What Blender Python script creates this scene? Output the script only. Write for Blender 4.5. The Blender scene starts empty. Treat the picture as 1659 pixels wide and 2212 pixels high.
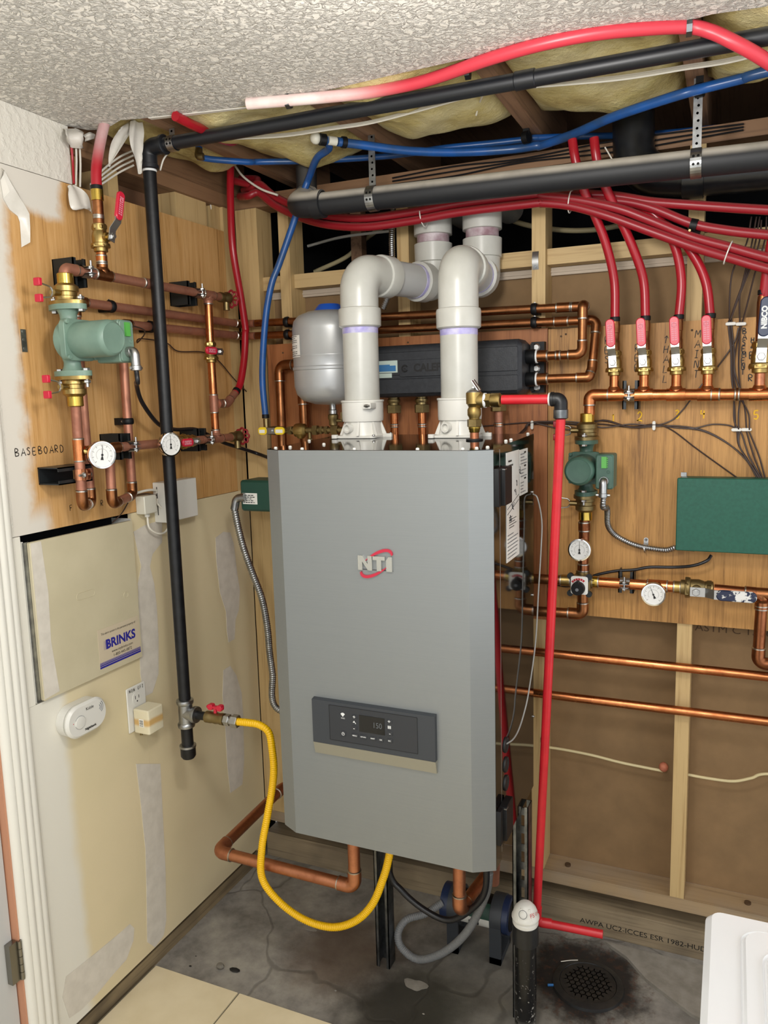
import bpy, math, random
from mathutils import Vector, Matrix
random.seed(7)
scene = bpy.context.scene
COL = scene.collection

# ------------------------------------------------------------------ camera, world, lamp, exposure
# world axes: x along the back stud wall, y into it (stud faces at y=0), z up from the slab; left wall at x=0
cam_d = bpy.data.cameras.new('camera'); cam = bpy.data.objects.new('camera', cam_d); COL.objects.link(cam)
cam_d.sensor_fit = 'VERTICAL'; cam_d.sensor_height = 24.0; cam_d.lens = 24.0 * 1700.4 / 2212.0
cam_d.clip_start = 0.02
CR0, CR1, CR2 = (0.9151406, 0.4022256, -0.0270596), (0.0336264, -0.1430509, -0.9891439), (-0.4017299, 0.9042959, -0.1444371)
cam.matrix_world = Matrix(((CR0[0], -CR1[0], -CR2[0], 1.5), (CR0[1], -CR1[1], -CR2[1], -2.25), (CR0[2], -CR1[2], -CR2[2], 1.64), (0, 0, 0, 1)))
scene.camera = cam

world = bpy.data.worlds.new('world'); scene.world = world; world.use_nodes = True
wb = world.node_tree.nodes['Background']; wb.inputs[0].default_value = (0.97, 0.985, 1.0, 1); wb.inputs[1].default_value = 1.2

def lamp(name, loc, power, size, col):
    d = bpy.data.lights.new(name, 'POINT'); d.energy = power; d.shadow_soft_size = size; d.color = col
    o = bpy.data.objects.new(name, d); o.location = loc; COL.objects.link(o); return o
lamp('ceiling_bulb', (1.12, -1.38, 2.03), 19, 0.09, (1.0, 0.965, 0.92))
lamp('rear_fill_lamp', (1.35, -2.75, 2.03), 38, 0.15, (1.0, 0.97, 0.93))  # added fill light behind the camera, no fixture seen there

vs = scene.view_settings
vs.view_transform = 'Standard'; vs.look = 'None'; vs.exposure = 0.28; vs.gamma = 1.0; vs.use_curve_mapping = False

# ------------------------------------------------------------------ materials
MATS = {}
def srgb(h):
    h = h.lstrip('#'); c = [int(h[i:i+2], 16) / 255 for i in (0, 2, 4)]
    return tuple((x / 12.92 if x <= .04045 else ((x + .055) / 1.055) ** 2.4) for x in c) + (1,)
class N:
    """tiny node graph helper"""
    def __init__(s, name):
        s.m = bpy.data.materials.new(name); s.m.use_nodes = True; s.t = s.m.node_tree
        s.b = s.t.nodes['Principled BSDF']; s._co = None; MATS[name] = s.m
    def n(s, typ, **kw):
        x = s.t.nodes.new(typ)
        for k, v in kw.items(): setattr(x, k, v)
        return x
    def l(s, a, b): s.t.links.new(a, b)
    @property
    def co(s):
        if s._co is None: s._co = s.n('ShaderNodeNewGeometry').outputs['Position']
        return s._co
    def mapped(s, scale=(1, 1, 1), loc=(0, 0, 0)):
        m = s.n('ShaderNodeMapping'); m.inputs['Scale'].default_value = scale; m.inputs['Location'].default_value = loc
        s.l(s.co, m.inputs['Vector']); return m.outputs[0]
    def noise(s, scale, detail=4, rough=.55, vec=None, dist=0):
        x = s.n('ShaderNodeTexNoise'); x.inputs['Scale'].default_value = scale; x.inputs['Detail'].default_value = detail
        x.inputs['Roughness'].default_value = rough; x.inputs['Distortion'].default_value = dist
        s.l(vec if vec is not None else s.co, x.inputs['Vector']); return x.outputs['Fac']
    def ramp(s, fac, stops):
        r = s.n('ShaderNodeValToRGB'); e = r.color_ramp.elements
        while len(e) < len(stops): e.new(.5)
        for i, (p, c) in enumerate(stops):
            e[i].position = p; e[i].color = srgb(c) if isinstance(c, str) else (c, c, c, 1)
        s.l(fac, r.inputs['Fac']); return r.outputs['Color']
    def mix(s, fac, a, b):
        m = s.n('ShaderNodeMix', data_type='RGBA')
        for sock, v in ((m.inputs['Factor'], fac), (m.inputs['A'], a), (m.inputs['B'], b)): pass
        def put(sock, v):
            if isinstance(v, str): sock.default_value = srgb(v)
            elif isinstance(v, (int, float)): sock.default_value = v
            else: s.l(v, sock)
        put(m.inputs[0], fac); put(m.inputs[6], a); put(m.inputs[7], b); return m.outputs[2]
    def math(s, op, a, b=0.0, clamp=False):
        m = s.n('ShaderNodeMath', operation=op); m.use_clamp = clamp
        for i, v in enumerate((a, b)):
            if isinstance(v, (int, float)): m.inputs[i].default_value = v
            else: s.l(v, m.inputs[i])
        return m.outputs[0]
    def xyz(s):
        x = s.n('ShaderNodeSeparateXYZ'); s.l(s.co, x.inputs[0]); return x.outputs
    def smooth(s, v, lo, hi):
        m = s.n('ShaderNodeMapRange'); m.interpolation_type = 'SMOOTHSTEP'
        m.inputs[1].default_value = lo; m.inputs[2].default_value = hi
        s.l(v, m.inputs[0]); return m.outputs[0]
    def col(s, v):
        if isinstance(v, str): s.b.inputs['Base Color'].default_value = srgb(v)
        else: s.l(v, s.b.inputs['Base Color'])
        return s
    def set(s, rough=None, metal=None, spec=None, coat=None, sss=None, emit=None, trans=None, alpha=None):
        b = s.b.inputs
        if rough is not None:
            if isinstance(rough, (int, float)): b['Roughness'].default_value = rough
            else: s.l(rough, b['Roughness'])
        if metal is not None: b['Metallic'].default_value = metal
        if spec is not None: b['Specular IOR Level'].default_value = spec
        if coat is not None: b['Coat Weight'].default_value = coat; b['Coat Roughness'].default_value = .06
        if emit is not None: b['Emission Color'].default_value = srgb(emit[0]); b['Emission Strength'].default_value = emit[1]
        if trans is not None: b['Transmission Weight'].default_value = trans
        return s
    def bump(s, h, strength=.3, dist=.002):
        x = s.n('ShaderNodeBump'); x.inputs['Strength'].default_value = strength; x.inputs['Distance'].default_value = dist
        s.l(h, x.inputs['Height']); s.l(x.outputs[0], s.b.inputs['Normal']); return s

def simple(name, c, rough=.5, metal=0, var=None, vscale=30, bump=0, bscale=200, spec=None, coat=None):
    g = N(name)
    if var: g.col(g.mix(g.ramp(g.noise(vscale), [(.35, 0.0), (.68, 1.0)]), c, var))
    else: g.col(c)
    g.set(rough, metal, spec, coat)
    if bump: g.bump(g.noise(bscale, 3), bump, .001)
    return g.m
def wood(name, light, dark, axis, freq=55, knots=True, rough=.62, blotch=None):
    """straight grained timber; axis = the grain direction 'x','y','z'"""
    g = N(name); sc = [freq, freq, freq]; sc['xyz'.index(axis)] = freq * .035
    v = g.mapped(tuple(sc)); a = g.noise(1.0, 5, .6, v, .6)
    sc2 = [q * 3.2 for q in sc]; v2 = g.mapped(tuple(sc2)); b = g.noise(1.0, 3, .6, v2)
    f = g.math('ADD', g.math('MULTIPLY', a, .7), g.math('MULTIPLY', b, .3))
    c = g.ramp(f, [(.34, dark), (.5, light), (.62, light), (.75, dark)])
    if blotch: c = g.mix(g.ramp(g.noise(4.0, 3), [(.42, 0.0), (.7, .75)]), c, blotch)
    g.col(c).set(rough).bump(f, .25, .001); return g.m
def copper(name, c, dark, tarnish, amt=.5, rough=.28):
    g = N(name); a = g.ramp(g.noise(14, 5, .6), [(.40, 0.0), (.66, 1.0)]); b = g.ramp(g.noise(60, 4, .6), [(.52, 0.0), (.75, 1.0)])
    x = g.mix(g.math('MULTIPLY', a, amt), c, dark); x = g.mix(g.math('MULTIPLY', b, amt * .6), x, tarnish)
    g.col(x).set(g.math('ADD', g.math('MULTIPLY', a, .18), rough), 1.0); return g.m

copper('copper_bright', '#cf8556', '#96552f', '#6e4030', .55, .24)
copper('copper_aged', '#b07860', '#8c5c4a', '#a27868', .8, .42); MATS['copper_aged'].node_tree.nodes['Principled BSDF'].inputs['Metallic'].default_value = .55
copper('copper_brown', '#a26d47', '#74482c', '#573420', .75, .30)
copper('copper_dark', '#9c6444', '#6e4029', '#54301f', .8, .30)
copper('copper_pink', '#c98a68', '#9b5f44', '#7c4a36', .5, .34)
copper('brass', '#b39a62', '#8a7442', '#6c5a34', .6, .30)
copper('brass_dull', '#94835c', '#6d5d38', '#5b4c30', .6, .40)
copper('brass_bright', '#c9ad55', '#a2843a', '#8c7030', .4, .18)
simple('solder', '#c9c3b8', .35, 1.0, '#9d968c', 90)
simple('galvanized', '#b4b6b6', .36, 1.0, '#8e9092', 40)
simple('zinc_bright', '#b4b4b2', .36, 1.0)
simple('chrome', '#dcdcda', .10, 1.0)
simple('strut_steel', '#84878a', .38, 1.0, '#5a5e60', 30)
simple('strut_dark', '#23282a', .4, .3)
simple('black_iron', '#0d0e11', .42, 0, '#191b1e', 40, .3, 120, .4)
g = N('black_iron_dusty'); z_ = g.n('ShaderNodeNewGeometry').outputs['Normal']; sp = g.n('ShaderNodeSeparateXYZ'); g.l(z_, sp.inputs[0])
f = g.math('MULTIPLY', g.smooth(sp.outputs[2], .25, .95), g.ramp(g.noise(18, 5), [(.3, .25), (.7, .8)]))
g.col(g.mix(f, '#15181d', '#7c7b78')).set(.42)
g = N('black_abs_dusty'); z_ = g.n('ShaderNodeNewGeometry').outputs['Normal']; sp = g.n('ShaderNodeSeparateXYZ'); g.l(z_, sp.inputs[0])
f = g.math('MULTIPLY', g.smooth(sp.outputs[2], .05, .6), g.ramp(g.noise(9, 5), [(.2, .55), (.55, 1.0)]))
g.col(g.mix(f, '#16181c', '#b8b2a7')).set(.55)
simple('black_abs', '#121417', .3, 0, '#1e2023', 30, spec=.5)
g = N('abs_chipped'); z = g.xyz()[2]
f = g.math('MULTIPLY', g.ramp(g.noise(95, 6, .7), [(.60, 0.0), (.64, 1.0)]), g.math('SUBTRACT', 1.0, g.smooth(z, .0, .33)))
f2 = g.math('MULTIPLY', g.ramp(g.noise(30, 5, .7), [(.46, 0.0), (.52, 1.0)]), g.math('SUBTRACT', 1.0, g.smooth(z, .01, .07)))
g.col(g.mix(g.math('MAXIMUM', f, f2), '#0d0e10', '#a9a7a0')).set(.25)
simple('pvc_white', '#bcbcb5', .32, 0, '#b2b2aa', 14)
simple('pvc_grey', '#b9bab8', .35)
simple('purple_primer', '#8f86c4', .4, 0, '#c9c6de', 25)
simple('purple_stain', '#8a6a72', .4, 0, '#c0b4b8', 25)
g = N('pex_red'); g.col(g.mix(g.ramp(g.noise(8, 3), [(.4, 0.0), (.8, .5)]), '#a11523', '#86121d')).set(.28, spec=.5)
g = N('pex_red_dusty'); z_ = g.n('ShaderNodeNewGeometry').outputs['Normal']; sp = g.n('ShaderNodeSeparateXYZ'); g.l(z_, sp.inputs[0])
g.col(g.mix(g.math('MULTIPLY', g.smooth(sp.outputs[2], .2, 1.0), .30), '#8c1622', '#a07a74')).set(.36)
g = N('pex_red_painted'); x_ = g.xyz()[0]
f = g.math('MULTIPLY', g.math('SUBTRACT', 1.0, g.smooth(x_, .60, .86)), g.ramp(g.noise(16, 4), [(.3, .7), (.6, 1.0)]))
g.col(g.mix(f, '#c83a48', '#e6d5cf')).set(.35)
g = N('pex_red_overspray'); z = g.xyz()[2]
g.col(g.mix(g.math('MULTIPLY', g.smooth(z, 2.20, 2.29), g.ramp(g.noise(30, 4), [(.3, .6), (.7, .95)])), '#a51826', '#c4aaa8')).set(.35)
simple('pex_blue', '#1c559e', .30, 0, '#27466e', 12)
simple('pipe_red_paint', '#c8222c', .38, 0, '#b81e28', 20)
simple('hose_yellow', '#eebc08', .38, spec=.5)
simple('hose_grey', '#77797a', .5)
simple('hose_black', '#15161a', .4)
simple('pump_green', '#768f80', .42, 0, '#668073', 14)
simple('pump_green_dark', '#47685a', .42, 0, '#3b594d', 18)
simple('pump_green_back', '#1f463a', .42)
simple('box_green', '#1f5848', .45, 0, '#1b5041', 120, spec=.35)
simple('terminal_green', '#54a348', .4)
simple('plastic_black', '#0c0d0f', .5, spec=.3)
simple('rubber_black', '#0c0d0f', .55)
simple('insulation_shell', '#22252a', .5, 0, '#2b2e33', 90, .35, 350)
simple('tank_grey', '#b0b2b2', .32, .35, '#a6a8a9', 8, spec=.5)
simple('cap_blue', '#1c4fae', .35)
g = N('boiler_steel'); v = g.mapped((4, 4, 900)); g.col(g.mix(g.noise(1.0, 3, .6, v), '#868a8b', '#8e9292')).set(.42, .6).bump(g.noise(500, 2), .06, .0005)
g = N('boiler_gloss'); d = g.ramp(g.noise(120, 6, .75), [(.62, 0.0), (.80, .5)]); d2 = g.ramp(g.noise(7, 4), [(.45, 0.0), (.75, 1.0)])
g.col(g.mix(g.math('MULTIPLY', d, d2), '#0b0a0a', '#3c3a36')).set(.06, spec=.5)
simple('panel_dark', '#33373c', .45)
simple('panel_darker', '#2a2d32', .4)
simple('panel_strip', '#9b998c', .4, .5)
simple('screen_black', '#0a0b0c', .08, spec=.6)
simple('screen_digit', '#5b6064', .4)
simple('print_white', '#dcdedd', .5)
simple('print_black', '#141414', .6)
simple('print_grey', '#6f7276', .6)
simple('print_red', '#b5202c', .5)
simple('print_blue', '#28288c', .5)
simple('print_brown', '#4f3a24', .8)
simple('marker_black', '#1c1612', .6)
simple('crayon_yellow', '#dfae22', .7)
simple('cast_iron', '#1b1d1f', .38, 0, '#2a2826', 50, .4, 150, .6)
simple('logo_red', '#b3203a', .35)
simple('logo_metal', '#b5b6b0', .25, .7)
simple('label_white', '#e4e4de', .22, spec=.6)
simple('label_cream', '#c6b9a0', .4)
simple('label_blue', '#2d6ea3', .35)
simple('label_pale', '#b9c9c0', .35)
simple('plastic_white', '#d6d5ce', .35)
simple('plastic_offwhite', '#cfcdbf', .4)
g = N('plastic_cream'); z = g.xyz()[2]; w_ = g.math('ABSOLUTE', g.math('SUBTRACT', g.math('ADD', z, g.math('MULTIPLY', g.noise(20), .012)), .776))
g.col(g.mix(g.smooth(w_, .004, .014), '#c8a468', '#d8d0b4')).set(.4)
simple('plastic_yellow', '#e3c42f', .35)
simple('plastic_navy', '#1d2b4a', .35)
g = N('plastic_navy_worn'); g.col(g.mix(g.ramp(g.noise(45, 5, .65), [(.50, 0.0), (.54, 1.0)]), '#1b2440', '#d8d8d4')).set(.4)
simple('handle_red', '#c2213a', .34)
simple('wheel_red', '#8c1f28', .4)
simple('gauge_face', '#dededb', .3)
simple('wire_white', '#d8d4c8', .45)
simple('wire_cream', '#cfc196', .5)
simple('wire_brown', '#3a2a24', .45)
simple('wire_grey', '#8f8f8b', .45)
simple('cable_tie', '#dcdad2', .4)
simple('firestop', '#c47a5c', .7, 0, '#a86048', 60, .5, 90)
simple('poly_sheet', '#d5d1c8', .3, 0, '#c4c0b6', 20)
simple('appliance_white', '#d0d2d4', .16, spec=.5, coat=.5)
simple('trim_white', '#dedcd2', .38)
simple('door_grey', '#b9bab8', .4)
simple('jamb_orange', '#c08a6c', .7)
simple('hinge_nickel', '#8f8d86', .3, 1.0)
simple('panel_beige', '#c5bc9f', .42, 0, '#beb598', 10)
simple('mud_grey', '#d2ccc0', .75, 0, '#c6c0b4', 30)
simple('void_shade', '#0b0d14', .95)
simple('debris', '#6f6a60', .8)
simple('blue_bit', '#2a6aa8', .5)
simple('cardboard_brown', '#6d4d36', .85)
simple('paper_brown', '#886d4c', .88, 0, '#7e6546', 12, .2, 500)
simple('trim_dirty', '#b8aa98', .7)
# ceiling: knock-down texture
g = N('ceiling_texture'); h = g.ramp(g.noise(70, 5, .6, dist=.9), [(.42, 0.0), (.60, 1.0)]); g.col('#e3dfd6').set(.75).bump(h, 1.0, .006)
g = N('wall_white'); h = g.ramp(g.noise(60, 4, .5), [(.45, 0.0), (.65, 1.0)]); g.col('#d3cfc4').set(.6).bump(h, .4, .003)
# lower left drywall: bare beige board, brushed-on white near the door
g = N('drywall_beige'); y = g.xyz()[1]; yy = g.math('ADD', y, g.math('MULTIPLY', g.math('SUBTRACT', g.noise(6, 3), .5), .05))
base = g.mix(g.ramp(g.noise(3.0, 3), [(.35, 0.0), (.7, 1.0)]), '#d2c5a0', '#d9caa6')
g.col(g.mix(g.smooth(yy, -.885, -.845), '#dad7cb', base)).set(.8).bump(g.noise(250, 3), .15, .001)
# left plywood: honey grain, white primer lapped over its door-side edge and top corner
g = N('plywood_left'); X_, y, z = g.xyz(); v = g.mapped((24, 24, .8)); a = g.noise(1.0, 9, .7, v, 1.6); v2 = g.mapped((170, 170, 6)); b = g.noise(1, 4, .65, v2, .8); k = g.noise(3.0, 4, .6)
f = g.math('ADD', g.math('ADD', g.math('MULTIPLY', a, .5), g.math('MULTIPLY', b, .3)), g.math('MULTIPLY', k, .2))
wd = g.ramp(f, [(.36, '#855a2c'), (.46, '#bd9056'), (.56, '#cba068'), (.68, '#986c3a')])
nz = g.math('MULTIPLY', g.math('SUBTRACT', g.noise(11, 4, .6), .5), .07)
e1 = g.math('SUBTRACT', 1.0, g.smooth(g.math('ADD', y, nz), -.925, -.885))
e2 = g.math('MULTIPLY', g.math('SUBTRACT', 1.0, g.smooth(g.math('ADD', y, nz), -.755, -.725)), g.smooth(g.math('ADD', z, nz), 2.07, 2.10))
e3 = g.math('MULTIPLY', g.math('SUBTRACT', 1.0, g.smooth(g.math('ADD', y, nz), -.88, -.83)), g.math('SUBTRACT', 1.0, g.smooth(z, 1.36, 1.43)))
pt = g.math('MAXIMUM', g.math('MAXIMUM', e1, e2), e3)
g.col(g.mix(pt, wd, '#d3cec3')).set(.6).bump(f, .15, .001)
def ply(name, d1, l1, l2, d2):
    g = N(name); v = g.mapped((24, 24, .8)); a = g.noise(1.0, 9, .72, v, 1.6); v2 = g.mapped((190, 190, 7)); b = g.noise(1, 4, .65, v2, .8); k = g.noise(3.0, 4, .6)
    f = g.math('ADD', g.math('ADD', g.math('MULTIPLY', a, .5), g.math('MULTIPLY', b, .3)), g.math('MULTIPLY', k, .2))
    g.col(g.ramp(f, [(.36, d1), (.47, l1), (.56, l2), (.68, d2)])).set(.55).bump(f, .15, .001); return g.m
ply('plywood_back', '#6f4a20', '#a87a40', '#c08f50', '#80561f')
ply('plywood_red', '#6b3d20', '#9a6036', '#a86c40', '#784622')
wood('stud_x', '#c3a878', '#a88a5c', 'x'); wood('stud_z', '#c6aa78', '#a98a5a', 'z'); wood('stud_y', '#b99c6c', '#96784c', 'y')
wood('joist_y', '#8a6a50', '#6a4e3a', 'y'); wood('plate_x', '#8c6a4c', '#6d5038', 'x'); wood('plate_y', '#8c6a4c', '#6d5038', 'y')
wood('treated_x', '#94846a', '#6e5f4a', 'x', blotch='#5c5244'); wood('treated_y', '#8d7c5e', '#665640', 'y', blotch='#4c4234')
wood('sill_x', '#a58d6c', '#8c7658', 'x', blotch='#8f8880')
g = N('insulation'); a = g.noise(7, 5, .6); g.col(g.ramp(a, [(.30, '#a08a52'), (.45, '#c9b878'), (.6, '#d9cc98'), (.75, '#b3a272')])).set(.95)
g.bump(g.noise(60, 6, .7), .9, .01)
# slab: mottled grey concrete with damp brown staining and hairline cracks
g = N('concrete'); X_, Y_, Z_ = g.xyz()
a = g.noise(5, 6, .65); b = g.noise(30, 5, .6); c = g.ramp(g.math('ADD', g.math('MULTIPLY', a, .75), g.math('MULTIPLY', b, .25)), [(.30, '#55524b'), (.48, '#84807a'), (.62, '#9d998f'), (.78, '#746f66')])
def ring(cx, cy, r0, r1):
    dx = g.math('SUBTRACT', X_, cx); dy = g.math('SUBTRACT', Y_, cy)
    d = g.math('SQRT', g.math('ADD', g.math('MULTIPLY', dx, dx), g.math('MULTIPLY', dy, dy)))
    d = g.math('ADD', d, g.math('MULTIPLY', g.math('SUBTRACT', g.noise(9, 5, .7), .5), .16))
    return g.math('SUBTRACT', 1.0, g.smooth(d, r0, r1))
c = g.mix(g.math('MULTIPLY', ring(.50, -.36, .08, .24), .7), c, '#503a26')
c = g.mix(g.math('MULTIPLY', ring(.74, -.50, .08, .26), .92), c, '#292721')
c = g.mix(g.math('MULTIPLY', ring(.95, -.30, .1, .34), .5), c, '#4b4a40')
c = g.mix(g.math('MULTIPLY', ring(1.17, -.20, .12, .20), .97), c, '#17110d')
c = g.mix(g.math('MULTIPLY', g.math('MULTIPLY', ring(1.17, -.20, .15, .22), g.ramp(g.noise(45, 5, .7), [(.52, 0.0), (.62, 1.0)])), .6), c, '#4a2d1c')
vo = g.n('ShaderNodeTexVoronoi', feature='DISTANCE_TO_EDGE'); vo.inputs['Scale'].default_value = 1.9
wv = g.n('ShaderNodeVectorMath', operation='ADD'); nn = g.n('ShaderNodeTexNoise'); nn.inputs['Scale'].default_value = 5; g.l(g.co, nn.inputs['Vector'])
sc = g.n('ShaderNodeVectorMath', operation='SCALE'); sc.inputs['Scale'].default_value = .18; g.l(nn.outputs['Color'], sc.inputs[0]); g.l(g.co, wv.inputs[0]); g.l(sc.outputs[0], wv.inputs[1]); g.l(wv.outputs[0], vo.inputs['Vector'])
cr = g.math('SUBTRACT', 1.0, g.smooth(vo.outputs['Distance'], .002, .012))
g.col(g.mix(g.math('MULTIPLY', cr, .38), c, '#34312c'))
g.set(g.math('SUBTRACT', .75, g.math('MULTIPLY', ring(.76, -.50, .08, .30), .3)))
g.bump(g.math('SUBTRACT', g.math('ADD', a, g.math('MULTIPLY', b, .4)), g.math('MULTIPLY', cr, .5)), .5, .004)
simple('tile_beige', '#e0d3b3', .4, 0, '#d6c8a6', 9)
simple('grout', '#6e6858', .9)
M = MATS

# ------------------------------------------------------------------ mesh helpers
V = Vector
def frame(o, z=(0, 0, 1), x=None):
    """matrix with local z along `z`, local x near `x`, origin o"""
    z = V(z).normalized(); x = V(x) if x is not None else (V((1, 0, 0)) if abs(z.x) < .9 else V((0, 1, 0)))
    x = (x - z * x.dot(z)).normalized(); y = z.cross(x)
    m = Matrix.Identity(4)
    for i, a in enumerate((x, y, z)): m[0][i], m[1][i], m[2][i] = a
    m.translation = V(o); return m
def wall_frame(o, flow, out):
    """local z = flow, local -y = out (stem / face side)"""
    z = V(flow).normalized(); y = -V(out); y = (y - z * y.dot(z)).normalized(); x = y.cross(z)
    m = Matrix.Identity(4)
    for i, a in enumerate((x, y, z)): m[0][i], m[1][i], m[2][i] = a
    m.translation = V(o); return m
def fil(pts, R, k=6):
    pts = [V(p) for p in pts]; out = [pts[0]]
    for i in range(1, len(pts) - 1):
        p, a, b = pts[i], pts[i-1], pts[i+1]; d0 = (a - p); d1 = (b - p); l0, l1 = d0.length, d1.length; d0.normalize(); d1.normalize()
        ang = d0.angle(d1)
        if ang > 3.1: out.append(p); continue
        t = min(R / math.tan(ang / 2), l0 * .49, l1 * .49); r = t * math.tan(ang / 2)
        c = p + (d0 + d1).normalized() * (r / math.sin(ang / 2)); s = p + d0 * t - c; e = p + d1 * t - c
        for j in range(k + 1):
            u = j / k; out.append(c + s.slerp(e, u).normalized() * r)
    out.append(pts[-1]); return out
def cr(pts, k=8):
    p = [V(q) for q in pts]; p = [p[0] * 2 - p[1]] + p + [p[-1] * 2 - p[-2]]; out = []
    for i in range(1, len(p) - 2):
        for j in range(k):
            t = j / k; a, b, c, d = p[i-1:i+3]
            out.append(.5 * ((2 * b) + (c - a) * t + (2 * a - 5 * b + 4 * c - d) * t * t + (3 * b - a - 3 * c + d) * t ** 3))
    out.append(p[-2]); return out
def resample(pts, step):
    pts = [V(q) for q in pts]; out = [pts[0]]; need = step
    for a, b in zip(pts, pts[1:]):
        L = (b - a).length; pos = 0
        while L - pos >= need:
            pos += need; out.append(a.lerp(b, pos / L)); need = step
        need -= (L - pos)
    return out
class MB:
    def __init__(s, T=None): s.v = []; s.f = []; s.fm = []; s.mi = 0; s.T = T; s.flat = False
    def add(s, vs, fs):
        o = len(s.v); T = s.T
        s.v += [tuple(T @ V(p)) if T is not None else tuple(p) for p in vs]
        s.f += [tuple(i + o for i in f) for f in fs]; s.fm += [s.mi] * len(fs); return s
    def box(s, a, b):
        (x0, y0, z0), (x1, y1, z1) = [tuple(map(min, zip(a, b))), tuple(map(max, zip(a, b)))]
        return s.add([(x0,y0,z0),(x1,y0,z0),(x1,y1,z0),(x0,y1,z0),(x0,y0,z1),(x1,y0,z1),(x1,y1,z1),(x0,y1,z1)],
                     [(0,3,2,1),(4,5,6,7),(0,1,5,4),(1,2,6,5),(2,3,7,6),(3,0,4,7)])
    def rbox(s, a, b, r=.005, axis='z', k=4, ch=0.0):
        """box with rounded edges along `axis`, caps chamfered by ch"""
        (x0, y0, z0), (x1, y1, z1) = [tuple(map(min, zip(a, b))), tuple(map(max, zip(a, b)))]
        i = 'xyz'.index(axis); o = [0, 1, 2]; o.remove(i); lo = (x0, y0, z0); hi = (x1, y1, z1)
        u0, u1, v0, v1, w0, w1 = lo[o[0]], hi[o[0]], lo[o[1]], hi[o[1]], lo[i], hi[i]
        r = min(r, (u1 - u0) * .49, (v1 - v0) * .49)
        def loop(ins):
            rr = max(r - ins, 1e-5); L = []
            for cx, cy, a0 in ((u1 - r, v1 - r, 0), (u0 + r, v1 - r, 90), (u0 + r, v0 + r, 180), (u1 - r, v0 + r, 270)):
                for j in range(k + 1):
                    t = math.radians(a0 + 90 * j / k); L.append((cx + rr * math.cos(t), cy + rr * math.sin(t)))
            return L
        def mk(p, w):
            q = [0, 0, 0]; q[o[0]], q[o[1]] = p; q[i] = w; return tuple(q)
        secs = [(ch, w0), (0, w0 + ch), (0, w1 - ch), (ch, w1)] if ch else [(0, w0), (0, w1)]
        vs = []; fs = []; n = 4 * (k + 1)
        for ins, w in secs: vs += [mk(p, w) for p in loop(ins)]
        for a_ in range(len(secs) - 1):
            for j in range(n): fs.append((a_*n + j, a_*n + (j+1) % n, (a_+1)*n + (j+1) % n, (a_+1)*n + j))
        fs.append(tuple(reversed(range(n)))); fs.append(tuple(range((len(secs)-1)*n, len(secs)*n)))
        if axis == 'y': fs = [tuple(reversed(f)) for f in fs]
        return s.add(vs, fs)
    def tube(s, pts, r, n=12, caps=True, flat=1.0):
        pts = [V(p) for p in pts]; q = [pts[0]]
        for p in pts[1:]:
            if (p - q[-1]).length > 1e-6: q.append(p)
        pts = q; m = len(pts); rad = r if isinstance(r, (list, tuple)) else [r] * m
        t0 = (pts[1] - pts[0]).normalized(); up = V((0, 0, 1)) if abs(t0.z) < .9 else V((1, 0, 0))
        nx = (up - t0 * up.dot(t0)).normalized(); vs = []; fs = []
        for i in range(m):
            t = ((pts[min(i+1, m-1)] - pts[i]).normalized() + (pts[i] - pts[max(i-1, 0)]).normalized()).normalized()
            nx = (nx - t * nx.dot(t)).normalized(); ny = t.cross(nx)
            for j in range(n):
                a = 2 * math.pi * j / n; vs.append(pts[i] + nx * (math.cos(a) * rad[i]) + ny * (math.sin(a) * rad[i] * flat))
        for i in range(m - 1):
            for j in range(n): fs.append((i*n + j, i*n + (j+1) % n, (i+1)*n + (j+1) % n, (i+1)*n + j))
        if caps: fs.append(tuple(reversed(range(n)))); fs.append(tuple(range((m-1)*n, m*n)))
        return s.add(vs, fs)
    def lathe(s, prof, o=(0, 0, 0), axis=(0, 0, 1), n=24, x=None, phase=0):
        """prof: list of (radius, height) along axis"""
        F = frame(o, axis, x); vs = []; fs = []; m = len(prof)
        for r, h in prof:
            for j in range(n):
                a = 2 * math.pi * j / n + phase; vs.append(F @ V((r * math.cos(a), r * math.sin(a), h)))
        for i in range(m - 1):
            for j in range(n): fs.append((i*n + j, i*n + (j+1) % n, (i+1)*n + (j+1) % n, (i+1)*n + j))
        if prof[0][0] > 1e-6: fs.append(tuple(reversed(range(n))))
        if prof[-1][0] > 1e-6: fs.append(tuple(range((m-1)*n, m*n)))
        return s.add(vs, fs)
    def cyl(s, a, b, r, n=20, ch=0.0):
        a = V(a); b = V(b); h = (b - a).length
        pr = [(r - ch, 0), (r, ch), (r, h - ch), (r - ch, h)] if ch else [(r, 0), (r, h)]
        return s.lathe(pr, a, b - a, n)
    def hexa(s, a, b, r, ch=.0012): 
        a = V(a); b = V(b); h = (b - a).length
        return s.lathe([(r - ch, 0), (r, ch), (r, h - ch), (r - ch, h)], a, b - a, 6)
    def sphere(s, c, r, n=14, sq=(1, 1, 1)):
        vs = [(c[0], c[1], c[2] - r * sq[2])]; fs = []; m = n // 2
        for i in range(1, m):
            t = math.pi * i / m
            for j in range(n):
                a = 2 * math.pi * j / n
                vs.append((c[0] + r*sq[0]*math.sin(t)*math.cos(a), c[1] + r*sq[1]*math.sin(t)*math.sin(a), c[2] - r*sq[2]*math.cos(t)))
        vs.append((c[0], c[1], c[2] + r * sq[2])); L = len(vs) - 1
        for j in range(n): fs.append((0, 1 + (j+1) % n, 1 + j)); fs.append((L, L - n + j, L - n + (j+1) % n))
        for i in range(m - 2):
            for j in range(n): fs.append((1+i*n+j, 1+i*n+(j+1) % n, 1+(i+1)*n+(j+1) % n, 1+(i+1)*n+j))
        return s.add(vs, fs)
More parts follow.
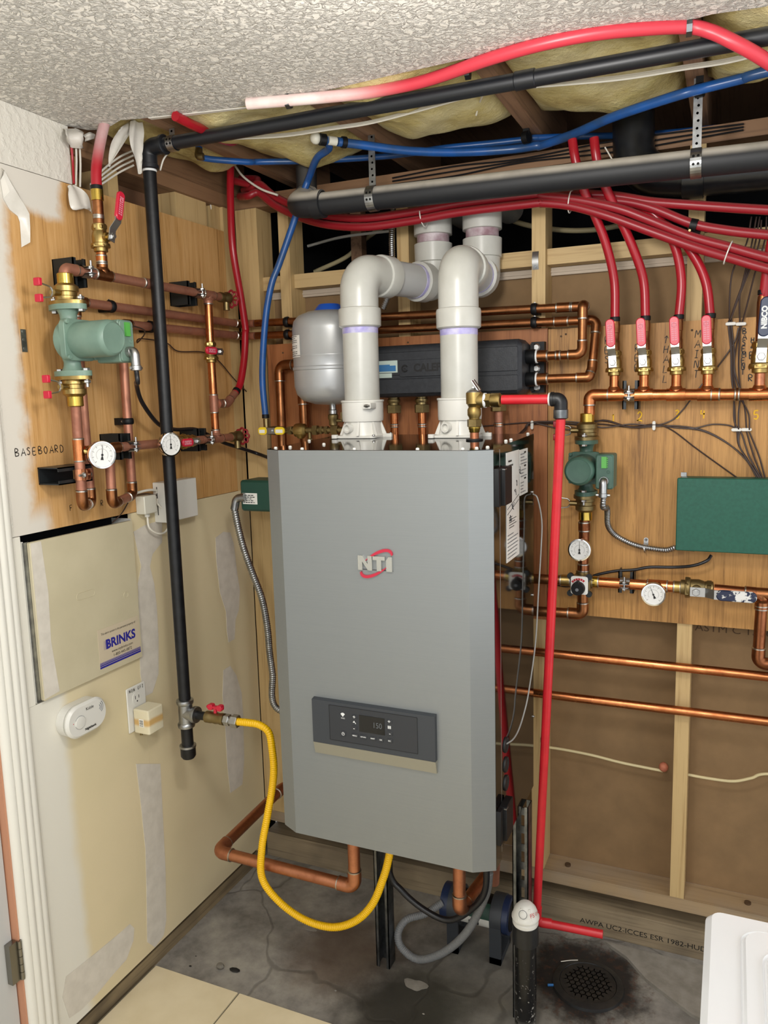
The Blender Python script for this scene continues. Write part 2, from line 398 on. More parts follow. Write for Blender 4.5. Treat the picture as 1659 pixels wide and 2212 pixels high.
    def prism(s, poly, o, u, v, depth):
        """polygon (2D in u,v) extruded along u x v by depth"""
        o = V(o); u = V(u); v = V(v); w = u.cross(v).normalized() * depth; n = len(poly)
        area = sum(poly[i][0]*poly[(i+1) % n][1] - poly[(i+1) % n][0]*poly[i][1] for i in range(n))
        if area < 0: poly = poly[::-1]
        vs = [o + u*a + v*b for a, b in poly]; vs += [p + w for p in vs]
        fs = [tuple(reversed(range(n))), tuple(range(n, 2*n))] + [(i, (i+1) % n, n + (i+1) % n, n + i) for i in range(n)]
        return s.add(vs, fs)
    def torus(s, c, axis, R, r, n=24, k=8, a0=0, a1=360):
        F = frame(c, axis); st = max(2, int(n * (a1 - a0) / 360)); pts = [F @ V((R*math.cos(math.radians(a0 + (a1-a0)*i/st)), R*math.sin(math.radians(a0 + (a1-a0)*i/st)), 0)) for i in range(st + 1)]
        return s.tube(pts, r, k)
    def sheet(s, grid, thick=.0):
        """grid rows of points -> surface, optional thickness via normals"""
        R, C_ = len(grid), len(grid[0]); vs = [p for row in grid for p in row]
        fs = [(i*C_+j, i*C_+j+1, (i+1)*C_+j+1, (i+1)*C_+j) for i in range(R-1) for j in range(C_-1)]
        return s.add(vs, fs)
    def build(s, name, mat, parent=None, sharp=38, stuff=False):
        me = bpy.data.meshes.new(name); o = bpy.data.objects.new(name, me); COL.objects.link(o)
        if parent is not None: off = origin(parent); o.parent = parent
        else:
            xs, ys, zs = zip(*s.v); off = V(((min(xs)+max(xs))/2, (min(ys)+max(ys))/2, min(zs))); o.location = off
        me.from_pydata([tuple(V(p) - off) for p in s.v], [], s.f)
        for m in (mat if isinstance(mat, (list, tuple)) else [mat]): me.materials.append(MATS[m])
        me.polygons.foreach_set('material_index', s.fm); me.polygons.foreach_set('use_smooth', [True] * len(s.f)); me.update()
        me.set_sharp_from_angle(angle=math.radians(sharp)); o['_o'] = tuple(off)
        return o
def origin(o):
    while o.parent is not None: o = o.parent
    return V(o['_o']) if '_o' in o.keys() else V(o.location)
def tag(o, label, cat, group=None):
    o['label'] = label; o['category'] = cat
    if group: o['group'] = group
    return o
def thing(name, label, cat, loc, group=None):
    o = bpy.data.objects.new(name, None); COL.objects.link(o); o.location = loc; o['_o'] = tuple(loc); o.empty_display_size = .02
    return tag(o, label, cat, group)
def structure(o): o['kind'] = 'structure'; return o
def part(name, mat, parent, fn, T=None, **kw):
    m = MB(T); fn(m); return m.build(name, mat, parent, **kw)
def low(pts): 
    p = min(pts, key=lambda q: q[2]); return tuple(p)

_dg = None
def text_mesh(body, size, bold=0.0):
    c = bpy.data.curves.new('t', 'FONT'); c.body = body; c.size = size; c.offset = bold; c.resolution_u = 3; c.align_x = 'CENTER'; c.align_y = 'CENTER'
    o = bpy.data.objects.new('t', c); COL.objects.link(o); bpy.context.view_layer.update()
    me = bpy.data.meshes.new_from_object(o.evaluated_get(bpy.context.evaluated_depsgraph_get()))
    vs = [tuple(v.co) for v in me.vertices]; fs = [tuple(p.vertices) for p in me.polygons]
    bpy.data.objects.remove(o); bpy.data.curves.remove(c); bpy.data.meshes.remove(me); return vs, fs
def text(body, size, o, u, v, mat, parent, name='lettering', depth=.0004, sx=1.0, bold=0.0):
    """flat print: centred at o, reading along u, up along v, raised by depth"""
    vs, fs = text_mesh(body, size, bold); u = V(u).normalized(); v = V(v).normalized(); w = u.cross(v)
    m = MB(); m.add([V(o) + u*(p[0]*sx) + v*p[1] + w*depth for p in vs], fs); return m.build(name, mat, parent)
STROKES = {
 'A': [[(0,0),(.45,1),(.9,0)],[(.15,.38),(.78,.38)]], 'B': [[(0,0),(0,1),(.5,.95),(.55,.7),(.05,.52),(.65,.4),(.6,.08),(0,0)]], 'D': [[(0,0),(0,1),(.5,.85),(.65,.45),(.45,.1),(0,0)]],
 'E': [[(.6,1),(0,.95),(0,0),(.62,.03)],[(0,.5),(.5,.5)]], 'F': [[(.6,1),(0,.95),(0,0)],[(0,.5),(.5,.52)]], 'G': [[(.65,.85),(.3,1),(0,.5),(.3,0),(.65,.2),(.65,.42),(.4,.42)]],
 'H': [[(0,0),(.05,1)],[(.65,0),(.65,1)],[(.02,.5),(.65,.52)]], 'I': [[(.3,0),(.3,1)],[(.05,1),(.55,1)],[(.05,0),(.55,0)]], 'L': [[(.05,1),(0,0),(.6,.04)]],
 'M': [[(0,0),(.1,1),(.42,.4),(.75,1),(.85,0)]], 'N': [[(0,0),(.05,1),(.6,0),(.65,1)]], 'O': [[(.35,1),(.05,.7),(.05,.3),(.35,0),(.65,.3),(.65,.7),(.35,1)]],
 'R': [[(0,0),(0,1),(.55,.9),(.5,.55),(.05,.48),(.62,0)]], 'S': [[(.6,.88),(.3,1),(.05,.78),(.55,.4),(.4,.05),(0,.12)]], 'T': [[(.32,0),(.32,1)],[(0,1),(.66,.97)]],
 'Z': [[(.05,1),(.6,1),(.0,0),(.62,.02)]], '^': [[(.3,0),(.35,1)],[(.05,.7),(.35,1),(.62,.68)]],
 '1': [[(.1,.85),(.3,1),(.3,0)],[(.1,0),(.55,0)]], '2': [[(.05,.75),(.3,1),(.55,.75),(.4,.4),(.0,.05),(.2,.12),(.65,.02)]], '3': [[(.05,.9),(.35,1),(.5,.75),(.25,.55),(.55,.35),(.4,.03),(.03,.1)]],
 '4': [[(.1,1),(.05,.55),(.6,.55)],[(.5,.95),(.45,0)]], '5': [[(.6,1),(.15,.95),(.1,.55),(.45,.55),(.6,.3),(.4,.02),(.05,.1)]], ' ': []}
def marker(body, o, u, v, size, mat, parent, stacked=False, w=.0022, adv=.92, name='lettering', slant=.0, lead=1.35):
    """hand-drawn capitals: ribbons laid on the surface"""
    u = V(u).normalized(); v = V(v).normalized(); nrm = u.cross(v); m = MB()
    for i, ch in enumerate(body):
        bx, by = ((0, -i * size * lead) if stacked else (i * size * adv, random.uniform(-.06, .06) * size))
        for st in STROKES.get(ch, []):
            P = [V((bx + (p[0] + p[1]*slant) * size * .8, by + p[1] * size)) for p in st]
            if len(P) > 3: P = [V((q.x, q.y)) for q in cr([V((p.x, p.y, 0)) for p in P], 4)]
            L = []
            for j, p in enumerate(P):
                t = (P[min(j+1, len(P)-1)] - P[max(j-1, 0)]); t = t.normalized() if t.length > 0 else V((1, 0)); n_ = V((-t.y, t.x)) * w / 2
                L.append((p + n_, p - n_))
            vs = [V(o) + u*q.x + v*q.y + nrm*.0006 for pr in L for q in pr]
            m.add(vs, [(2*j, 2*j+1, 2*j+3, 2*j+2) for j in range(len(L) - 1)])
    return m.build(name, mat, parent)
def lines(parent, o, u, v, w, rows, mat='print_black', name='print_lines', th=.0012, seed=1, dash=True):
    """rows of tiny unreadable print: (height, fraction) ribbons"""
    rd = random.Random(seed); u = V(u).normalized(); v = V(v).normalized(); nrm = u.cross(v); m = MB()
    for h, fr in rows:
        x = 0
        while x < w * fr:
            L = rd.uniform(.003, .010) if dash else w * fr; L = min(L, w * fr - x)
            p = V(o) + nrm * .0005
            m.add([p+u*x+v*h, p+u*(x+L)+v*h, p+u*(x+L)+v*(h+th), p+u*x+v*(h+th)], [(0, 1, 2, 3)]); x += L + rd.uniform(.001, .003)
    return m.build(name, mat, parent)

# ------------------------------------------------------------------ plumbing builders
def fitting_arc(p, a, b, R, k=8):
    return fil([a, p, b], R, k)
def run(name, label, pts, r, mat, cat='pipe', group=None, R=None, fit=1.14, fmat=None, ring='solder', sock=None, n=16, cap=(True, True)):
    """a rigid pipe run: straight pipes with a socketed elbow at every corner"""
    pts = [V(p) for p in pts]; root = thing(name, label, cat, low(pts), group); fmat = fmat or mat; R = R or r * 1.5; sock = sock or r * 1.5
    starts = [V(pts[0])]; 
    ends = []
    for i in range(1, len(pts) - 1):
        p, a, b = pts[i], pts[i-1], pts[i+1]; da = (a - p); db = (b - p); la, lb = da.length, db.length; da.normalize(); db.normalize()
        ang = da.angle(db)
        if ang > math.radians(172): ends.append(p); starts.append(p); continue
        t = R / math.tan(ang / 2); s = t + sock; sa = min(s, la * .5); sb = min(s, lb * .5); Rr = min(R, min(sa, sb) * .9 * math.tan(ang / 2))
        m = MB(); path = fil([p + da*sa, p, p + db*sb], Rr, 8); m.tube(path, r * fit, n)
        if ring:
            m.mi = 1
            for e, d in ((p + da*sa, da), (p + db*sb, db)): m.lathe([(r, -.0015), (r*fit*1.03, -.0015), (r*fit*1.03, .0015), (r*1.01, .003)], e, d, n)
        m.build('elbow', [fmat, ring or fmat], root); ends.append(p + da*(sa*.9)); starts.append(p + db*(sb*.9))
    ends.append(pts[-1])
    for a, b in zip(starts, ends):
        if (b - a).length > .002: MB().cyl(a, b, r, n).build('pipe', mat, root)
    return root
def tee(root, p, axis, branch, r, mat, rb=None, L=2.2, fit=1.14, ring='solder', n=16):
    p = V(p); ax = V(axis).normalized(); br = V(branch).normalized(); rb = rb or r; m = MB()
    m.cyl(p - ax*r*L, p + ax*r*L, r*fit, n); m.cyl(p, p + br*r*L, rb*fit, n)
    m.lathe([(rb*fit*1.35, r*.9), (rb*fit, r*1.5)], p, br, n)
    if ring:
        m.mi = 1
        for e, d, q in ((p - ax*r*L, -ax, r), (p + ax*r*L, ax, r), (p + br*r*L, br, rb)): m.lathe([(q, -.0015), (q*fit*1.03, -.0015), (q*fit*1.03, .0015), (q*1.01, .003)], e, d, n)
    return m.build('tee', [mat, ring or mat], root)
def coupling(root, a, b, r, mat, name='coupling', fit=1.14, ring='solder', n=16):
    a = V(a); b = V(b); d = (b - a).normalized(); m = MB(); m.cyl(a, b, r*fit, n)
    if ring:
        m.mi = 1
        for e, q in ((a, -d), (b, d)): m.lathe([(r, -.0015), (r*fit*1.03, -.0015), (r*fit*1.03, .0015), (r*1.01, .003)], e, q, n)
    return m.build(name, [mat, ring or mat], root)
def hose(name, label, pts, r, mat, cat='pipe', group=None, k=10, n=12, smooth=True):
    P = cr(pts, k) if smooth else pts; o = MB().tube(P, r, n).build(name, mat); return tag(o, label, cat, group)
def ribbed(name, label, pts, r, mat, pitch=.006, depth=.0012, cat='hose', parent=None, n=14):
    P = resample(cr(pts, 24), pitch / 4); rad = [r - depth * (.5 + .5 * math.cos(2*math.pi*i/4)) for i in range(len(P))]
    o = MB().tube(P, rad, n).build(name, mat, parent, sharp=80)
    return tag(o, label, cat) if parent is None else o
def pex_end(root, p, d, r, L=.012):
    p = V(p); d = V(d).normalized(); MB().cyl(p, p + d*L, r*1.12, 16, .001).build('crimp_ring', 'plastic_black', root)

def ball_valve(label, o, flow, out, s=1.0, lever=0, grip='handle_red', body='brass', name='ball_valve', group=None, gl=.085, print_=True, L=.034, lev='zinc_bright'):
    """lever: angle of the handle about the stem, 0 = along the flow direction"""
    T = wall_frame(o, flow, out); root = thing(name, label, 'valve', tuple(o), group); S = s
    def b(m):
        m.lathe([(.0125*S, -L*S), (.0165*S, -L*S+.002), (.0165*S, -.022*S), (.0225*S, -.020*S), (.0225*S, -.014*S), (.0190*S, -.012*S), (.0195*S, .004*S), (.0165*S, .014*S), (.0155*S, .016*S), (.0165*S, .018*S), (.0165*S, L*S-.002), (.0125*S, L*S)], n=24)
    part('body', body, root, b, T)
    part('hex_end', body, root, lambda m: m.hexa((0, 0, -.024*S), (0, 0, -.016*S), .0235*S), T); part('hex_end', body, root, lambda m: m.hexa((0, 0, .020*S), (0, 0, .030*S), .0185*S), T)
    part('stem', body, root, lambda m: (m.cyl((0, -.012*S, 0), (0, -.034*S, 0), .0075*S), m.cyl((0, -.012*S, 0), (0, -.026*S, 0), .011*S)), T)
    c, sn = math.cos(lever), math.sin(lever)
    LT = T @ Matrix(((c, 0, sn, 0), (0, 1, 0, 0), (-sn, 0, c, 0), (0, 0, 0, 1)))
    def lv(m):
        pr = [(-.012, -.036), (.018, -.036), (.036, -.050), (.036 + gl*.25, -.050)]; w = .010*S; t = .0022
        for (z0, y0), (z1, y1) in zip(pr, pr[1:]):
            m.add([(-w, y0*S, z0*S), (w, y0*S, z0*S), (w, y1*S, z1*S), (-w, y1*S, z1*S), (-w, y0*S - t, z0*S), (w, y0*S - t, z0*S), (w, y1*S - t, z1*S), (-w, y1*S - t, z1*S)], [(0,1,2,3), (7,6,5,4), (0,4,5,1), (1,5,6,2), (2,6,7,3), (3,7,4,0)])
    lo = part('lever', lev, root, lv, LT)
    part('nut', 'zinc_bright', lo, lambda m: (m.hexa((0, -.036*S, 0), (0, -.043*S, 0), .0085*S), m.cyl((0, -.043*S, 0), (0, -.047*S, 0), .0045*S)), LT)
    gr = part('grip', grip, root, lambda m: m.rbox((-.0115*S, -.0555*S, .040*S), (.0115*S, -.0465*S, (.040 + gl)*S), .011*S, 'y', 6, .002*S), LT)
    if print_:
        q = lambda *a: tuple(LT @ V(a)); e = LT.to_3x3()
        m = MB(LT); rd = random.Random(3)
        for i in range(9):
            z = (.052 + i*.0062*gl/.085)*S
            for k in range(2):
                x = (-.0065 + k*.007)*S; m.add([(x, -.0561*S, z), (x + .0055*S, -.0561*S, z), (x + .0055*S, -.0561*S, z + .0032*S), (x, -.0561*S, z + .0032*S)], [(0, 1, 2, 3)])
        m.torus((0, -.0560*S, (.040 + gl - .022)*S), (0, -1, 0), .0050*S, .0009*S, 16, 5)
        m.build('printing', 'label_pink' if 'label_pink' in MATS else 'print_white', gr)
    return root
simple('label_pink', '#d0808e', .5)

def iso_valve(label, o, flow, out, group=None, tip='handle_red', body='brass', hs=.82):
    """flanged isolation valve: local z away from the pump, fork handle on local -x when flow=+z"""
    T = wall_frame(o, flow, out) @ Matrix.Diagonal((1, 1, hs, 1)); root = thing('flange_valve', label, 'valve', tuple(o), group); sgn = 1 if V(flow).z > 0 else -1
    def fl(m):
        P = []
        for i in range(32):
            a = 2*math.pi*i/32; P.append((.032*math.cos(a), .050*math.copysign(abs(math.sin(a))**1.25, math.sin(a))))
        m.prism(P, (0, 0, .0), (1, 0, 0), (0, 1, 0), .010)
    part('flange', body, root, fl, T)
    part('body', body, root, lambda m: m.lathe([(.024, .008), (.026, .014), (.026, .022), (.0235, .024), (.0235, .034), (.027, .036), (.027, .050), (.022, .055), (.0185, .058)], n=24), T)
    part('neck', 'brass_bright', root, lambda m: m.lathe([(.0185, .056), (.0185, .084), (.0165, .086)], n=20), T)
    sx = -1*sgn
    part('stem', body, root, lambda m: m.cyl((sx*.02, 0, .030), (sx*.042, 0, .030), .009), T)
    def fk(m):
        for dz in (-.012, .012): m.tube([(sx*.040, 0, .030), (sx*.046, 0, .030 + dz), (sx*.050, 0, .030 + dz*1.2), (sx*.074, -.002, .030 + dz*1.55), (sx*.084, -.004, .030 + dz*1.7)], .0024, 8)
    h = part('handle', 'zinc_bright', root, fk, T)
    for dz in (-.0215, .0215): part('handle_tip', tip, h, lambda m: m.rbox((sx*.080, -.012, .030 + dz - .0105), (sx*.089, .006, .030 + dz + .0105), .003, 'x', 3, .001), T)
    return root
def pump(label, o, out, s=1.0, mat='pump_green', half=.075, conn='zinc_bright', bolts_top=True):
    """circulator: flow vertical, motor along `out`, wiring box at local +x"""
    T = wall_frame(o, (0, 0, 1), out) @ Matrix.Scale(s, 4); root = thing('circulator_pump', label, 'pump', tuple(V(o) - V((0, 0, half*s))))
    h = half
    def fl(m, z0):
        P = []
        for i in range(32):
            a = 2*math.pi*i/32; P.append((.033*math.cos(a), .051*math.copysign(abs(math.sin(a))**1.25, math.sin(a))))
        m.prism(P, (0, 0, z0), (1, 0, 0), (0, 1, 0), .012)
    part('flange', mat, root, lambda m: fl(m, h - .012), T); part('flange', mat, root, lambda m: fl(m, -h), T)
    def body(m):
        m.lathe([(.026, -h + .010), (.020, -h + .022), (.019, -h + .032), (.024, -.034), (.030, -.015), (.030, .015), (.024, .034), (.019, h - .032), (.020, h - .022), (.026, h - .010)], n=20)
        m.lathe([(.012, .018), (.038, .015), (.047, .005), (.048, -.012), (.046, -.022)], (0, 0, 0), (0, 1, 0), 28)
        m.rbox((-.047, -.030, -.047), (.047, -.014, .047), .016, 'y', 4, .001)
    part('casing', mat, root, body, T)
    part('motor', mat, root, lambda m: m.lathe([(.040, .026), (.0415, .032), (.0415, .118), (.040, .125), (.036, .129), (.034, .1305), (.0335, .1295), (.030, .1290)], (0, 0, 0), (0, -1, 0), 36), T)
    for sx in (-1, 1):
        for sz in (-1, 1): part('bolt', mat, root, lambda m: m.cyl((sx*.040, -.030, sz*.040), (sx*.040, -.037, sz*.040), .0055, 10, .001), T)
    bx = part('wiring_box', mat, root, lambda m: m.rbox((.043, -.105, -.052), (.092, -.035, .046), .006, 'y', 3, .002), T)
    part('box_cover', mat, bx, lambda m: m.rbox((.045, -.109, -.050), (.090, -.104, .044), .007, 'y', 3, .0015), T)
    part('terminal_block', 'terminal_green', bx, lambda m: [m.box((.060, -.114, .008), (.074, -.1085, .040))] + [m.box((.0745, -.113, .010 + i*.006), (.0775, -.1085, .013 + i*.006)) for i in range(5)], T)
    part('knockout', mat, bx, lambda m: m.torus((.079, -.1095, -.003), (0, 1, 0), .004, .0012, 12, 6), T)
    def cn(m):
        m.cyl((.068, -.108, -.028), (.068, -.120, -.028), .0125, 18); m.tube(fil([(.068, -.118, -.026), (.068, -.130, -.029), (.068, -.131, -.062)], .010, 5), [.0105]*3 + [.0105]*4 + [.0095], 14) if False else m.tube(fil([(.068, -.112, -.026), (.068, -.128, -.028), (.068, -.129, -.064)], .012, 6), .0108, 14)
        m.cyl((.068, -.129, -.060), (.068, -.129, -.072), .0125, 16, .001)
        for q in (-1, 1): m.cyl((.068 + q*.011, -.129, -.066), (.068 + q*.019, -.129, -.066), .0035, 8)
    part('conduit_elbow', conn, root, cn, T)
    for sy in (-1, 1):
        for sz in (-1, 1):
            if True:
                def bo(m):
                    z = sz*(h + .004); m.cyl((0, sy*.041, z - .022), (0, sy*.041, z + .016), .0042, 10)
                    m.hexa((0, sy*.041, z - sz*.018 - .004), (0, sy*.041, z - sz*.018 + .004), .0085); m.hexa((0, sy*.041, z + sz*.006), (0, sy*.041, z + sz*.013), .0085)
                part('flange_bolt', 'zinc_bright', root, bo, T)
    return root
def gauge(label, o, face, stem_to, r=.030, needle=12, group='dial thermometers', tilt=0):
    """dial thermometer with its stem reaching the pipe"""
    T = wall_frame(o, (0, 0, 1), face); root = thing('dial_thermometer', label, 'thermometer', tuple(V(o) - V((0, 0, r))), None)
    part('case', 'chrome', root, lambda m: m.lathe([(.010, -.018), (.016, -.013), (r*.96, -.012), (r, -.010), (r, .001), (r*.97, .004), (r*.87, .0045), (r*.85, .001)], (0, 0, 0), (0, -1, 0), 36), T)
    d = part('dial', 'gauge_face', root, lambda m: m.lathe([(r*.86, .0), (r*.86, .0012)], (0, 0, 0), (0, -1, 0), 36), T)
    def tk(m):
        for i in range(41):
            a = math.radians(225 - 270*i/40); L = .16 if i % 5 == 0 else .07; w = .010 if i % 5 == 0 else .006
            c, s_ = math.cos(a), math.sin(a); R0 = r*(.76 - L); R1 = r*.76; n_ = (-s_*w*r*1.2, c*w*r*1.2)
            m.add([(c*R0 + n_[0], -.0016, s_*R0 + n_[1]), (c*R1 + n_[0], -.0016, s_*R1 + n_[1]), (c*R1 - n_[0], -.0016, s_*R1 - n_[1]), (c*R0 - n_[0], -.0016, s_*R0 - n_[1])], [(0, 1, 2, 3)])
        for i in range(31):
            a = math.radians(215 - 250*i/30); c, s_ = math.cos(a), math.sin(a); R0 = r*.40; R1 = r*.45; w = .008*r
            m.add([(c*R0 - s_*w, -.0016, s_*R0 + c*w), (c*R1 - s_*w, -.0016, s_*R1 + c*w), (c*R1 + s_*w, -.0016, s_*R1 - c*w), (c*R0 + s_*w, -.0016, s_*R0 - c*w)], [(0, 1, 2, 3)])
    part('graduations', 'print_black', d, tk, T)
    a = math.radians(90 + needle); c, s_ = math.cos(a), math.sin(a)
    def nd(m):
        m.add([(-s_*.028*r - c*.32*r, -.0026, c*.028*r - s_*.32*r), (s_*.028*r - c*.32*r, -.0026, -c*.028*r - s_*.32*r), (s_*.012*r + c*.72*r, -.0026, -c*.012*r + s_*.72*r), (-s_*.012*r + c*.72*r, -.0026, c*.012*r + s_*.72*r)], [(0, 1, 2, 3)])
        m.add([(-s_*.11*r - c*.36*r, -.0025, c*.11*r - s_*.36*r), (s_*.11*r - c*.36*r, -.0025, -c*.11*r - s_*.36*r), (s_*.05*r - c*.12*r, -.0025, -c*.05*r - s_*.12*r), (-s_*.05*r - c*.12*r, -.0025, c*.05*r - s_*.12*r)], [(0, 1, 2, 3)])
        m.lathe([(.0, .0035), (.08*r, .0035), (.08*r, .002)], (0, 0, 0), (0, -1, 0), 12)
    part('needle', 'print_black', root, nd, T)
    back = T @ V((0, .016, 0)); MB().cyl(back, V(stem_to), .0075, 12).build('stem', 'brass', root)
    return root
def hose_bib(label, o, d, s=1.0, group='drain valves with red wheels'):
    """small boiler drain: brass body along d, red hand wheel at the end"""
    T = frame(o, d); root = thing('drain_valve', label, 'valve', tuple(V(o) - V((0, 0, .02))), group)
    part('body', 'brass_dull', root, lambda m: (m.lathe([(.013, 0), (.015, .004), (.015, .014), (.011, .018), (.013, .026), (.018, .034), (.018, .046), (.010, .052), (.007, .058), (.005, .068)], n=18), m.hexa((0, 0, .046), (0, 0, .056), .012)), T)
    part('spout', 'brass_dull', root, lambda m: m.tube(fil([T.inverted().to_3x3() @ V((0, 0, 0)) + V((0, 0, .036)), V((0, 0, .036)) + T.inverted().to_3x3() @ V((0, 0, -.036))], .01), .010, 12), T)
    def wh(m):
        P = [(math.cos(2*math.pi*i/48)*(.0235 + .0022*math.cos(8*2*math.pi*i/48)), math.sin(2*math.pi*i/48)*(.0235 + .0022*math.cos(8*2*math.pi*i/48)), .064) for i in range(49)]
        m.tube(P, .0034, 8)
        for i in range(4):
            a = math.pi*i/4 + .3; m.tube([(-math.cos(a)*.022, -math.sin(a)*.022, .064), (math.cos(a)*.022, math.sin(a)*.022, .064)], .0026, 6)
        m.cyl((0, 0, .060), (0, 0, .070), .006, 10)
    part('hand_wheel', 'wheel_red', root, wh, T)
    return root
def clamp_on_strut(label, o, axis, out, r, L=.066, proud=None, pm='copper_aged', group='strut stubs with pipe clamps'):
    """short black strut stub on the wall with a two-part pipe clamp round a pipe at o"""
    ax = V(axis).normalized(); ou = V(out).normalized(); o = V(o); up = ax.cross(ou); d = proud or abs(o.dot(ou)) 
    root = thing('strut_clamp', label, 'pipe clamp', tuple(o - V((0, 0, .02))), group)
    T = Matrix.Identity(4)
    for i, a in enumerate((ax, up, ou)): T[0][i], T[1][i], T[2][i] = a
    T.translation = o
    w = .0205
    def st(m):
        b = -d + .001; t = -r - .002
        m.box((-w, -L/2, b), (w, L/2, b + .003)); m.box((-w, -L/2, b), (-w + .003, L/2, t)); m.box((w - .003, -L/2, b), (w, L/2, t)); m.box((-w, -L/2, t - .003), (-w + .010, L/2, t)); m.box((w - .010, -L/2, t - .003), (w, L/2, t))
    part('strut_stub', 'strut_dark', root, st, T)
    def cl(m):
        for sx in (-1, 1):
            P = [(0, sx*(-r - .001), -r*.9)] 
            pts = [(0, math.sin(a)*(r + .0012)*sx, -math.cos(a)*(r + .0012)) for a in [math.radians(20 + 130*i/8) for i in range(9)]] + [(0, sx*.006, r + .010)]
            for p, q in zip(pts, pts[1:]):
                vs = [(-.013, p[1], p[2]), (.013, p[1], p[2]), (.013, q[1], q[2]), (-.013, q[1], q[2])]; m.add(vs, [(0, 1, 2, 3)])
                m.add([(a_[0], a_[1] + sx*.0015, a_[2] + .0004) for a_ in vs], [(3, 2, 1, 0)])
    def ears(m):
        for sy in (-1, 1): m.rbox((-.013, sy*.0048 - .0009, r - .001), (.013, sy*.0048 + .0009, r + .017), .006, 'y', 3)
    part('clamp_ear', 'copper_pink' if pm == 'copper_pink' else 'galvanized', root, ears, T)
    part('clamp_strap', 'copper_pink' if pm == 'copper_pink' else 'galvanized', root, cl, T)
    part('clamp_bolt', 'zinc_bright', root, lambda m: (m.cyl((0, -.024, r + .009), (0, .014, r + .009), .003, 10), m.hexa((0, .0062, r + .009), (0, .012, r + .009), .007), m.hexa((0, -.012, r + .009), (0, -.0062, r + .009), .007)), T)
    return root
def pipe_clip(label, o, axis, out, r, group, d=None):
    ax = V(axis).normalized(); ou = V(out).normalized(); o = V(o); up = ax.cross(ou); T = Matrix.Identity(4)
    for i, a in enumerate((ax, up, ou)): T[0][i], T[1][i], T[2][i] = a
    T.translation = o; root = thing('pipe_clip', label, 'clip', tuple(o - V((0, 0, r))), group); d = d or (r + .01)
    part('base', 'plastic_black', root, lambda m: m.rbox((-.009, -r*1.2, -d), (.009, r*1.2, -r*.7), .003, 'x', 2), T)
    part('jaw', 'plastic_black', root, lambda m: m.tube([(0, math.sin(a)*(r + .0022), -math.cos(a)*(r + .0022)) for a in [math.radians(30 + 300*i/18) for i in range(19)]], .0024, 8, True, 3.4), T)
    part('screw', 'zinc_bright', root, lambda m: m.cyl((0, -r*1.35, -r*.5), (0, -r*1.35, -r*.3), .003, 8), T)
    return root

# ================================================================== THE SETTING
EX, EY, WX, WY, UZ = (1, 0, 0), (0, 1, 0), (-1, 0, 0), (0, -1, 0), (0, 0, 1)
def slab(name, mat, parent, a, b): return part(name, mat, parent, lambda m: m.box(a, b))
# ---- floor: slab plus tiles laid up to a cut line
fl = MB(); fl.box((-.25, -3.4, -.05), (2.6, .95, 0)); floor = structure(fl.build('floor', 'concrete'))
tl = None
for i in range(0, 8):
    for j in range(0, 8):
        x0 = -.035 + .330*i; y1 = -.622 - .330*j
        x0 = max(x0, .004)
        a = (x0 + .002, y1 - .326, .0005); b = (-.035 + .330*(i+1) - .002, y1, .0105)
        part('tile', 'tile_beige', floor, lambda m: m.rbox(a, b, .002, 'z', 1, .0012))
slab('grout_bed', 'grout', floor, (.0, -3.3, .0002), (2.6, -.624, .0075))
def blob(cx, cy, rx, ry, seed, z=.004, n=22):
    rd = random.Random(seed); ph = [rd.uniform(0, 6.28) for _ in range(4)]; P = []
    for i in range(n):
        a = 2*math.pi*i/n; k = 1 + .16*math.sin(2*a + ph[0]) + .12*math.sin(3*a + ph[1]) + .08*math.sin(5*a + ph[2]); P.append((cx + rx*k*math.cos(a), cy + ry*k*math.sin(a)))
    return P
simple('concrete_patch', '#928d84', .85, 0, '#7d786e', 25, .4, 160)
part('concrete_patch', 'concrete_patch', floor, lambda m: m.prism([(1.20, -.035), (1.9, -.035), (1.9, -.30), (1.62, -.30), (1.45, -.235), (1.33, -.15), (1.27, -.08)], (0, 0, .0), EX, EY, .010))
part('concrete_patch', 'concrete_patch', floor, lambda m: m.prism(blob(.33, -.30, .030, .012, 3), (0, 0, 0), EX, EY, .0012))
part('concrete_patch', 'concrete_patch', floor, lambda m: m.prism(blob(.735, -.40, .030, .022, 8), (0, 0, 0), EX, EY, .0012))
# ---- ceiling: textured drywall with a torn edge, joists above
cm = MB(); edge = [(.0, -.700), (.022, -.655), (.06, -.640), (.10, -.655), (.14, -.672), (.185, -.658), (.28, -.640), (.42, -.612), (.60, -.600), (.80, -.612), (.98, -.618), (1.10, -.606), (1.23, -.600), (1.41, -.587), (1.44, -.592), (1.53, -.578), (1.8, -.58), (2.6, -.58)]
cm.prism([(0, -3.4)] + [(2.6, -3.4)] + edge[::-1], (0, 0, 2.31), EX, EY, .0127); ceiling = structure(cm.build('ceiling', 'ceiling_texture'))
part('paper_edge', 'poly_sheet', ceiling, lambda m: m.prism([(.21, -.657), (.44, -.608), (.46, -.603), (.44, -.600), (.30, -.625), (.21, -.645)], (0, 0, 2.3075), EX, EY, .002))
for x in (.160, .566, .972, 1.378, 1.784, 2.19): slab('joist', 'joist_y', ceiling, (x, -1.2, 2.3235), (x + .038, .30, 2.545))
slab('subfloor', 'joist_y', ceiling, (-.1, -1.2, 2.546), (2.6, .95, 2.565))
slab('rim_block', 'plate_y', ceiling, (-.14, -1.2, 2.292), (-.02, .30, 2.545))
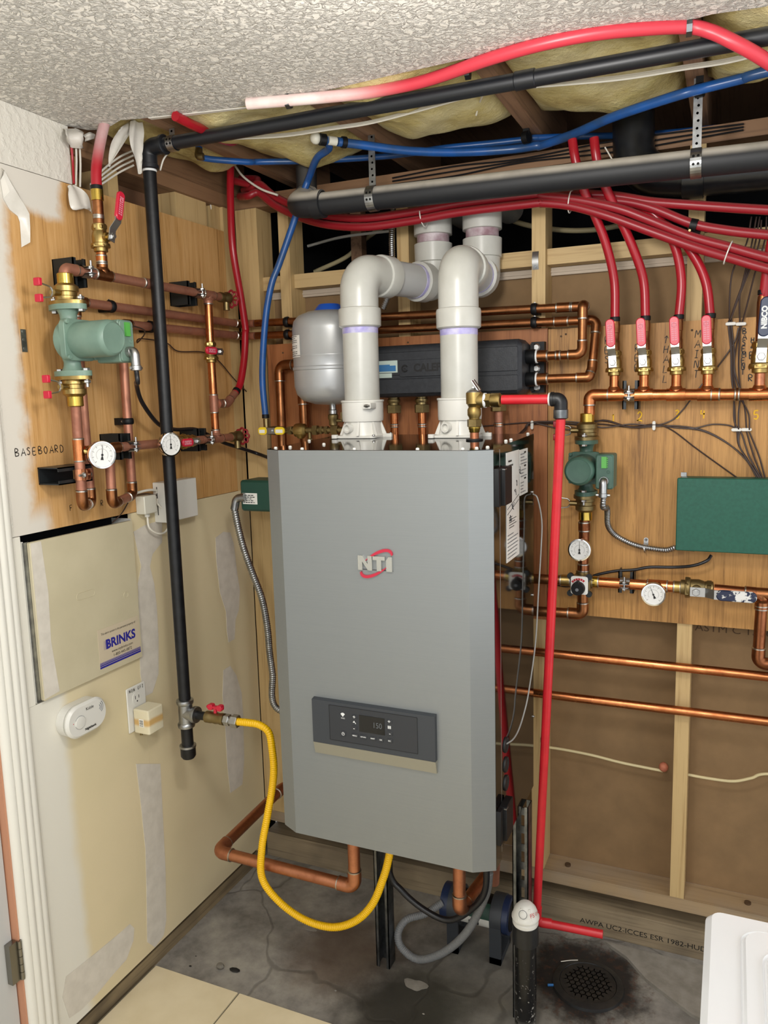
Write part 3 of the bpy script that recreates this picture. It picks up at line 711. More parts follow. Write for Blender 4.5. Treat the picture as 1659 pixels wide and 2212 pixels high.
# ---- back wall: studs, plates, blocking, far-side board and plywood backers
bw = MB(); bw.box((-.02, .0895, .178), (2.6, .102, 1.972)); wall_back = structure(bw.build('wall_back', 'paper_brown'))
for x0, x1 in ((.001, .0385), (.039, .081), (.160, .198), (.566, .604), (.972, 1.010), (1.378, 1.416), (1.784, 1.822), (2.19, 2.228)):
    slab('stud', 'stud_z', wall_back, (x0, 0, .1785), (x1, .0890, 2.2495))
slab('bottom_plate', 'sill_x', wall_back, (.0, .0, .139), (2.6, .089, .178))
slab('treated_sill', 'treated_x', wall_back, (.0, -.002, .0005), (2.6, .10, .092))
slab('treated_sill', 'treated_x', wall_back, (.0, .074, .0925), (2.6, .10, .1385))
slab('top_plate', 'plate_x', wall_back, (.0, .0, 2.250), (2.6, .089, 2.290))
bays = [(.0815, .1595), (.1985, .5655), (.6045, .9715), (1.0105, 1.3775), (1.4165, 1.7835), (1.8225, 2.1895)]
for a, b in bays[:5]:
    slab('fire_block', 'stud_x', wall_back, (a, .022, 1.993), (b, .088, 2.036))
    part('edge_trim', 'trim_dirty', wall_back, lambda m: (m.box((a, .074, 1.970), (b, .0885, 1.992)), m.box((a, .070, 1.978), (b, .075, 1.983))))
slab('plywood_panel', 'plywood_red', wall_back, (.106, -.0125, .98), (1.0195, -.0005, 1.818))
slab('plywood_panel', 'plywood_back', wall_back, (1.0215, -.0125, 1.003), (2.3, -.0005, 1.814))
# shade beyond the open stud bays, put into the colour of a near-black box
vd = MB(); vd.box((-.02, .93, 1.6), (2.6, .94, 2.545)); vd.box((-.02, .11, 1.60), (2.6, .93, 1.61)); vd.box((-.03, .10, 1.6), (-.02, .94, 2.545)); vd.box((2.6, .0, 0), (2.61, .94, 2.545)); void = structure(vd.build('wall_void', 'void_shade'))
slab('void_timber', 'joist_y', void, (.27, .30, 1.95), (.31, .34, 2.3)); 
# stencilled print on the board and the treated sill
text('ASTM C 1396', .030, (1.52, .0890, .967), EX, UZ, 'print_brown', wall_back, sx=1.15)
text('CREW', .030, (1.195, .0890, .998), EX, UZ, 'print_brown', wall_back, sx=1.15); text('1 725', .028, (1.345, .0890, .985), EX, UZ, 'print_brown', wall_back, sx=1.15)
text('2-08', .030, (1.085, .0890, 1.003), EX, UZ, 'print_brown', wall_back, sx=1.15)
text('AWPA UC2-ICCES ESR 1982-HUD 1280', .022, (1.33, -.0022, .036), EX, UZ, 'print_black', wall_back, sx=1.12)
for x in (1.075, 1.585): part('anchor_bolt', 'print_brown', wall_back, lambda m: m.cyl((x, .045, .178), (x, .045, .184), .009, 12))
for x, z in ((1.057, 1.793), (1.070, 1.798), (.20, 1.797), (.165, 1.79), (.60, 1.80), (1.395, 1.79)): part('screw_head', 'print_brown', wall_back, lambda m: m.cyl((x, -.0125, z), (x, -.0135, z), .003, 8))
for x in (1.389, 1.40): part('knot', 'print_brown', wall_back, lambda m: m.lathe([(0, .0), (.004, .0)], (x, -.0006, 2.06 - x*.0), (0, -1, 0), 10))
# ---- left wall
lw = MB(); lw.box((-.0127, -.5795, .060), (0, -.004, 1.3435)); lw.box((-.0127, -.980, .060), (0, -.580, .935)); lw.box((-.0127, -.980, .9355), (0, -.951, 1.3435)); wall_left = structure(lw.build('wall_left', 'drywall_beige'))
wall_left.location  # origin kept at the sheet's base
slab('bottom_plate', 'treated_y', wall_left, (-.075, -.985, .0), (-.006, -.003, .046))
slab('shade_backing', 'void_shade', wall_left, (-.135, -1.0, .0), (-.112, .094, 2.29)); slab('shade_backing', 'void_shade', wall_left, (-.111, .0895, .0), (-.021, .094, 2.29))  # black sheets added behind the wall to stop light leaking through the corner
def wl(mat): return mat
slab('plywood_panel', 'plywood_left', wall_left, (-.0127, -.965, 1.345), (0, -.066, 2.174))
slab('drywall_sheet', 'wall_white', wall_left, (-.0127, -3.4, 2.1755), (.0006, -.700, 2.3095))
slab('drywall_sheet', 'wall_white', wall_left, (-.0127, -1.0, 1.345), (.0004, -.9655, 2.1735))
slab('drywall_sheet', 'wall_white', wall_left, (-.0127, -1.96, 2.0605), (.0003, -1.0005, 2.1735))
slab('drywall_sheet', 'wall_white', wall_left, (-.0127, -3.4, .02), (.0004, -1.96, 2.1735))
for a, b in ((-.70, -.665), (-.56, -.522), (-.285, -.135), (-.100, -.064)): slab('stud', 'stud_z', wall_left, (-.102, a, 1.36), (-.0132, b, 2.2495))
slab('stud', 'stud_z', wall_left, (-.100, -.0635, .05), (-.002, -.0055, 2.2495))
slab('backing_board', 'cardboard_brown', wall_left, (-.110, -1.2, 1.36), (-.1025, -.13, 2.2495))
slab('top_plate', 'plate_y', wall_left, (-.102, -1.2, 2.250), (-.001, -.002, 2.290))
slab('shade_backing', 'void_shade', wall_left, (-.110, -.13, 1.36), (-.1035, .088, 2.2495))  # near-black sheet, its colour is the shade in the gap between studs
# joint compound left on the lower sheet
def mud(P, name='mud_patch', mat='mud_grey', t=.0009, plane=0.0):
    def f(m): m.prism([(p[1], p[2]) for p in P], (plane + .0002, 0, 0), EY, UZ, t)
    return part(name, mat, wall_left, f)
mud([(0.0000, -0.2049, 1.2100), (0.0000, -0.1614, 1.2223), (0.0000, -0.1235, 1.2131), (0.0000, -0.1076, 1.1726), (0.0000, -0.0999, 1.0949), (0.0000, -0.0877, 1.0091), (0.0000, -0.0988, 0.9461), (0.0000, -0.1219, 0.9164), (0.0000, -0.1329, 0.8538), (0.0000, -0.1678, 0.8525), (0.0000, -0.1735, 0.8954), (0.0000, -0.1722, 0.9595), (0.0000, -0.1990, 1.0300), (0.0000, -0.2076, 1.1345)])
mud([(0.0000, -0.2050, 0.7698), (0.0000, -0.1657, 0.7715), (0.0000, -0.1347, 0.7279), (0.0000, -0.1104, 0.6581), (0.0000, -0.1082, 0.5706), (0.0000, -0.1173, 0.4178), (0.0000, -0.1353, 0.3379), (0.0000, -0.2067, 0.3417), (0.0000, -0.2131, 0.4308), (0.0000, -0.2133, 0.5824), (0.0000, -0.2179, 0.6857)])
mud([(0.0000, -0.5764, 1.2921), (0.0000, -0.5333, 1.3021), (0.0000, -0.4554, 1.3073), (0.0000, -0.4621, 1.2424), (0.0000, -0.5061, 1.2153), (0.0000, -0.5204, 1.1831), (0.0000, -0.5076, 1.1299), (0.0000, -0.5034, 1.0626), (0.0000, -0.5059, 0.9654), (0.0000, -0.5163, 0.8647), (0.0000, -0.5474, 0.8183), (0.0000, -0.5840, 0.8189), (0.0000, -0.5908, 0.8902), (0.0000, -0.5866, 0.9645), (-0.0000, -0.5777, 1.0818), (0.0000, -0.5745, 1.1454), (0.0000, -0.5557, 1.1905)])
mud([(-0.0000, -0.6348, 0.6414), (0.0000, -0.5364, 0.5964), (0.0000, -0.5414, 0.4363), (0.0000, -0.5464, 0.2736), (0.0000, -0.5589, 0.1132), (0.0000, -0.5749, 0.0732), (0.0000, -0.6148, 0.0617), (0.0000, -0.6447, 0.0994), (0.0000, -0.6306, 0.2700), (0.0000, -0.6234, 0.3733), (-0.0000, -0.6275, 0.5079)])
mud([(0.0000, -0.9388, 0.2089), (-0.0000, -0.8565, 0.2027), (0.0000, -0.7407, 0.1981), (-0.0000, -0.7063, 0.1984), (0.0000, -0.6912, 0.1749), (0.0000, -0.6982, 0.1422), (0.0000, -0.7300, 0.1060), (-0.0000, -0.7849, 0.0989), (0.0000, -0.8443, 0.0871), (0.0000, -0.8998, 0.0851), (0.0000, -0.9402, 0.0926), (-0.0000, -0.9553, 0.1632)])
# loose paper tape by the door head and a flap of primer
def flap(m):
    rows = []
    A_ = [(0.0000, -0.9103, 2.1642), (0.0000, -0.8879, 2.1430), (0.0000, -0.8692, 2.1203), (0.0000, -0.8547, 2.0961), (0.0000, -0.8450, 2.0843), (0.0000, -0.8464, 2.0531), (0.0000, -0.8513, 2.0176)]
    B_ = [(0.0000, -0.9134, 2.1372), (0.0000, -0.9097, 2.0984), (0.0000, -0.8953, 2.0779), (0.0000, -0.8752, 2.0683), (0.0000, -0.8702, 2.0556), (0.0000, -0.8707, 2.0316), (0.0000, -0.8721, 2.0005)]
    for i, (a, b) in enumerate(zip(A_, B_)):
        a, b = V(a), V(b); rows.append([b + V((.001, 0, 0)), b.lerp(a, .35) + V((.010 + .004*math.sin(i*2), 0, 0)), b.lerp(a, .7) + V((.014, 0, 0)), a + V((.002, 0, 0))])
    m.sheet(rows)
part('loose_tape', 'poly_sheet', wall_left, flap)
marker('BASEBOARD', (0.0000, -0.9420, 1.5287), EY, UZ, .017, 'marker_black', wall_left, w=.0021, adv=.98)
marker('F', (0.0000, -0.7946, 1.3817), EY, UZ, .014, 'marker_black', wall_left, w=.0018); marker('R', (0.0000, -0.6890, 1.3798), EY, UZ, .014, 'marker_black', wall_left, w=.0018)
# pencilled and chalked notes on the right-hand backer
PY = -.0128
for ch, p in zip('12345', ((1.1953, -0.0128, 1.5554), (1.2628, -0.0128, 1.5567), (1.3588, -0.0128, 1.5616), (1.4215, -0.0128, 1.5628), (1.5477, -0.0128, 1.5590))):
    marker(ch, (p[0], PY, p[2]), EX, UZ, .022 if ch != '2' else .026, 'crayon_yellow', wall_back, w=.0036)
marker('^HALL', (1.3260, -0.0128, 1.7603), EX, UZ, .019, 'marker_black', wall_back, stacked=True, w=.0020, slant=.15)
marker('MAINT', (1.4023, -0.0128, 1.7703), EX, UZ, .019, 'marker_black', wall_back, stacked=True, w=.0020, slant=.12)
marker('RES', (1.1759, -0.0128, 1.7660), EX, UZ, .019, 'marker_black', wall_back, stacked=True, w=.0020)
marker('REE', (1.2546, -0.0128, 1.7415), EX, UZ, .019, 'marker_black', wall_back, stacked=True, w=.0020)
marker('BASEMENT', (1.5154, -0.0128, 1.7739), EX, UZ, .0135, 'marker_black', wall_back, stacked=True, w=.0024, lead=1.08)
marker('HZ', (1.5353, -0.0128, 1.7515), EX, UZ, .012, 'marker_black', wall_back, stacked=True, w=.0024, lead=1.1)
marker('BAR', (1.5331, -0.0128, 1.7108), EX, UZ, .0165, 'marker_black', wall_back, stacked=True, w=.0024, lead=1.7)
marker('N', (1.000, -.0006, .592), EX, UZ, .016, 'marker_black', wall_back, w=.0018)
# ---- door casing, jamb and door
cs = MB()
def cas(m, y0, y1, z0, z1):
    n = 8; prof = [(0, .004), (.06, .012), (.20, .017), (.26, .014), (.34, .018), (.46, .018), (.50, .014), (.58, .018), (.70, .018), (.76, .013), (.84, .016), (.95, .013), (1, .010)]
    vs = []; 
    for t, x in prof: vs += [(x, y0 + (y1 - y0)*t, z0), (x, y0 + (y1 - y0)*t, z1)]
    k = len(prof); vs += [(0, y0, z0), (0, y0, z1), (0, y1, z0), (0, y1, z1)]
    m.add(vs, [(2*i, 2*i+2, 2*i+3, 2*i+1) for i in range(k-1)] + [(2*k, 0, 1, 2*k+1), (2*k-2, 2*k+2, 2*k+3, 2*k-1)])
cas(cs, -1.062, -.980, 0.01, 2.06); trim = structure(cs.build('trim_1', 'trim_white', sharp=60))
slab('head_casing', 'trim_white', trim, (.0005, -1.96, 2.0605), (.016, -.980, 2.13))
slab('jamb_edge', 'jamb_orange', trim, (-.115, -1.067, .01), (.004, -1.0625, 2.06))
slab('jamb', 'trim_white', trim, (-.115, -1.0622, .01), (-.0128, -.9905, 2.06))
dr = MB(); dr.box((-.052, -1.955, .02), (-.014, -1.0705, 2.055)); door = structure(dr.build('door_1', 'door_grey'))
def hinge(m):
    m.box((-.013, -1.092, .300), (.003, -1.0695, .400)); 
    for i in range(5): m.cyl((.006, -1.066, .300 + .02*i + .0006), (.006, -1.066, .320 + .02*i - .0006), .0052, 12)
    m.box((.0045, -1.064, .300), (.0060, -1.040, .400))
part('hinge', 'hinge_nickel', door, hinge)

# ================================================================== LEFT WALL EQUIPMENT
rc = .0118
# ---- black iron gas line
gx, gy = .106, -.537
gas = thing('gas_pipe', 'black iron gas pipe hung along the joists and dropping down the door wall', 'pipe', (gx, gy, .64))
def gp(name, mat, fn): return part(name, mat, gas, fn)
gp('pipe', 'black_iron', lambda m: m.cyl((gx, gy, .80), (gx, gy, 2.262), .0167, 18))
gp('pipe', 'black_iron_dusty', lambda m: m.cyl((gx + .02, gy, 2.288), (2.2, gy - .004, 2.268), .0167, 18))
gp('coupling', 'black_iron_dusty', lambda m: m.lathe([(.0168, -.022), (.0188, -.020), (.0188, .020), (.0168, .022)], (1.085, gy - .002, 2.279), EX, 18))
gp('elbow', 'black_iron_dusty', lambda m: (m.tube(fil([(gx, gy, 2.235), (gx, gy, 2.288), (gx + .055, gy, 2.288)], .022, 8), .0215, 18), m.lathe([(.0215, -.006), (.0245, -.004), (.0245, .004), (.0215, .006)], (gx, gy, 2.240), UZ, 18), m.lathe([(.0215, -.006), (.0245, -.004), (.0245, .004), (.0215, .006)], (gx + .05, gy, 2.288), EX, 18)))
gp('thread_dope', 'print_white', lambda m: m.lathe([(.0172, -.003), (.0185, -.001), (.0182, .002), (.0170, .004)], (gx, gy, 2.232), UZ, 18))
def teeb(m):
    m.lathe([(.0165, -.042), (.0235, -.040), (.0245, -.034), (.0235, -.029), (.0200, -.026), (.0200, .026), (.0235, .029), (.0245, .034), (.0235, .040), (.0165, .042)], (gx, gy, .768), UZ, 20)
    m.lathe([(.0200, .0), (.0195, .026), (.0235, .029), (.0240, .034), (.0230, .040), (.0120, .041)], (gx, gy, .768), EX, 20)
gp('tee', 'galvanized', teeb)
gp('nipple', 'black_iron', lambda m: m.cyl((gx, gy, .66), (gx, gy, .73), .0167, 18))
gp('cap', 'black_iron', lambda m: m.lathe([(.0, -.022), (.017, -.021), (.0215, -.014), (.0215, .010), (.0175, .012)], (gx, gy, .655), UZ, 20))
gp('cap_rim', 'galvanized', lambda m: m.lathe([(.0175, -.004), (.0235, -.003), (.0235, .003), (.0175, .004)], (gx, gy, .670), UZ, 20))
gp('nipple', 'black_iron', lambda m: m.cyl((gx + .038, gy, .768), (gx + .075, gy, .768), .0120, 16))
gv = thing('gas_valve', 'brass gas shutoff valve with small red lever at the foot of the black pipe', 'valve', (gx + .10, gy, .75))
part('body', 'brass_dull', gv, lambda m: (m.lathe([(.011, .070), (.0165, .072), (.0165, .090), (.0150, .094), (.0165, .105), (.0150, .116), (.0165, .120), (.0165, .132), (.012, .134)], (gx, gy, .768), EX, 18),))
part('lever', 'handle_red', gv, lambda m: (m.cyl((gx + .103, gy, .783), (gx + .103, gy, .800), .005, 10), m.rbox((gx + .076, gy - .006, .796), (gx + .130, gy + .006, .803), .004, 'z', 2, .001), m.rbox((gx + .082, gy - .008, .792), (gx + .098, gy + .008, .808), .004, 'y', 2, .001), m.rbox((gx + .112, gy - .008, .792), (gx + .128, gy + .008, .808), .004, 'y', 2, .001)))
part('flare_nut', 'zinc_bright', gv, lambda m: (m.hexa((gx + .134, gy, .768), (gx + .150, gy, .768), .0165), m.cyl((gx + .150, gy, .768), (gx + .158, gy, .768), .012, 16), m.hexa((gx + .158, gy, .768), (gx + .178, gy, .768), .0185)))
ribbed('gas_hose', 'yellow corrugated gas hose looping from the wall valve under the boiler',
  [(gx + .176, gy, .768), (.315, gy, .770), (.350, -.535, .768), (.376, -.53, .748), (.384, -.53, .70), (.383, -.525, .645), (.372, -.52, .585), (0.3586, -0.5300, 0.5057), (0.3406, -0.5400, 0.4062), (0.3333, -0.5350, 0.3118), (0.3758, -0.5200, 0.2415), (0.4441, -0.5000, 0.1906), (0.5314, -0.5000, 0.1912), (0.6046, -0.5000, 0.2299), (0.6575, -0.5000, 0.2938), (0.6911, -0.5000, 0.3760), (0.7081, -0.5000, 0.4347), (.728, -.5, .535), (.735, -.5, .575)], .0108, 'hose_yellow', .0060, .0019)

# ---- upper left copper: pump discharge, PEX take-off, drain cock
PX, PYY, PZ = .08, -.827, 1.7895
pump('pale green circulator pump with silver conduit elbow on the door-side plywood', (PX, PYY, PZ), EX, 1.0, 'pump_green', .0815)
iso_valve('brass flange valve with red-tipped fork handle above the pale green pump', (PX, PYY, PZ + .0815), (0, 0, 1), EX)
iso_valve('brass flange valve with red-tipped fork handle below the pale green pump', (PX, PYY, PZ - .0815), (0, 0, -1), EX)
top = run('copper_pipe', 'horizontal copper pipe from the elbow above the pale green pump to a drain cock', [(PX, PYY, 1.905), (PX, PYY, 1.953), (PX, -.225, 1.950)], rc, 'copper_aged')
tee(top, (PX, -.705, 1.953), EY, UZ, rc, 'copper_brown'); tee(top, (PX, -.281, 1.950), EY, (0, 0, -1), rc, 'copper_aged')
coupling(top, (PX, -.56, 1.952), (PX, -.52, 1.952), rc, 'copper_aged')
hose_bib('red wheel drain cock on the end of the upper horizontal copper pipe', (PX, -.226, 1.950), EY, group=None)
clamp_on_strut('black strut stub clamping the upper copper pipe beside the pump elbow', (PX, -.765, 1.953), EY, EX, rc)
clamp_on_strut('black strut stub clamping the upper copper pipe beside the red wheel', (PX, -.335, 1.950), EY, EX, rc)
r1 = run('copper_riser', 'short copper riser between the upper pipe and the red-handled ball valve', [(PX, -.705, 1.966), (PX, -.705, 2.010)], rc, 'copper_bright'); coupling(r1, (PX, -.705, 1.984), (PX, -.705, 1.998), rc, 'copper_bright')
ball_valve('brass ball valve with red lever pointing up under the overspray-whitened red pipe', (PX, -.705, 2.040), UZ, EX, 1.0, lever=.25, gl=.070)
r2 = thing('copper_stub', 'brass and copper adapter between the upright red-levered valve and its red pipe', 'pipe fitting', (PX, -.705, 2.07))
part('copper_sleeve', 'copper_brown', r2, lambda m: m.cyl((PX, -.705, 2.07), (PX, -.704, 2.130), .0130, 18)); coupling(r2, (PX, -.705, 2.086), (PX, -.705, 2.092), rc, 'solder')
part('pex_adapter', 'brass_bright', r2, lambda m: m.lathe([(.0135, 0), (.0148, .001), (.0148, .026), (.0130, .028)], (PX, -.704, 2.126), UZ, 20))
o = hose('pex_riser', 'red pipe with white overspray rising through the ceiling hole on the door wall', [(PX, -.704, 2.150), (PX, -.700, 2.20), (PX + .002, -.684, 2.260), (PX + .004, -.664, 2.315), (PX + .01, -.64, 2.38)], .0128, 'pex_red_overspray')
pex_end(o, (PX, -.704, 2.150), UZ, .0128)
# ---- second and third lines: pump suction and return, clipped flat to the wall
WX_ = .034
lo2 = run('copper_pipe', 'copper pipe looping below the pale green pump, then along the wall as second line', [(PX, PYY, 1.66), (PX, -.832, 1.402), (WX_, -.757, 1.396), (WX_, -.757, 1.889), (WX_, -.046, 1.886), (.085, -.046, 1.885)], rc, 'copper_aged', fmat='copper_brown')
tee(lo2, (PX, -.829, 1.535), UZ, (.3, .9, 0), rc, 'copper_bright', rb=.008)
lo3 = run('copper_pipe', 'copper pipe with a U bend above the beige panel, then along as third line', [(PX, -.36, 1.531), (PX, -.730, 1.533), (PX, -.733, 1.392), (WX_, -.606, 1.398), (WX_, -.603, 1.847), (WX_, -.046, 1.848), (.085, -.046, 1.846)], rc, 'copper_aged', fmat='copper_brown')
pipe_clip('black clip holding the second copper line on the door-side plywood', (WX_, -.636, 1.888), EY, EX, rc, None, WX_)
pipe_clip('black clip holding the third copper line on the door-side plywood', (WX_, -.488, 1.847), EY, EX, rc, None, WX_)
pipe_clip('black clip on the vertical return pipe above the dial thermometers', (WX_, -.6045, 1.595), UZ, EX, rc, None, WX_)
# ---- lower horizontal line: gauges, valve, drain cock
low_ = run('copper_pipe', 'lower copper pipe on the door-side plywood carrying a thermometer and red lever valve', [(PX, -.355, 1.531), (PX, -.205, 1.530)], rc, 'copper_aged'); tee(low_, (PX, -.282, 1.530), EY, UZ, rc, 'copper_aged')
ball_valve('brass ball valve with short red lever lying along the lower door-side copper pipe', (PX, -.420, 1.531), EY, EX, .95, lever=math.pi, gl=.05, body='brass')
hose_bib('red wheel drain cock on the end of the lower copper pipe', (PX, -.206, 1.530), EY, group=None)
clamp_on_strut('black strut stub clamping the lower copper pipe between the two thermometers', (PX, -.655, 1.532), EY, EX, rc)
clamp_on_strut('black strut stub clamping the lower copper pipe beside its red wheel', (PX, -.330, 1.530), EY, EX, rc)
clamp_on_strut('black strut stub with a copper-plated clamp on the pipe below the pump', (PX, -.831, 1.477), UZ, EX, rc, L=.105, pm='copper_pink')
gauge('dial thermometer on the vertical pipe below the pale green pump', (.128, -.806, 1.522), (.86, -.42, .05), (PX, -.829, 1.535), .0335, -6)
gauge('dial thermometer crossing the black gas pipe on the lower copper pipe', (.138, -.566, 1.531), (.93, -.30, .06), (PX, -.55, 1.531), .0325, 0)
ris = run('copper_riser', 'bright copper riser with a ball valve between the upper and lower door-side pipes', [(PX, -.281, 1.937), (PX, -.283, 1.815)], rc, 'copper_bright')
ris2 = run('copper_riser', 'bright copper riser feeding the red pipe on the door-side plywood', [(PX, -.283, 1.755), (PX, -.282, 1.545)], rc, 'copper_bright'); tee(ris2, (PX, -.282, 1.634), UZ, EY, rc, 'copper_aged')
ball_valve('brass ball valve with lever turned sideways over a white tag beside the red pipe', (PX, -.283, 1.785), UZ, EX, .92, lever=-math.pi/2, gl=.055, print_=True)
br = run('copper_branch', 'short copper branch elbow under the long red pipe', [(PX, -.262, 1.634), (PX, -.215, 1.634), (PX, -.170, 1.664)], rc, 'copper_aged')
o = hose('pex_riser', 'long red pipe bowing beside the corner from the lower copper branch to the joists', [(PX, -.170, 1.664), (PX, -.138, 1.695), (PX, -.108, 1.775), (0.0800, -0.0955, 1.8488), (0.0800, -0.0931, 1.8709), (0.0800, -0.1104, 1.9651), (0.0800, -0.1398, 2.1017), (0.0800, -0.1391, 2.2392), (0.0800, -0.1311, 2.3224), (.082, -.128, 2.36)], .0112, 'pex_red')
pex_end(o, (PX, -.166, 1.667), (0, .75, .66), .0112)
# ---- wall boxes
ap = thing('alarm_panel', 'beige metal alarm panel set in the door wall under a dark slot', 'control panel', (0, -.77, .94))
part('back_plate_shade', 'void_shade', ap, lambda m: m.box((-.07, -.9495, .938), (-.066, -.582, 1.343))); part('back_box', 'plastic_white', ap, lambda m: (m.box((-.066, -.9495, .938), (.002, -.946, 1.330)), m.box((-.066, -.585, .938), (-.001, -.582, 1.330)), m.box((-.066, -.9495, .938), (-.001, -.582, .941))))  # back plate coloured near black for the shade in the slot
part('back_box_edge', 'galvanized', ap, lambda m: m.box((.0022, -.9495, .940), (.0040, -.932, 1.328)))
cov = part('cover', 'panel_beige', ap, lambda m: m.rbox((.004, -.938, .941), (.014, -.592, 1.327), .004, 'x', 2, .001))
part('knockout', 'panel_beige', cov, lambda m: m.tube([(.0142, y_, z_) for y_, z_ in [(-.78 + .022*math.copysign(1, math.cos(a)) + .009*math.cos(a), 1.165 + .009*math.sin(a)) for a in [math.radians(10*i + 5) for i in range(37)]]], .0008, 6))
part('knockout', 'panel_beige', cov, lambda m: m.tube([(.0142, -.638 + .008*math.cos(math.radians(10*i)), 1.130 + .008*math.sin(math.radians(10*i))) for i in range(37)], .0008, 6))
part('primer_smear', 'mud_grey', cov, lambda m: m.prism([(-.936, .945), (-.890, .950), (-.902, 1.08), (-.897, 1.20), (-.905, 1.325), (-.936, 1.325)], (.0141, 0, 0), EY, UZ, .0004))
sk = part('sticker', 'label_cream', cov, lambda m: m.box((.0140, -.752, .957), (.0146, -.598, 1.062)))
text('BRINKS', .034, (.0147, -.671, 1.016), EY, UZ, 'print_blue', sk, bold=.0012)
part('logo_bars', 'print_blue', sk, lambda m: [m.add([(.0150, -.733 + i*.0042, 1.004), (.0150, -.733 + i*.0042 + .0006 + i*.0005, 1.004), (.0150, -.733 + i*.0042 + .0006 + i*.0005, 1.028), (.0150, -.733 + i*.0042, 1.028)], [(0, 1, 2, 3)]) for i in range(4)])
text('This alarm system is the personal property of:', .0085, (.0147, -.676, 1.048), EY, UZ, 'print_black', sk, sx=.82); text('www.mybrinks.com', .0105, (.0147, -.667, .993), EY, UZ, 'print_black', sk, sx=.95); text('1-800-445-0872', .0110, (.0147, -.667, .981), EY, UZ, 'print_black', sk, sx=1.0)
part('sticker_bars', 'print_blue', sk, lambda m: [m.box((.0146, -.752, .958 + h), (.0149, -.598, .958 + h + t)) for h, t in ((0, .0050), (.0062, .0034), (.0108, .0022), (.0142, .0012))])
# CO alarm
co = thing('co_alarm', 'white oblong carbon monoxide alarm on the door wall below the alarm panel', 'alarm', (0, -.80, .80))
cy, cz = (0.0380, -0.8325, 0.8618)[1:]
part('base', 'plastic_white', co, lambda m: m.rbox((.0005, cy - .066, cz - .040), (.024, cy + .066, cz + .040), .040, 'x', 8))
fc = part('face', 'plastic_white', co, lambda m: m.rbox((.0242, cy - .068, cz - .042), (.040, cy + .068, cz + .042), .041, 'x', 8, .006))
part('button', 'plastic_white', fc, lambda m: m.lathe([(.0165, 0), (.0165, .001), (.0150, .0012), (.0150, .003), (.0125, .0035), (.0, .0035)], (.040, cy - .026, cz - .002), EX, 24))
part('button_ring', 'print_grey', fc, lambda m: (m.torus((.0403, cy - .026, cz - .002), EX, .0165, .0007, 28, 5, 20, 150), m.torus((.0403, cy - .026, cz - .002), EX, .0165, .0007, 28, 5, 200, 330)))
part('sound_slot', 'print_grey', fc, lambda m: [m.torus((.0402, cy + .036, cz + .014), EX, .007 + .005*i, .0009, 28, 5, -55, 50) for i in range(3)])
text('Kidde', .011, (.0405, cy + .008, cz + .024), EY, UZ, 'print_black', fc); text('Nighthawk', .0085, (.0405, cy + .006, cz - .026), EY, UZ, 'print_black', fc, bold=.0003)
part('hush_mark', 'handle_red', fc, lambda m: m.cyl((.0400, cy - .048, cz + .002), (.0405, cy - .048, cz + .002), .0012, 8))
# outlet, its plug-in transformer
ou = thing('wall_outlet', 'white duplex outlet plate marked NON GFI on the door wall', 'outlet', (0, -.617, .737))
pl_ = part('cover_plate', 'plastic_white', ou, lambda m: m.rbox((.0004, -.655, .738), (.0055, -.580, .866), .004, 'x', 3, .002))
for zc in (.830, .775):
    rcp = part('receptacle', 'plastic_white', ou, lambda m: m.rbox((.0055, -.634, zc - .016), (.0070, -.601, zc + .016), .012, 'x', 5))
    part('slot', 'print_black', rcp, lambda m: (m.box((.0068, -.6255, zc - .002), (.0073, -.6235, zc + .008)), m.box((.0068, -.6115, zc - .002), (.0073, -.6095, zc + .007)), m.cyl((.0068, -.6175, zc - .009), (.0073, -.6175, zc - .009), .0025, 8)))
marker('NON GFI', (.0057, -.646, .852), EY, UZ, .0085, 'marker_black', pl_, w=.0013, adv=1.02)
tr_ = thing('plug_transformer', 'cream plug-in transformer with a brown band, plugged into the white outlet', 'transformer', (.04, -.61, .735))
tb = part('case', 'plastic_cream', tr_, lambda m: m.rbox((.008, -.640, .736), (.062, -.578, .806), .005, 'z', 3, .003))
part('barcode', 'label_white', tb, lambda m: m.box((.028, -.6406, .757), (.044, -.6400, .780)))
part('bars', 'print_black', tb, lambda m: [m.box((.030, -.6409, .7595 + i*.0026), (.042, -.6406, .7595 + i*.0026 + random.uniform(.0006, .0016))) for i in range(7)])
part('terminal', 'brass_dull', tr_, lambda m: m.cyl((.022, -.628, .728), (.022, -.628, .736), .004, 10))
# white module, phone jack, cable
wbx = thing('wall_module', 'white square module with a side slot behind the black pipe', 'electrical box', (.02, -.41, 1.303))
part('case', 'plastic_white', wbx, lambda m: m.rbox((.0005, -.486, 1.304), (.042, -.340, 1.418), .002, 'x', 2, .0015))
part('slot', 'print_black', wbx, lambda m: m.box((.014, -.4866, 1.325), (.0165, -.4858, 1.406)))
pj = thing('phone_jack', 'small grey-white wall jack beside the white module', 'electrical box', (.015, -.54, 1.338))
part('case', 'plastic_offwhite', pj, lambda m: m.rbox((.0005, -.560, 1.338), (.032, -.510, 1.388), .003, 'x', 2, .002))
part('plug', 'plastic_white', pj, lambda m: m.rbox((.012, -.541, 1.328), (.022, -.529, 1.3385), .002, 'z', 2))
tag(MB().tube(cr([(.017, -.535, 1.330), (.018, -.532, 1.298), (.022, -.505, 1.277), (.028, -.478, 1.276), (.032, -.462, 1.300), (.030, -.475, 1.335), (.024, -.489, 1.352), (.018, -.492, 1.362), (.015, -.4865, 1.372)], 10), .0030, 10).build('telephone_cable', 'wire_white'), 'white flat phone cord looping between the jack and the white module', 'cable')
tag(MB().tube(cr([(.022, -.62, 1.398), (.020, -.575, 1.400), (.020, -.530, 1.402), (.018, -.495, 1.398), (.015, -.488, 1.390)], 10), .0036, 10).build('white_cable', 'wire_white'), 'thick white cable entering the slot of the white module', 'cable')
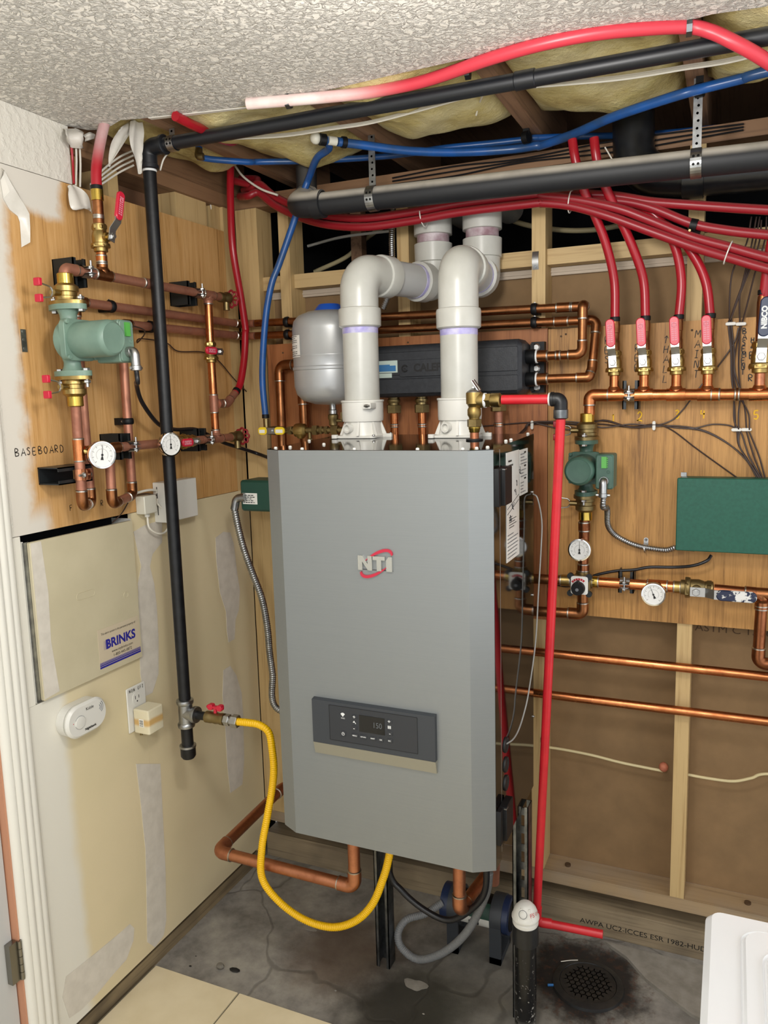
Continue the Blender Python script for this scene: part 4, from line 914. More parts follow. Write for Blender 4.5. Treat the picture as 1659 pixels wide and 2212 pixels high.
tag(MB().tube(cr([(.006, -.66, 1.33), (.010, -.625, 1.352), (.012, -.585, 1.388), (.016, -.54, 1.393), (.016, -.488, 1.383)], 10), .0016, 8).build('brown_wire', 'wire_brown'), 'brown wire pair running from the dark slot to the white module', 'cable')
# nail plate on the plywood edge
npl = thing('nail_plate', 'small galvanized nail plate on the whitened plywood edge', 'bracket', (0.0010, -0.8878, 1.7640))
y0, z0 = (0.0010, -0.8969, 1.8163)[1:]; y1, z1 = (0.0010, -0.8781, 1.7652)[1:]
part('plate', 'galvanized', npl, lambda m: m.box((.0008, y0, z1), (.0022, y1 - .004, z0)))
for q in (.15, .55, .9): part('screw', 'zinc_bright', npl, lambda m: m.cyl((.0022, (y0+y1)/2 - .003, z1 + (z0 - z1)*q), (.0032, (y0+y1)/2 - .003, z1 + (z0 - z1)*q), .003, 8))
# black flex from the pump, thin thermostat wires
hose('pump_cable', 'black cable drooping from the pale green pump behind the gas pipe to the boiler', [(.209, -.759, 1.718), (.207, -.755, 1.69), (0.1400, -0.6825, 1.6880), (0.1000, -0.6193, 1.6424), (0.0700, -0.5236, 1.5826), (0.0500, -0.4291, 1.5646), (0.0450, -0.3383, 1.5613), (0.0450, -0.2748, 1.5421), (0.0500, -0.1982, 1.5119), (0.0700, -0.1284, 1.4887), (0.1000, -0.0694, 1.4645), (.30, -.21, 1.44)], .0056, 'hose_black', 'cable')
hose('thermostat_wire', 'thin dark wire from the pump box to the bright copper riser', [(.150, -.735, 1.832), (0.1200, -0.6264, 1.8284), (0.1000, -0.5924, 1.8180), (0.0600, -0.5748, 1.7992), (0.0200, -0.5147, 1.8147), (0.0120, -0.4013, 1.8104), (0.0100, -0.3451, 1.7888), (0.0120, -0.2307, 1.7904), (0.0120, -0.1553, 1.7692), (0.0100, -0.0663, 1.7104), (0.0100, 0.0268, 1.6555), (0.0100, 0.0962, 1.6147)], .0018, 'wire_brown', 'cable')

# ================================================================== BOILER AND WHAT STANDS ON IT
B = thing('boiler', 'grey wall-hung boiler with NTI badge and dark control panel', 'boiler', (.775, -.49, .58))
x0, x1 = .5005, 1.0465
part('cabinet', 'boiler_gloss', B, lambda m: m.box((x0 + .001, -.655, .604), (x1 - .0005, -.296, 1.5230)))
zt = lambda y: 1.5262 + (y + .69)*.034
def top_(m):
    P = [(x0, -.664), (.545, -.6885), (1.000, -.6885), (x1, -.664), (x1, -.295), (x0, -.295)]; n = len(P)
    m.add([(x, y, 1.5232) for x, y in P] + [(x, y, zt(y)) for x, y in P], [tuple(reversed(range(n))), tuple(range(n, 2*n))] + [(i, (i+1) % n, n + (i+1) % n, n + i) for i in range(n)])
part('top_panel', 'boiler_gloss', B, top_, sharp=10)
fc = part('front_cover', 'boiler_steel', B, lambda m: m.prism([(x0 - .0005, -.667), (.545, -.690), (1.000, -.690), (x1 + .0005, -.664), (x1 + .0005, -.6555), (x0 - .0005, -.6555)], (0, 0, .580), EX, EY, .9450), sharp=12)
part('cover_return', 'boiler_gloss', B, lambda m: m.box((x1 - .0004, -.6625, .582), (x1 + .0012, -.618, 1.5225))); part('cover_return', 'boiler_gloss', B, lambda m: m.box((x0 - .0012, -.6625, .582), (x0 + .0004, -.618, 1.5225)))
part('edge_seam', 'zinc_bright', B, lambda m: (m.box((x1 + .0002, -.6178, .60), (x1 + .0016, -.6160, 1.5228)), m.box((.545, -.6905, 1.5244), (1.0, -.6896, 1.5252))))
for x, y in ((.520, -.660), (.545, -.636), (.60, -.676), (.735, -.680), (.885, -.680), (.985, -.676), (1.010, -.660), (1.028, -.640), (1.030, -.50), (1.034, -.47), (1.036, -.315), (.510, -.48), (.66, -.315), (.60, -.57)):
    part('screw', 'plastic_white', B, lambda m: m.lathe([(.0042, 0), (.0042, .002), (.003, .0042), (0, .0046)], (x, y, zt(y)), UZ, 10))
for y, z in ((-.312, 1.395), (-.310, 1.13), (-.30, .80)): part('screw', 'zinc_bright', B, lambda m: m.lathe([(.0035, 0), (.0035, .002), (0, .004)], (x1, y, z), EX, 10))
for z0, z1 in ((1.405, 1.486), (.640, .722)):
    la = part('latch', 'plastic_black', B, lambda m: (m.rbox((x1 + .001, -.663, z0), (x1 + .012, -.640, z1), .002, 'x', 2, .001), m.rbox((x1 + .001, -.640, z0), (x1 + .019, -.582, z1), .003, 'x', 2, .0015)))
    part('latch_pin', 'zinc_bright', la, lambda m: m.box((x1 + .013, -.642, z1 - .004), (x1 + .0195, -.628, z1 - .0025)))
lb = part('rating_label', 'label_white', B, lambda m: m.box((x1 - .0002, -.560, 1.264), (x1 + .0007, -.447, 1.511)))
rd = random.Random(5)
lines(lb, (x1 + .0007, -.553, 1.264), EY, UZ, .10, [(.008 + i*.0085, rd.uniform(.5, .95)) for i in range(7)], 'print_grey', th=.0022)
lines(lb, (x1 + .0007, -.54, 1.264), EY, UZ, .075, [(.075 + i*.006, rd.uniform(.3, .9)) for i in range(5)], 'print_black', th=.0018, seed=4)
part('diagram', 'print_black', lb, lambda m: [m.tube(cr([(x1 + .0010, -.535 + .02*k + rd.uniform(0, .02), 1.36 + .026*k + rd.uniform(-.01, .01)) for _ in range(5)], 4), .0007, 4) for k in range(5)] + [m.tube([(x1 + .001, -.555, 1.372 + q), (x1 + .001, -.452, 1.395 + q)], .0006, 4) for q in (0, .012)])
lines(lb, (x1 + .0007, -.545, 1.264), EY, UZ, .06, [(.205 + i*.010, rd.uniform(.3, .8)) for i in range(3)], 'print_black', th=.004, seed=7)
l2 = part('wiring_label', 'label_white', B, lambda m: m.box((x1 - .0002, -.440, 1.401), (x1 + .0007, -.363, 1.509)))
lines(l2, (x1 + .0007, -.434, 1.401), EY, UZ, .065, [(.006 + i*.0075, rd.uniform(.4, .95)) for i in range(13) if i not in (4, 8)], 'print_grey', th=.0022, seed=9)
lines(l2, (x1 + .0007, -.40, 1.401), EY, UZ, .02, [(.036, .9), (.066, .9), (.098, .9)], 'print_black', th=.004, seed=11, dash=False)
for z in (.840, .792, .747): part('grommet', 'rubber_black', B, lambda m: m.lathe([(.0, .002), (.012, .002), (.014, .0035), (.0175, .0035), (.0190, .0)], (x1 - .0006, -.574, z), EX, 24))
# badge
yb = -.6902
bd = part('badge', 'print_black', B, lambda m: [m.box((a, yb - .0022, 1.2585), (b, yb, 1.2915)) for a, b in ()] or m.box((.7425, yb - .0012, 1.2590), (.8255, yb, 1.2600)))
def letter(P): part('badge_letter', ['logo_metal'], B, lambda m: m.prism(P, (0, yb - .0050, 0), EX, UZ, -.0050) if False else m.prism(P, (0, yb, 0), EX, UZ, .0055))
for P in ([(.7420, 1.2585), (.7420, 1.2915), (.7530, 1.2915), (.7660, 1.2730), (.7660, 1.2915), (.7765, 1.2915), (.7765, 1.2585), (.7665, 1.2585), (.7525, 1.2780), (.7525, 1.2585)],
          [(.7880, 1.2585), (.7880, 1.2830), (.7785, 1.2830), (.7785, 1.2915), (.8080, 1.2915), (.8080, 1.2830), (.7990, 1.2830), (.7990, 1.2585)],
          [(.8110, 1.2585), (.8110, 1.2835), (.8165, 1.2915), (.8250, 1.2915), (.8250, 1.2585)]): letter(P)
def swoosh(flip):
    P = []; c, s_ = math.cos(math.radians(38)), math.sin(math.radians(38))
    for R, r0 in ((1, 1), (0, 0)):
        A_ = [(-20 + i*7.5) for i in range(19)]
        if not R: A_ = A_[::-1]
        for a in A_:
            t = math.radians(a); w = math.sin(math.pi*(a + 20)/135); rx, ry = (.048, .0225) if R else (.048 - .004 - .004*w, .0225 - .0005 - .0065*w)
            X, Z = rx*math.cos(t), ry*math.sin(t); P.append((X*c - Z*s_, X*s_ + Z*c))
    if flip: P = [(-a, -b) for a, b in P]
    part('badge_swoosh', 'logo_red', B, lambda m: m.prism([(.786 + a, 1.2745 + b) for a, b in P], (0, yb, 0), EX, UZ, .0042))
swoosh(False); swoosh(True)
# control panel
CPX = .0125; yf = -.690
cp = part('control_panel', 'panel_dark', B, lambda m: m.prism([(yf, .9425), (yf, .8345), (yf - CPX, .8345), (yf - CPX, .940)], (.6125, 0, 0), EY, UZ, .3085))
part('trim_strip', 'panel_strip', cp, lambda m: m.prism([(yf, .834), (yf, .804), (yf - .005, .804), (yf - CPX, .834)], (.6125, 0, 0), EY, UZ, .3085))
yp = yf - CPX
part('keypad', 'panel_darker', cp, lambda m: m.rbox((.6585, yp - .0008, .8475), (.8795, yp + .002, .9325), .004, 'y', 3))
part('keypad_seam', 'print_black', cp, lambda m: m.tube([(.6585, yp - .0008, .8475), (.8795, yp - .0008, .8475), (.8795, yp - .0008, .9325), (.6585, yp - .0008, .9325), (.6585, yp - .0008, .8475)], .0007, 6))
sc_ = part('display', 'screen_black', cp, lambda m: m.box((.736, yp - .0016, .879), (.800, yp - .0006, .919)))
text('150', .019, (.782, yp - .0017, .899), EX, UZ, 'screen_digit', sc_, sx=.85)
def key(x, z, w, h, label=None, size=.0042):
    k = part('button', 'panel_darker', cp, lambda m: m.rbox((x - w/2, yp - .0022, z - h/2), (x + w/2, yp - .0006, z + h/2), .002, 'y', 2, .0005))
    if label: text(label, size, (x, yp - .0023, z), EX, UZ, 'print_white', k, bold=.0001)
for x, z, w, h, t, s_ in ((.724, .912, .014, .010, '+', .013), (.723, .885, .014, .010, '-', .013), (.812, .914, .014, .010, '+', .013), (.813, .886, .014, .010, '-', .013), (.724, .867, .017, .010, 'MENU', .0042), (.746, .867, .017, .010, 'RETURN', .0036), (.770, .867, .015, .010, 'RESET', .0040), (.790, .867, .013, .010, 'OK', .0046), (.812, .868, .014, .010, 'ESC', .0042), (.694, .867, .013, .013, None, 0)): key(x, z, w, h, t, s_)
part('power_symbol', 'print_white', cp, lambda m: (m.torus((.694, yp - .0024, .867), EY, .0034, .0005, 20, 5, -60, 240), m.box((.6935, yp - .0028, .8665), (.6945, yp - .0022, .8715))))
part('wifi_symbol', 'print_white', cp, lambda m: (m.prism([(.694, .908), (.6885, .915), (.6915, .9175), (.694, .918), (.6965, .9175), (.6995, .915)], (0, yp - .0009, 0), EX, UZ, .0003),))
text('WiFi', .0052, (.6945, yp - .0009, .9045), EX, UZ, 'print_white', cp)
part('tap_symbol', 'print_white', cp, lambda m: (m.box((.720, yp - .0012, .898), (.7275, yp - .0009, .9002)), m.box((.7255, yp - .0012, .8955), (.7275, yp - .0009, .9002)), m.box((.722, yp - .0012, .9002), (.724, yp - .0009, .9022))))
part('radiator_symbol', 'print_white', cp, lambda m: [m.box((.8078 + i*.0021, yp - .0012, .8965), (.8092 + i*.0021, yp - .0009, .9035)) for i in range(4)])
lines(cp, (.7185, yp, .8555), EX, UZ, .011, [(0, .9)], 'print_white', th=.0018); lines(cp, (.764, yp, .8545), EX, UZ, .012, [(0, .9)], 'print_white', th=.0024, seed=3); lines(cp, (.791, yp, .8545), EX, UZ, .022, [(0, 1)], 'print_white', th=.0012, seed=5)
hose('sensor_wire', 'thin grey wire hanging down the dark side of the boiler into a grommet', [(1.0485, -.312, 1.390), (1.0620, -0.3214, 1.3797), (1.0680, -0.3008, 1.3198), (1.0680, -0.3097, 1.2464), (1.0660, -0.3285, 1.1424), (1.0640, -0.3517, 1.0181), (1.0620, -0.4150, 0.9131), (1.0580, -0.4522, 0.8665), (1.0560, -0.4962, 0.8439), (1.0540, -0.5381, 0.8393), (1.0485, -.574, .843)], .0018, 'wire_grey', 'cable')

# ---- PVC vents
def vent(label, vx, ux, bar, zc):
    y0, y2, zh, r = -.36, -.035, 1.957, .0463; root = thing('vent_pipe', label, 'vent pipe', (vx, y0, zt(y0)))
    def base(m):
        m.rbox((vx - .056, y0 - .056, 1.5362), (vx + .056, y0 + .056, 1.5430), .012, 'z', 4, .001)
        m.rbox((vx - .064, y0 - .064, 1.5362), (vx - .048, y0 - .048, 1.5460), .005, 'z', 3, .001); m.rbox((vx + .055, y0 + .0, 1.5362), (vx + .080, y0 + .012, 1.5460), .003, 'z', 3, .001)
        m.lathe([(.054, .0), (.050, .016), (.048, .040)], (vx, y0, 1.5420), UZ, 32)
        for i in range(8):
            a = 2*math.pi*i/8 + .2; c, s_ = math.cos(a), math.sin(a); t = .003
            m.add([(vx + c*.047 - s_*t, y0 + s_*.047 + c*t, 1.5430), (vx + c*.064 - s_*t, y0 + s_*.064 + c*t, 1.5430), (vx + c*.049 - s_*t, y0 + s_*.049 + c*t, 1.5800), (vx + c*.047 + s_*t, y0 + s_*.047 - c*t, 1.5430), (vx + c*.064 + s_*t, y0 + s_*.064 - c*t, 1.5430), (vx + c*.049 + s_*t, y0 + s_*.049 - c*t, 1.5800)], [(0, 1, 2), (5, 4, 3), (1, 4, 5, 2), (0, 3, 4, 1)])
    bs = part('adapter_base', 'plastic_white', root, base)
    part('test_port', 'plastic_white', bs, lambda m: m.lathe([(.0125, .0), (.0125, .012), (.009, .012), (.008, .004), (.0, .004)], (vx - .016, y0 - .048, 1.5620), (-.30, -.95, 0), 18))
    for dx, dy in ((-.055, -.056), (.054, -.054), (.055, .055)): part('screw', 'zinc_bright', bs, lambda m: m.lathe([(.004, 0), (.004, .0025), (0, .004)], (vx + dx, y0 + dy, 1.5430), UZ, 8))
    ad = part('adapter_collar', 'plastic_white', root, lambda m: m.lathe([(.046, 0), (.0538, .001), (.0548, .010), (.0548, .050), (.0568, .051), (.0568, .055), (.0538, .056), (.046, .056)], (vx, y0, 1.5780), UZ, 36))
    if bar:
        part('clamp_tab', 'plastic_white', ad, lambda m: m.rbox((vx + .030, y0 - .062, 1.6120), (vx + .052, y0 - .030, 1.6260), .002, 'y', 2)); part('clamp_screw', 'zinc_bright', ad, lambda m: (m.cyl((vx + .034, y0 - .0625, 1.6190), (vx + .050, y0 - .0625, 1.6190), .0032, 8), m.hexa((vx + .037, y0 - .063, 1.6190), (vx + .046, y0 - .063, 1.6190), .0048)))
    part('pipe', 'pvc_white', root, lambda m: m.cyl((vx, y0, 1.60), (vx, y0, zc + .02), r, 36))
    part('primer_band', 'purple_primer', root, lambda m: m.lathe([(r, .0), (r + .0004, .001), (r + .0004, .020), (r, .021)], (vx, y0, zc - .018), UZ, 36))
    ux = V((ux, y2, 1.960)); p1 = V((vx, y0, zh)); d = (ux - p1).normalized()
    def elb(m):
        P = fil([V((vx, y0, zc + .038)), p1, p1 + d*.100], .088, 12); m.tube(P, .0495, 32)
        m.lathe([(.0495, -.003), (.0548, .001), (.0553, .040), (.0538, .045), (.0495, .047)][::1], (vx, y0, zc), UZ, 36)
        m.lathe([(.0495, .0), (.0538, .002), (.0553, .006), (.0548, .044), (.0495, .046)], p1 + d*.080, d, 36)
    eb = part('elbow', 'pvc_white', root, elb)
    part('pipe', 'pvc_grey', root, lambda m: m.cyl(p1 + d*.10, ux - d*.06, r, 32))
    part('primer_band', 'purple_primer', root, lambda m: m.lathe([(r, 0), (r + .0008, .001), (r + .0008, .012), (r, .013)], ux - d*.098, d, 32))
    def elb2(m):
        m.tube(fil([ux - d*.05, ux, ux + V((0, 0, .070))], .060, 10), .0495, 30)
        m.lathe([(.0495, 0), (.0548, .002), (.0548, .040), (.0495, .042)], ux - d*.085, d, 32); m.lathe([(.0495, 0), (.0538, .002), (.0548, .052), (.0495, .054)], ux + V((0, 0, .058)), UZ, 32)
    part('elbow', 'pvc_white', root, elb2)
    part('pipe', 'purple_stain', root, lambda m: m.cyl(ux + V((0, 0, .11)), ux + V((0, 0, .20)), r, 32))
    part('coupling', 'pvc_white', root, lambda m: m.lathe([(.0495, 0), (.0548, .001), (.0548, .075), (.0495, .077)], ux + V((0, 0, .134)), UZ, 32))
    part('elbow', 'pvc_white', root, lambda m: m.tube(fil([ux + V((0, 0, .19)), ux + V((0, 0, .245)), ux + V((0, .30, .250))], .04, 8), .0445, 28))
    # moulded barcode print on the elbow's outer side
    cpos = V((1.5, -2.25, 1.64)); n_ = (V((.42, -.80, .42))).normalized(); uu = n_.cross(V((0, .3, 1))).normalized() * -1; vv = n_.cross(uu) * -1
    cc = V((vx, y0 + .088, zh - .088)); t = math.radians(50); ob = V((0, -math.cos(t), math.sin(t))); tg = V((0, math.sin(t), math.cos(t))); n_ = (ob + V((.10, 0, 0))).normalized(); ux_ = V((1, 0, 0))
    def bars(m):
        rd_ = random.Random(2)
        for i in range(9):
            h = -.012 + i*.0027; w_ = rd_.uniform(.0008, .0018); q = cc + ob*.088 + n_*.0479 + tg*h
            a_ = ux_*.0065; m.add([q - a_, q + a_, q + a_ + tg*w_, q - a_ + tg*w_], [(0, 1, 2, 3)])
    part('barcode', 'print_grey', eb, bars)
    return root
vent('white PVC boiler vent with a clamp screw on its collar, beside the grey tank', .607, .694, True, 1.822)
vent('white PVC boiler vent behind the brass relief valve', .875, .840, False, 1.803)

# ---- relief valve and its red discharge pipe
RX, RY = .945, -.465
rv = thing('relief_valve', 'brass pressure relief valve with silver lever on the boiler top', 'valve', (RX, RY, 1.53))
part('gasket', 'rubber_black', rv, lambda m: m.lathe([(.012, 0), (.020, .0), (.020, .003), (.012, .004)], (RX, RY, zt(RY)), UZ, 24))
part('copper_stub', 'copper_pink', rv, lambda m: m.cyl((RX, RY, 1.531), (RX, RY, 1.560), .0105, 18))
part('adapter', 'brass_bright', rv, lambda m: m.lathe([(.0110, 0), (.0125, .002), (.0125, .006), (.0140, .008), (.0140, .014)], (RX, RY, 1.552), UZ, 20))
part('hex_nut', 'brass_dull', rv, lambda m: m.hexa((RX, RY, 1.565), (RX, RY, 1.583), .0175))
part('body', 'brass', rv, lambda m: (m.lathe([(.012, 0), (.0125, .004), (.0160, .010), (.0160, .022), (.0130, .028), (.0160, .034), (.0185, .036), (.0190, .058), (.0185, .062), (.012, .062)], (RX, RY, 1.583), UZ, 24), m.lathe([(.015, .0), (.0175, .012), (.0175, .024), (.0145, .026)], (RX, RY, 1.626), EX, 22)))
part('bonnet', 'zinc_bright', rv, lambda m: m.lathe([(.0175, 0), (.0165, .002), (.006, .010), (.0, .010)], (RX, RY, 1.645), UZ, 20))
part('lever', 'chrome', rv, lambda m: (m.tube([(RX - .004, RY - .003, 1.672), (RX + .004, RY - .003, 1.660), (RX + .012, RY - .003, 1.648)], .0028, 6, True, 1.6), m.tube([(RX - .002, RY + .005, 1.674), (RX + .006, RY + .005, 1.662), (RX + .014, RY + .005, 1.650)], .0028, 6, True, 1.6), m.cyl((RX, RY - .006, 1.656), (RX, RY + .008, 1.656), .003, 8)))
part('union', 'brass', rv, lambda m: (m.hexa((RX + .026, RY, 1.626), (RX + .042, RY, 1.626), .0175), m.lathe([(.0150, 0), (.0165, .002), (.0165, .022), (.0140, .024)], (RX + .040, RY, 1.626), EX, 20)))
part('thread_tape', 'print_white', rv, lambda m: m.lathe([(.015, 0), (.0172, .002), (.0172, .006), (.015, .008)], (RX + .023, RY, 1.626), EX, 18))
rp = thing('discharge_pipe', 'red painted discharge pipe from the relief valve down to the floor drain', 'pipe', (1.066, -.345, .23)); rr = .0108
part('pipe', 'pipe_red_paint', rp, lambda m: m.cyl((1.012, RY, 1.6265), (1.130, RY, 1.6250), rr, 20))
ea, eb_ = V((1.147, RY, 1.590)), V((1.066, -.345, .262)); dn = (eb_ - ea).normalized()
part('elbow', 'black_iron', rp, lambda m: (m.tube(fil([(1.126, RY, 1.625), (1.147, RY, 1.625), (1.147, RY, 1.598)], .010, 6), .0150, 18), m.lathe([(.013, 0), (.0165, .001), (.0165, .007), (.013, .008)], (1.124, RY, 1.625), EX, 18)))
part('coupling', 'strut_steel', rp, lambda m: m.lathe([(.013, 0), (.0165, .002), (.0165, .020), (.0120, .023)], (1.147, RY, 1.603), (0, 0, -1), 20))
part('thread_dope', 'plastic_white', rp, lambda m: (m.lathe([(.0112, 0), (.0150, .001), (.0150, .004), (.0112, .005)], (1.119, RY, 1.625), EX, 18), m.lathe([(.0110, 0), (.0128, .001), (.0115, .004)], (1.147, RY, 1.580), UZ, 18)))
part('pipe', 'pipe_red_paint', rp, lambda m: m.cyl(ea, eb_ - dn*.01, rr, 20))
part('elbow', 'pipe_red_paint', rp, lambda m: m.tube(fil([eb_ - dn*.03, eb_ + dn*.018, V((1.105, -.338, .245))], .016, 6), .0128, 18))
part('pipe', 'pipe_red_paint', rp, lambda m: m.cyl((1.095, -.340, .2445), (1.236, -.332, .246), rr, 20))

# ---- expansion tank and the fill line behind the boiler
TX, TY = .436, -.20
tk = thing('expansion_tank', 'silver grey expansion tank with blue cap behind the tank-side vent', 'tank', (TX, TY, 1.60))
part('shell', 'tank_grey', tk, lambda m: m.lathe([(.014, 0), (.05, .003), (.085, .014), (.102, .032), (.108, .055), (.1085, .098), (.111, .100), (.1115, .107), (.1085, .110), (.1085, .136), (.1100, .138), (.1100, .140), (.1085, .142), (.1085, .215), (.104, .236), (.090, .252), (.065, .262), (.04, .266)], (TX, TY, 1.622), UZ, 40))
part('cap', 'cap_blue', tk, lambda m: m.lathe([(.046, 0), (.044, .004), (.032, .019), (.030, .021), (.0, .021)], (TX, TY, 1.884), UZ, 24))
lbp = [(TX + .1096*math.cos(math.radians(a)), TY + .1096*math.sin(math.radians(a))) for a in range(204, 252, 6)]
lbl = part('label', 'label_white', tk, lambda m: m.sheet([[(x, y, 1.757) for x, y in lbp], [(x, y, 1.817) for x, y in lbp]]))
def tkl(m):
    for i in range(11):
        if i in (3, 6): continue
        z = 1.761 + i*.0052; k0, k1 = 1, 6 if i % 3 else 5
        for j in range(k0, k1):
            (xa, ya), (xb, yb_) = lbp[j], lbp[j+1]; s_ = 1.003
            f = lambda x, y: (TX + (x - TX)*s_, TY + (y - TY)*s_)
            a, b = f(xa, ya), f(xa + (xb - xa)*.8, ya + (yb_ - ya)*.8); m.add([(a[0], a[1], z), (b[0], b[1], z), (b[0], b[1], z + .0016), (a[0], a[1], z + .0016)], [(0, 1, 2, 3)])
part('print_lines', 'print_black', lbl, tkl)
fi = thing('fill_assembly', 'brass fill valve train under the grey expansion tank', 'valve assembly', (.35, -.2, 1.53)); zl = 1.549
part('nipple', 'galvanized', fi, lambda m: m.lathe([(.009, 0), (.013, .002), (.013, .012), (.010, .014), (.010, .030)], (TX, TY, 1.594), UZ, 16))
part('tank_valve', 'brass_dull', fi, lambda m: (m.lathe([(.010, 0), (.0125, .002), (.0125, .016), (.0155, .020), (.0155, .030), (.011, .034)], (TX, TY, 1.562), UZ, 16), m.cyl((TX + .012, TY, 1.576), (TX + .030, TY, 1.576), .005, 10), m.box((TX + .026, TY - .004, 1.572), (TX + .030, TY + .004, 1.600))))
part('line', 'brass_dull', fi, lambda m: (m.cyl((.27, -.2, zl), (.50, -.2, zl), .0085, 14), m.hexa((.285, -.2, zl), (.298, -.2, zl), .0135), m.hexa((.368, -.2, zl), (.384, -.2, zl), .0155), m.hexa((.392, -.2, zl), (.400, -.2, zl), .0125), m.hexa((.408, -.2, zl), (.418, -.2, zl), .013), m.hexa((.430, -.2, zl), (.452, -.2, zl), .0150), m.hexa((.470, -.2, zl), (.48, -.2, zl), .013)))
part('reducing_valve', 'brass', fi, lambda m: (m.lathe([(.012, 0), (.0195, .004), (.0215, .018), (.0195, .034), (.012, .040)], (.306, -.2, zl), EX, 20), m.lathe([(.016, 0), (.020, .010), (.010, .024)], (.326, -.2, zl), (0, 0, -1), 18)))
part('vent_screw', 'brass_dull', fi, lambda m: (m.cyl((.356, -.2, zl), (.356, -.2, zl - .024), .0055, 12), m.hexa((.356, -.2, zl - .024), (.356, -.2, zl - .032), .008)))
yv = thing('fill_shutoff', 'small valve with yellow butterfly handle under the blue pipe', 'valve', (.235, -.2, 1.53))
part('body', 'brass_dull', yv, lambda m: (m.lathe([(.009, 0), (.012, .004), (.014, .03), (.012, .06), (.009, .066)], (.205, -.196, zl), EX, 14), m.cyl((.205, -.196, zl), (.205, -.196, 1.585), .009, 12), m.cyl((.24, -.2, zl), (.24, -.224, zl), .006, 10)))
part('handle', 'plastic_yellow', yv, lambda m: (m.rbox((.193, -.226, zl - .0115), (.224, -.219, zl + .0115), .010, 'y', 4, .001), m.rbox((.250, -.226, zl - .0115), (.284, -.219, zl + .0115), .010, 'y', 4, .001)))
part('hub', 'galvanized', yv, lambda m: (m.box((.221, -.225, zl - .009), (.253, -.220, zl + .009)), m.cyl((.238, -.218, zl), (.238, -.230, zl), .0055, 10)))
part('tag_print', 'label_white', yv, lambda m: (m.box((.198, -.2265, zl - .006), (.217, -.226, zl + .004)), m.box((.255, -.2265, zl - .006), (.279, -.226, zl + .004))))
cl_ = run('copper_pipe', 'brown copper pipe with a wide elbow on the red plywood beside the grey tank', [(.31, -.06, 1.748), (.178, -.06, 1.748), (.168, -.06, .42)], .0150, 'copper_brown', R=.026)
cl2 = run('copper_pipe', 'brown copper pipe dropping behind the grey expansion tank', [(.260, -.06, 1.72), (.258, -.06, .42)], .0150, 'copper_brown'); coupling(cl2, (.259, -.06, 1.625), (.259, -.06, 1.66), .0150, 'copper_brown')
# ---- black insulated separator with its unions
cf = thing('hydraulic_separator', 'black insulated hydraulic manifold shell marked CALEFFI behind the vents', 'manifold', (.75, -.09, 1.635))
sh = part('shell', 'insulation_shell', cf, lambda m: m.rbox((.546, -.150, 1.638), (.978, -.030, 1.785), .022, 'x', 5, .012))
part('band', 'insulation_shell', sh, lambda m: (m.rbox((.556, -.1525, 1.700), (.970, -.148, 1.765), .004, 'y', 2, .0015), m.rbox((.556, -.1525, 1.648), (.970, -.148, 1.690), .004, 'y', 2, .0015)))
part('badge_recess', 'insulation_shell', sh, lambda m: m.rbox((.628, -.1545, 1.695), (.79, -.1515, 1.742), .006, 'y', 3, .001))
text('CALEFFI', .030, (.723, -.1546, 1.718), EX, UZ, 'print_black', sh, sx=.95, bold=.0012); part('badge_ring', 'print_black', sh, lambda m: (m.torus((.645, -.1548, 1.718), EY, .0085, .0022, 20, 6, 30, 330), m.cyl((.645, -.1548, 1.718), (.645, -.1560, 1.718), .003, 8)))
lbx = part('sticker', 'label_pale', sh, lambda m: m.box((.560, -.1550, 1.708), (.623, -.1527, 1.742)))
part('sticker_print', 'label_blue', lbx, lambda m: (m.box((.565, -.1556, 1.712), (.618, -.1551, 1.728)), m.box((.565, -.1556, 1.728), (.6, -.1551, 1.731))))
part('sticker', 'label_pale', sh, lambda m: m.box((.560, -.1550, 1.694), (.605, -.1527, 1.7065)))
part('bracket', 'plastic_black', cf, lambda m: (m.box((.980, -.040, 1.640), (1.016, -.013, 1.780)), m.box((.980, -.052, 1.645), (.990, -.030, 1.775))))
for z in (1.765, 1.707, 1.655): part('bolt', 'zinc_bright', cf, lambda m: m.lathe([(.0105, 0), (.0105, .003), (.007, .006), (0, .006)], (.995, -.041, z), WY, 14))
for z in (1.738, 1.677):
    part('port', 'plastic_black', cf, lambda m: m.lathe([(.017, 0), (.0195, .004), (.0195, .026), (.016, .030)], (.976, -.09, z), EX, 20)); part('thread_tape', 'print_white', cf, lambda m: m.lathe([(.013, 0), (.0185, .001), (.0185, .005), (.013, .006)], (1.004, -.09, z), EX, 16))
for x in (.582, .670, .790, .899):
    un = part('union', 'brass_dull', cf, lambda m: (m.cyl((x, -.09, 1.640), (x, -.09, 1.610), .0165, 18), m.hexa((x, -.09, 1.616), (x, -.09, 1.592), .0225), m.lathe([(.018, 0), (.0195, .002), (.0195, .010), (.016, .012)], (x, -.09, 1.622), UZ, 20)))
for i, x in enumerate((.582, .670, .790, .899)):
    q = run('copper_drop', ('copper drop pipe under the first union of the black manifold, beside the tank-side vent', 'copper drop pipe under the second union of the black manifold, between the vents', 'copper drop pipe under the third union of the black manifold', 'copper drop pipe under the last union of the black manifold, by the relief valve')[i], [(x, -.09, 1.592), (x, -.09, 1.30)], .0118, 'copper_bright' if i < 2 else 'copper_aged'); coupling(q, (x, -.09, 1.552), (x, -.09, 1.558), .0118, 'copper_bright')
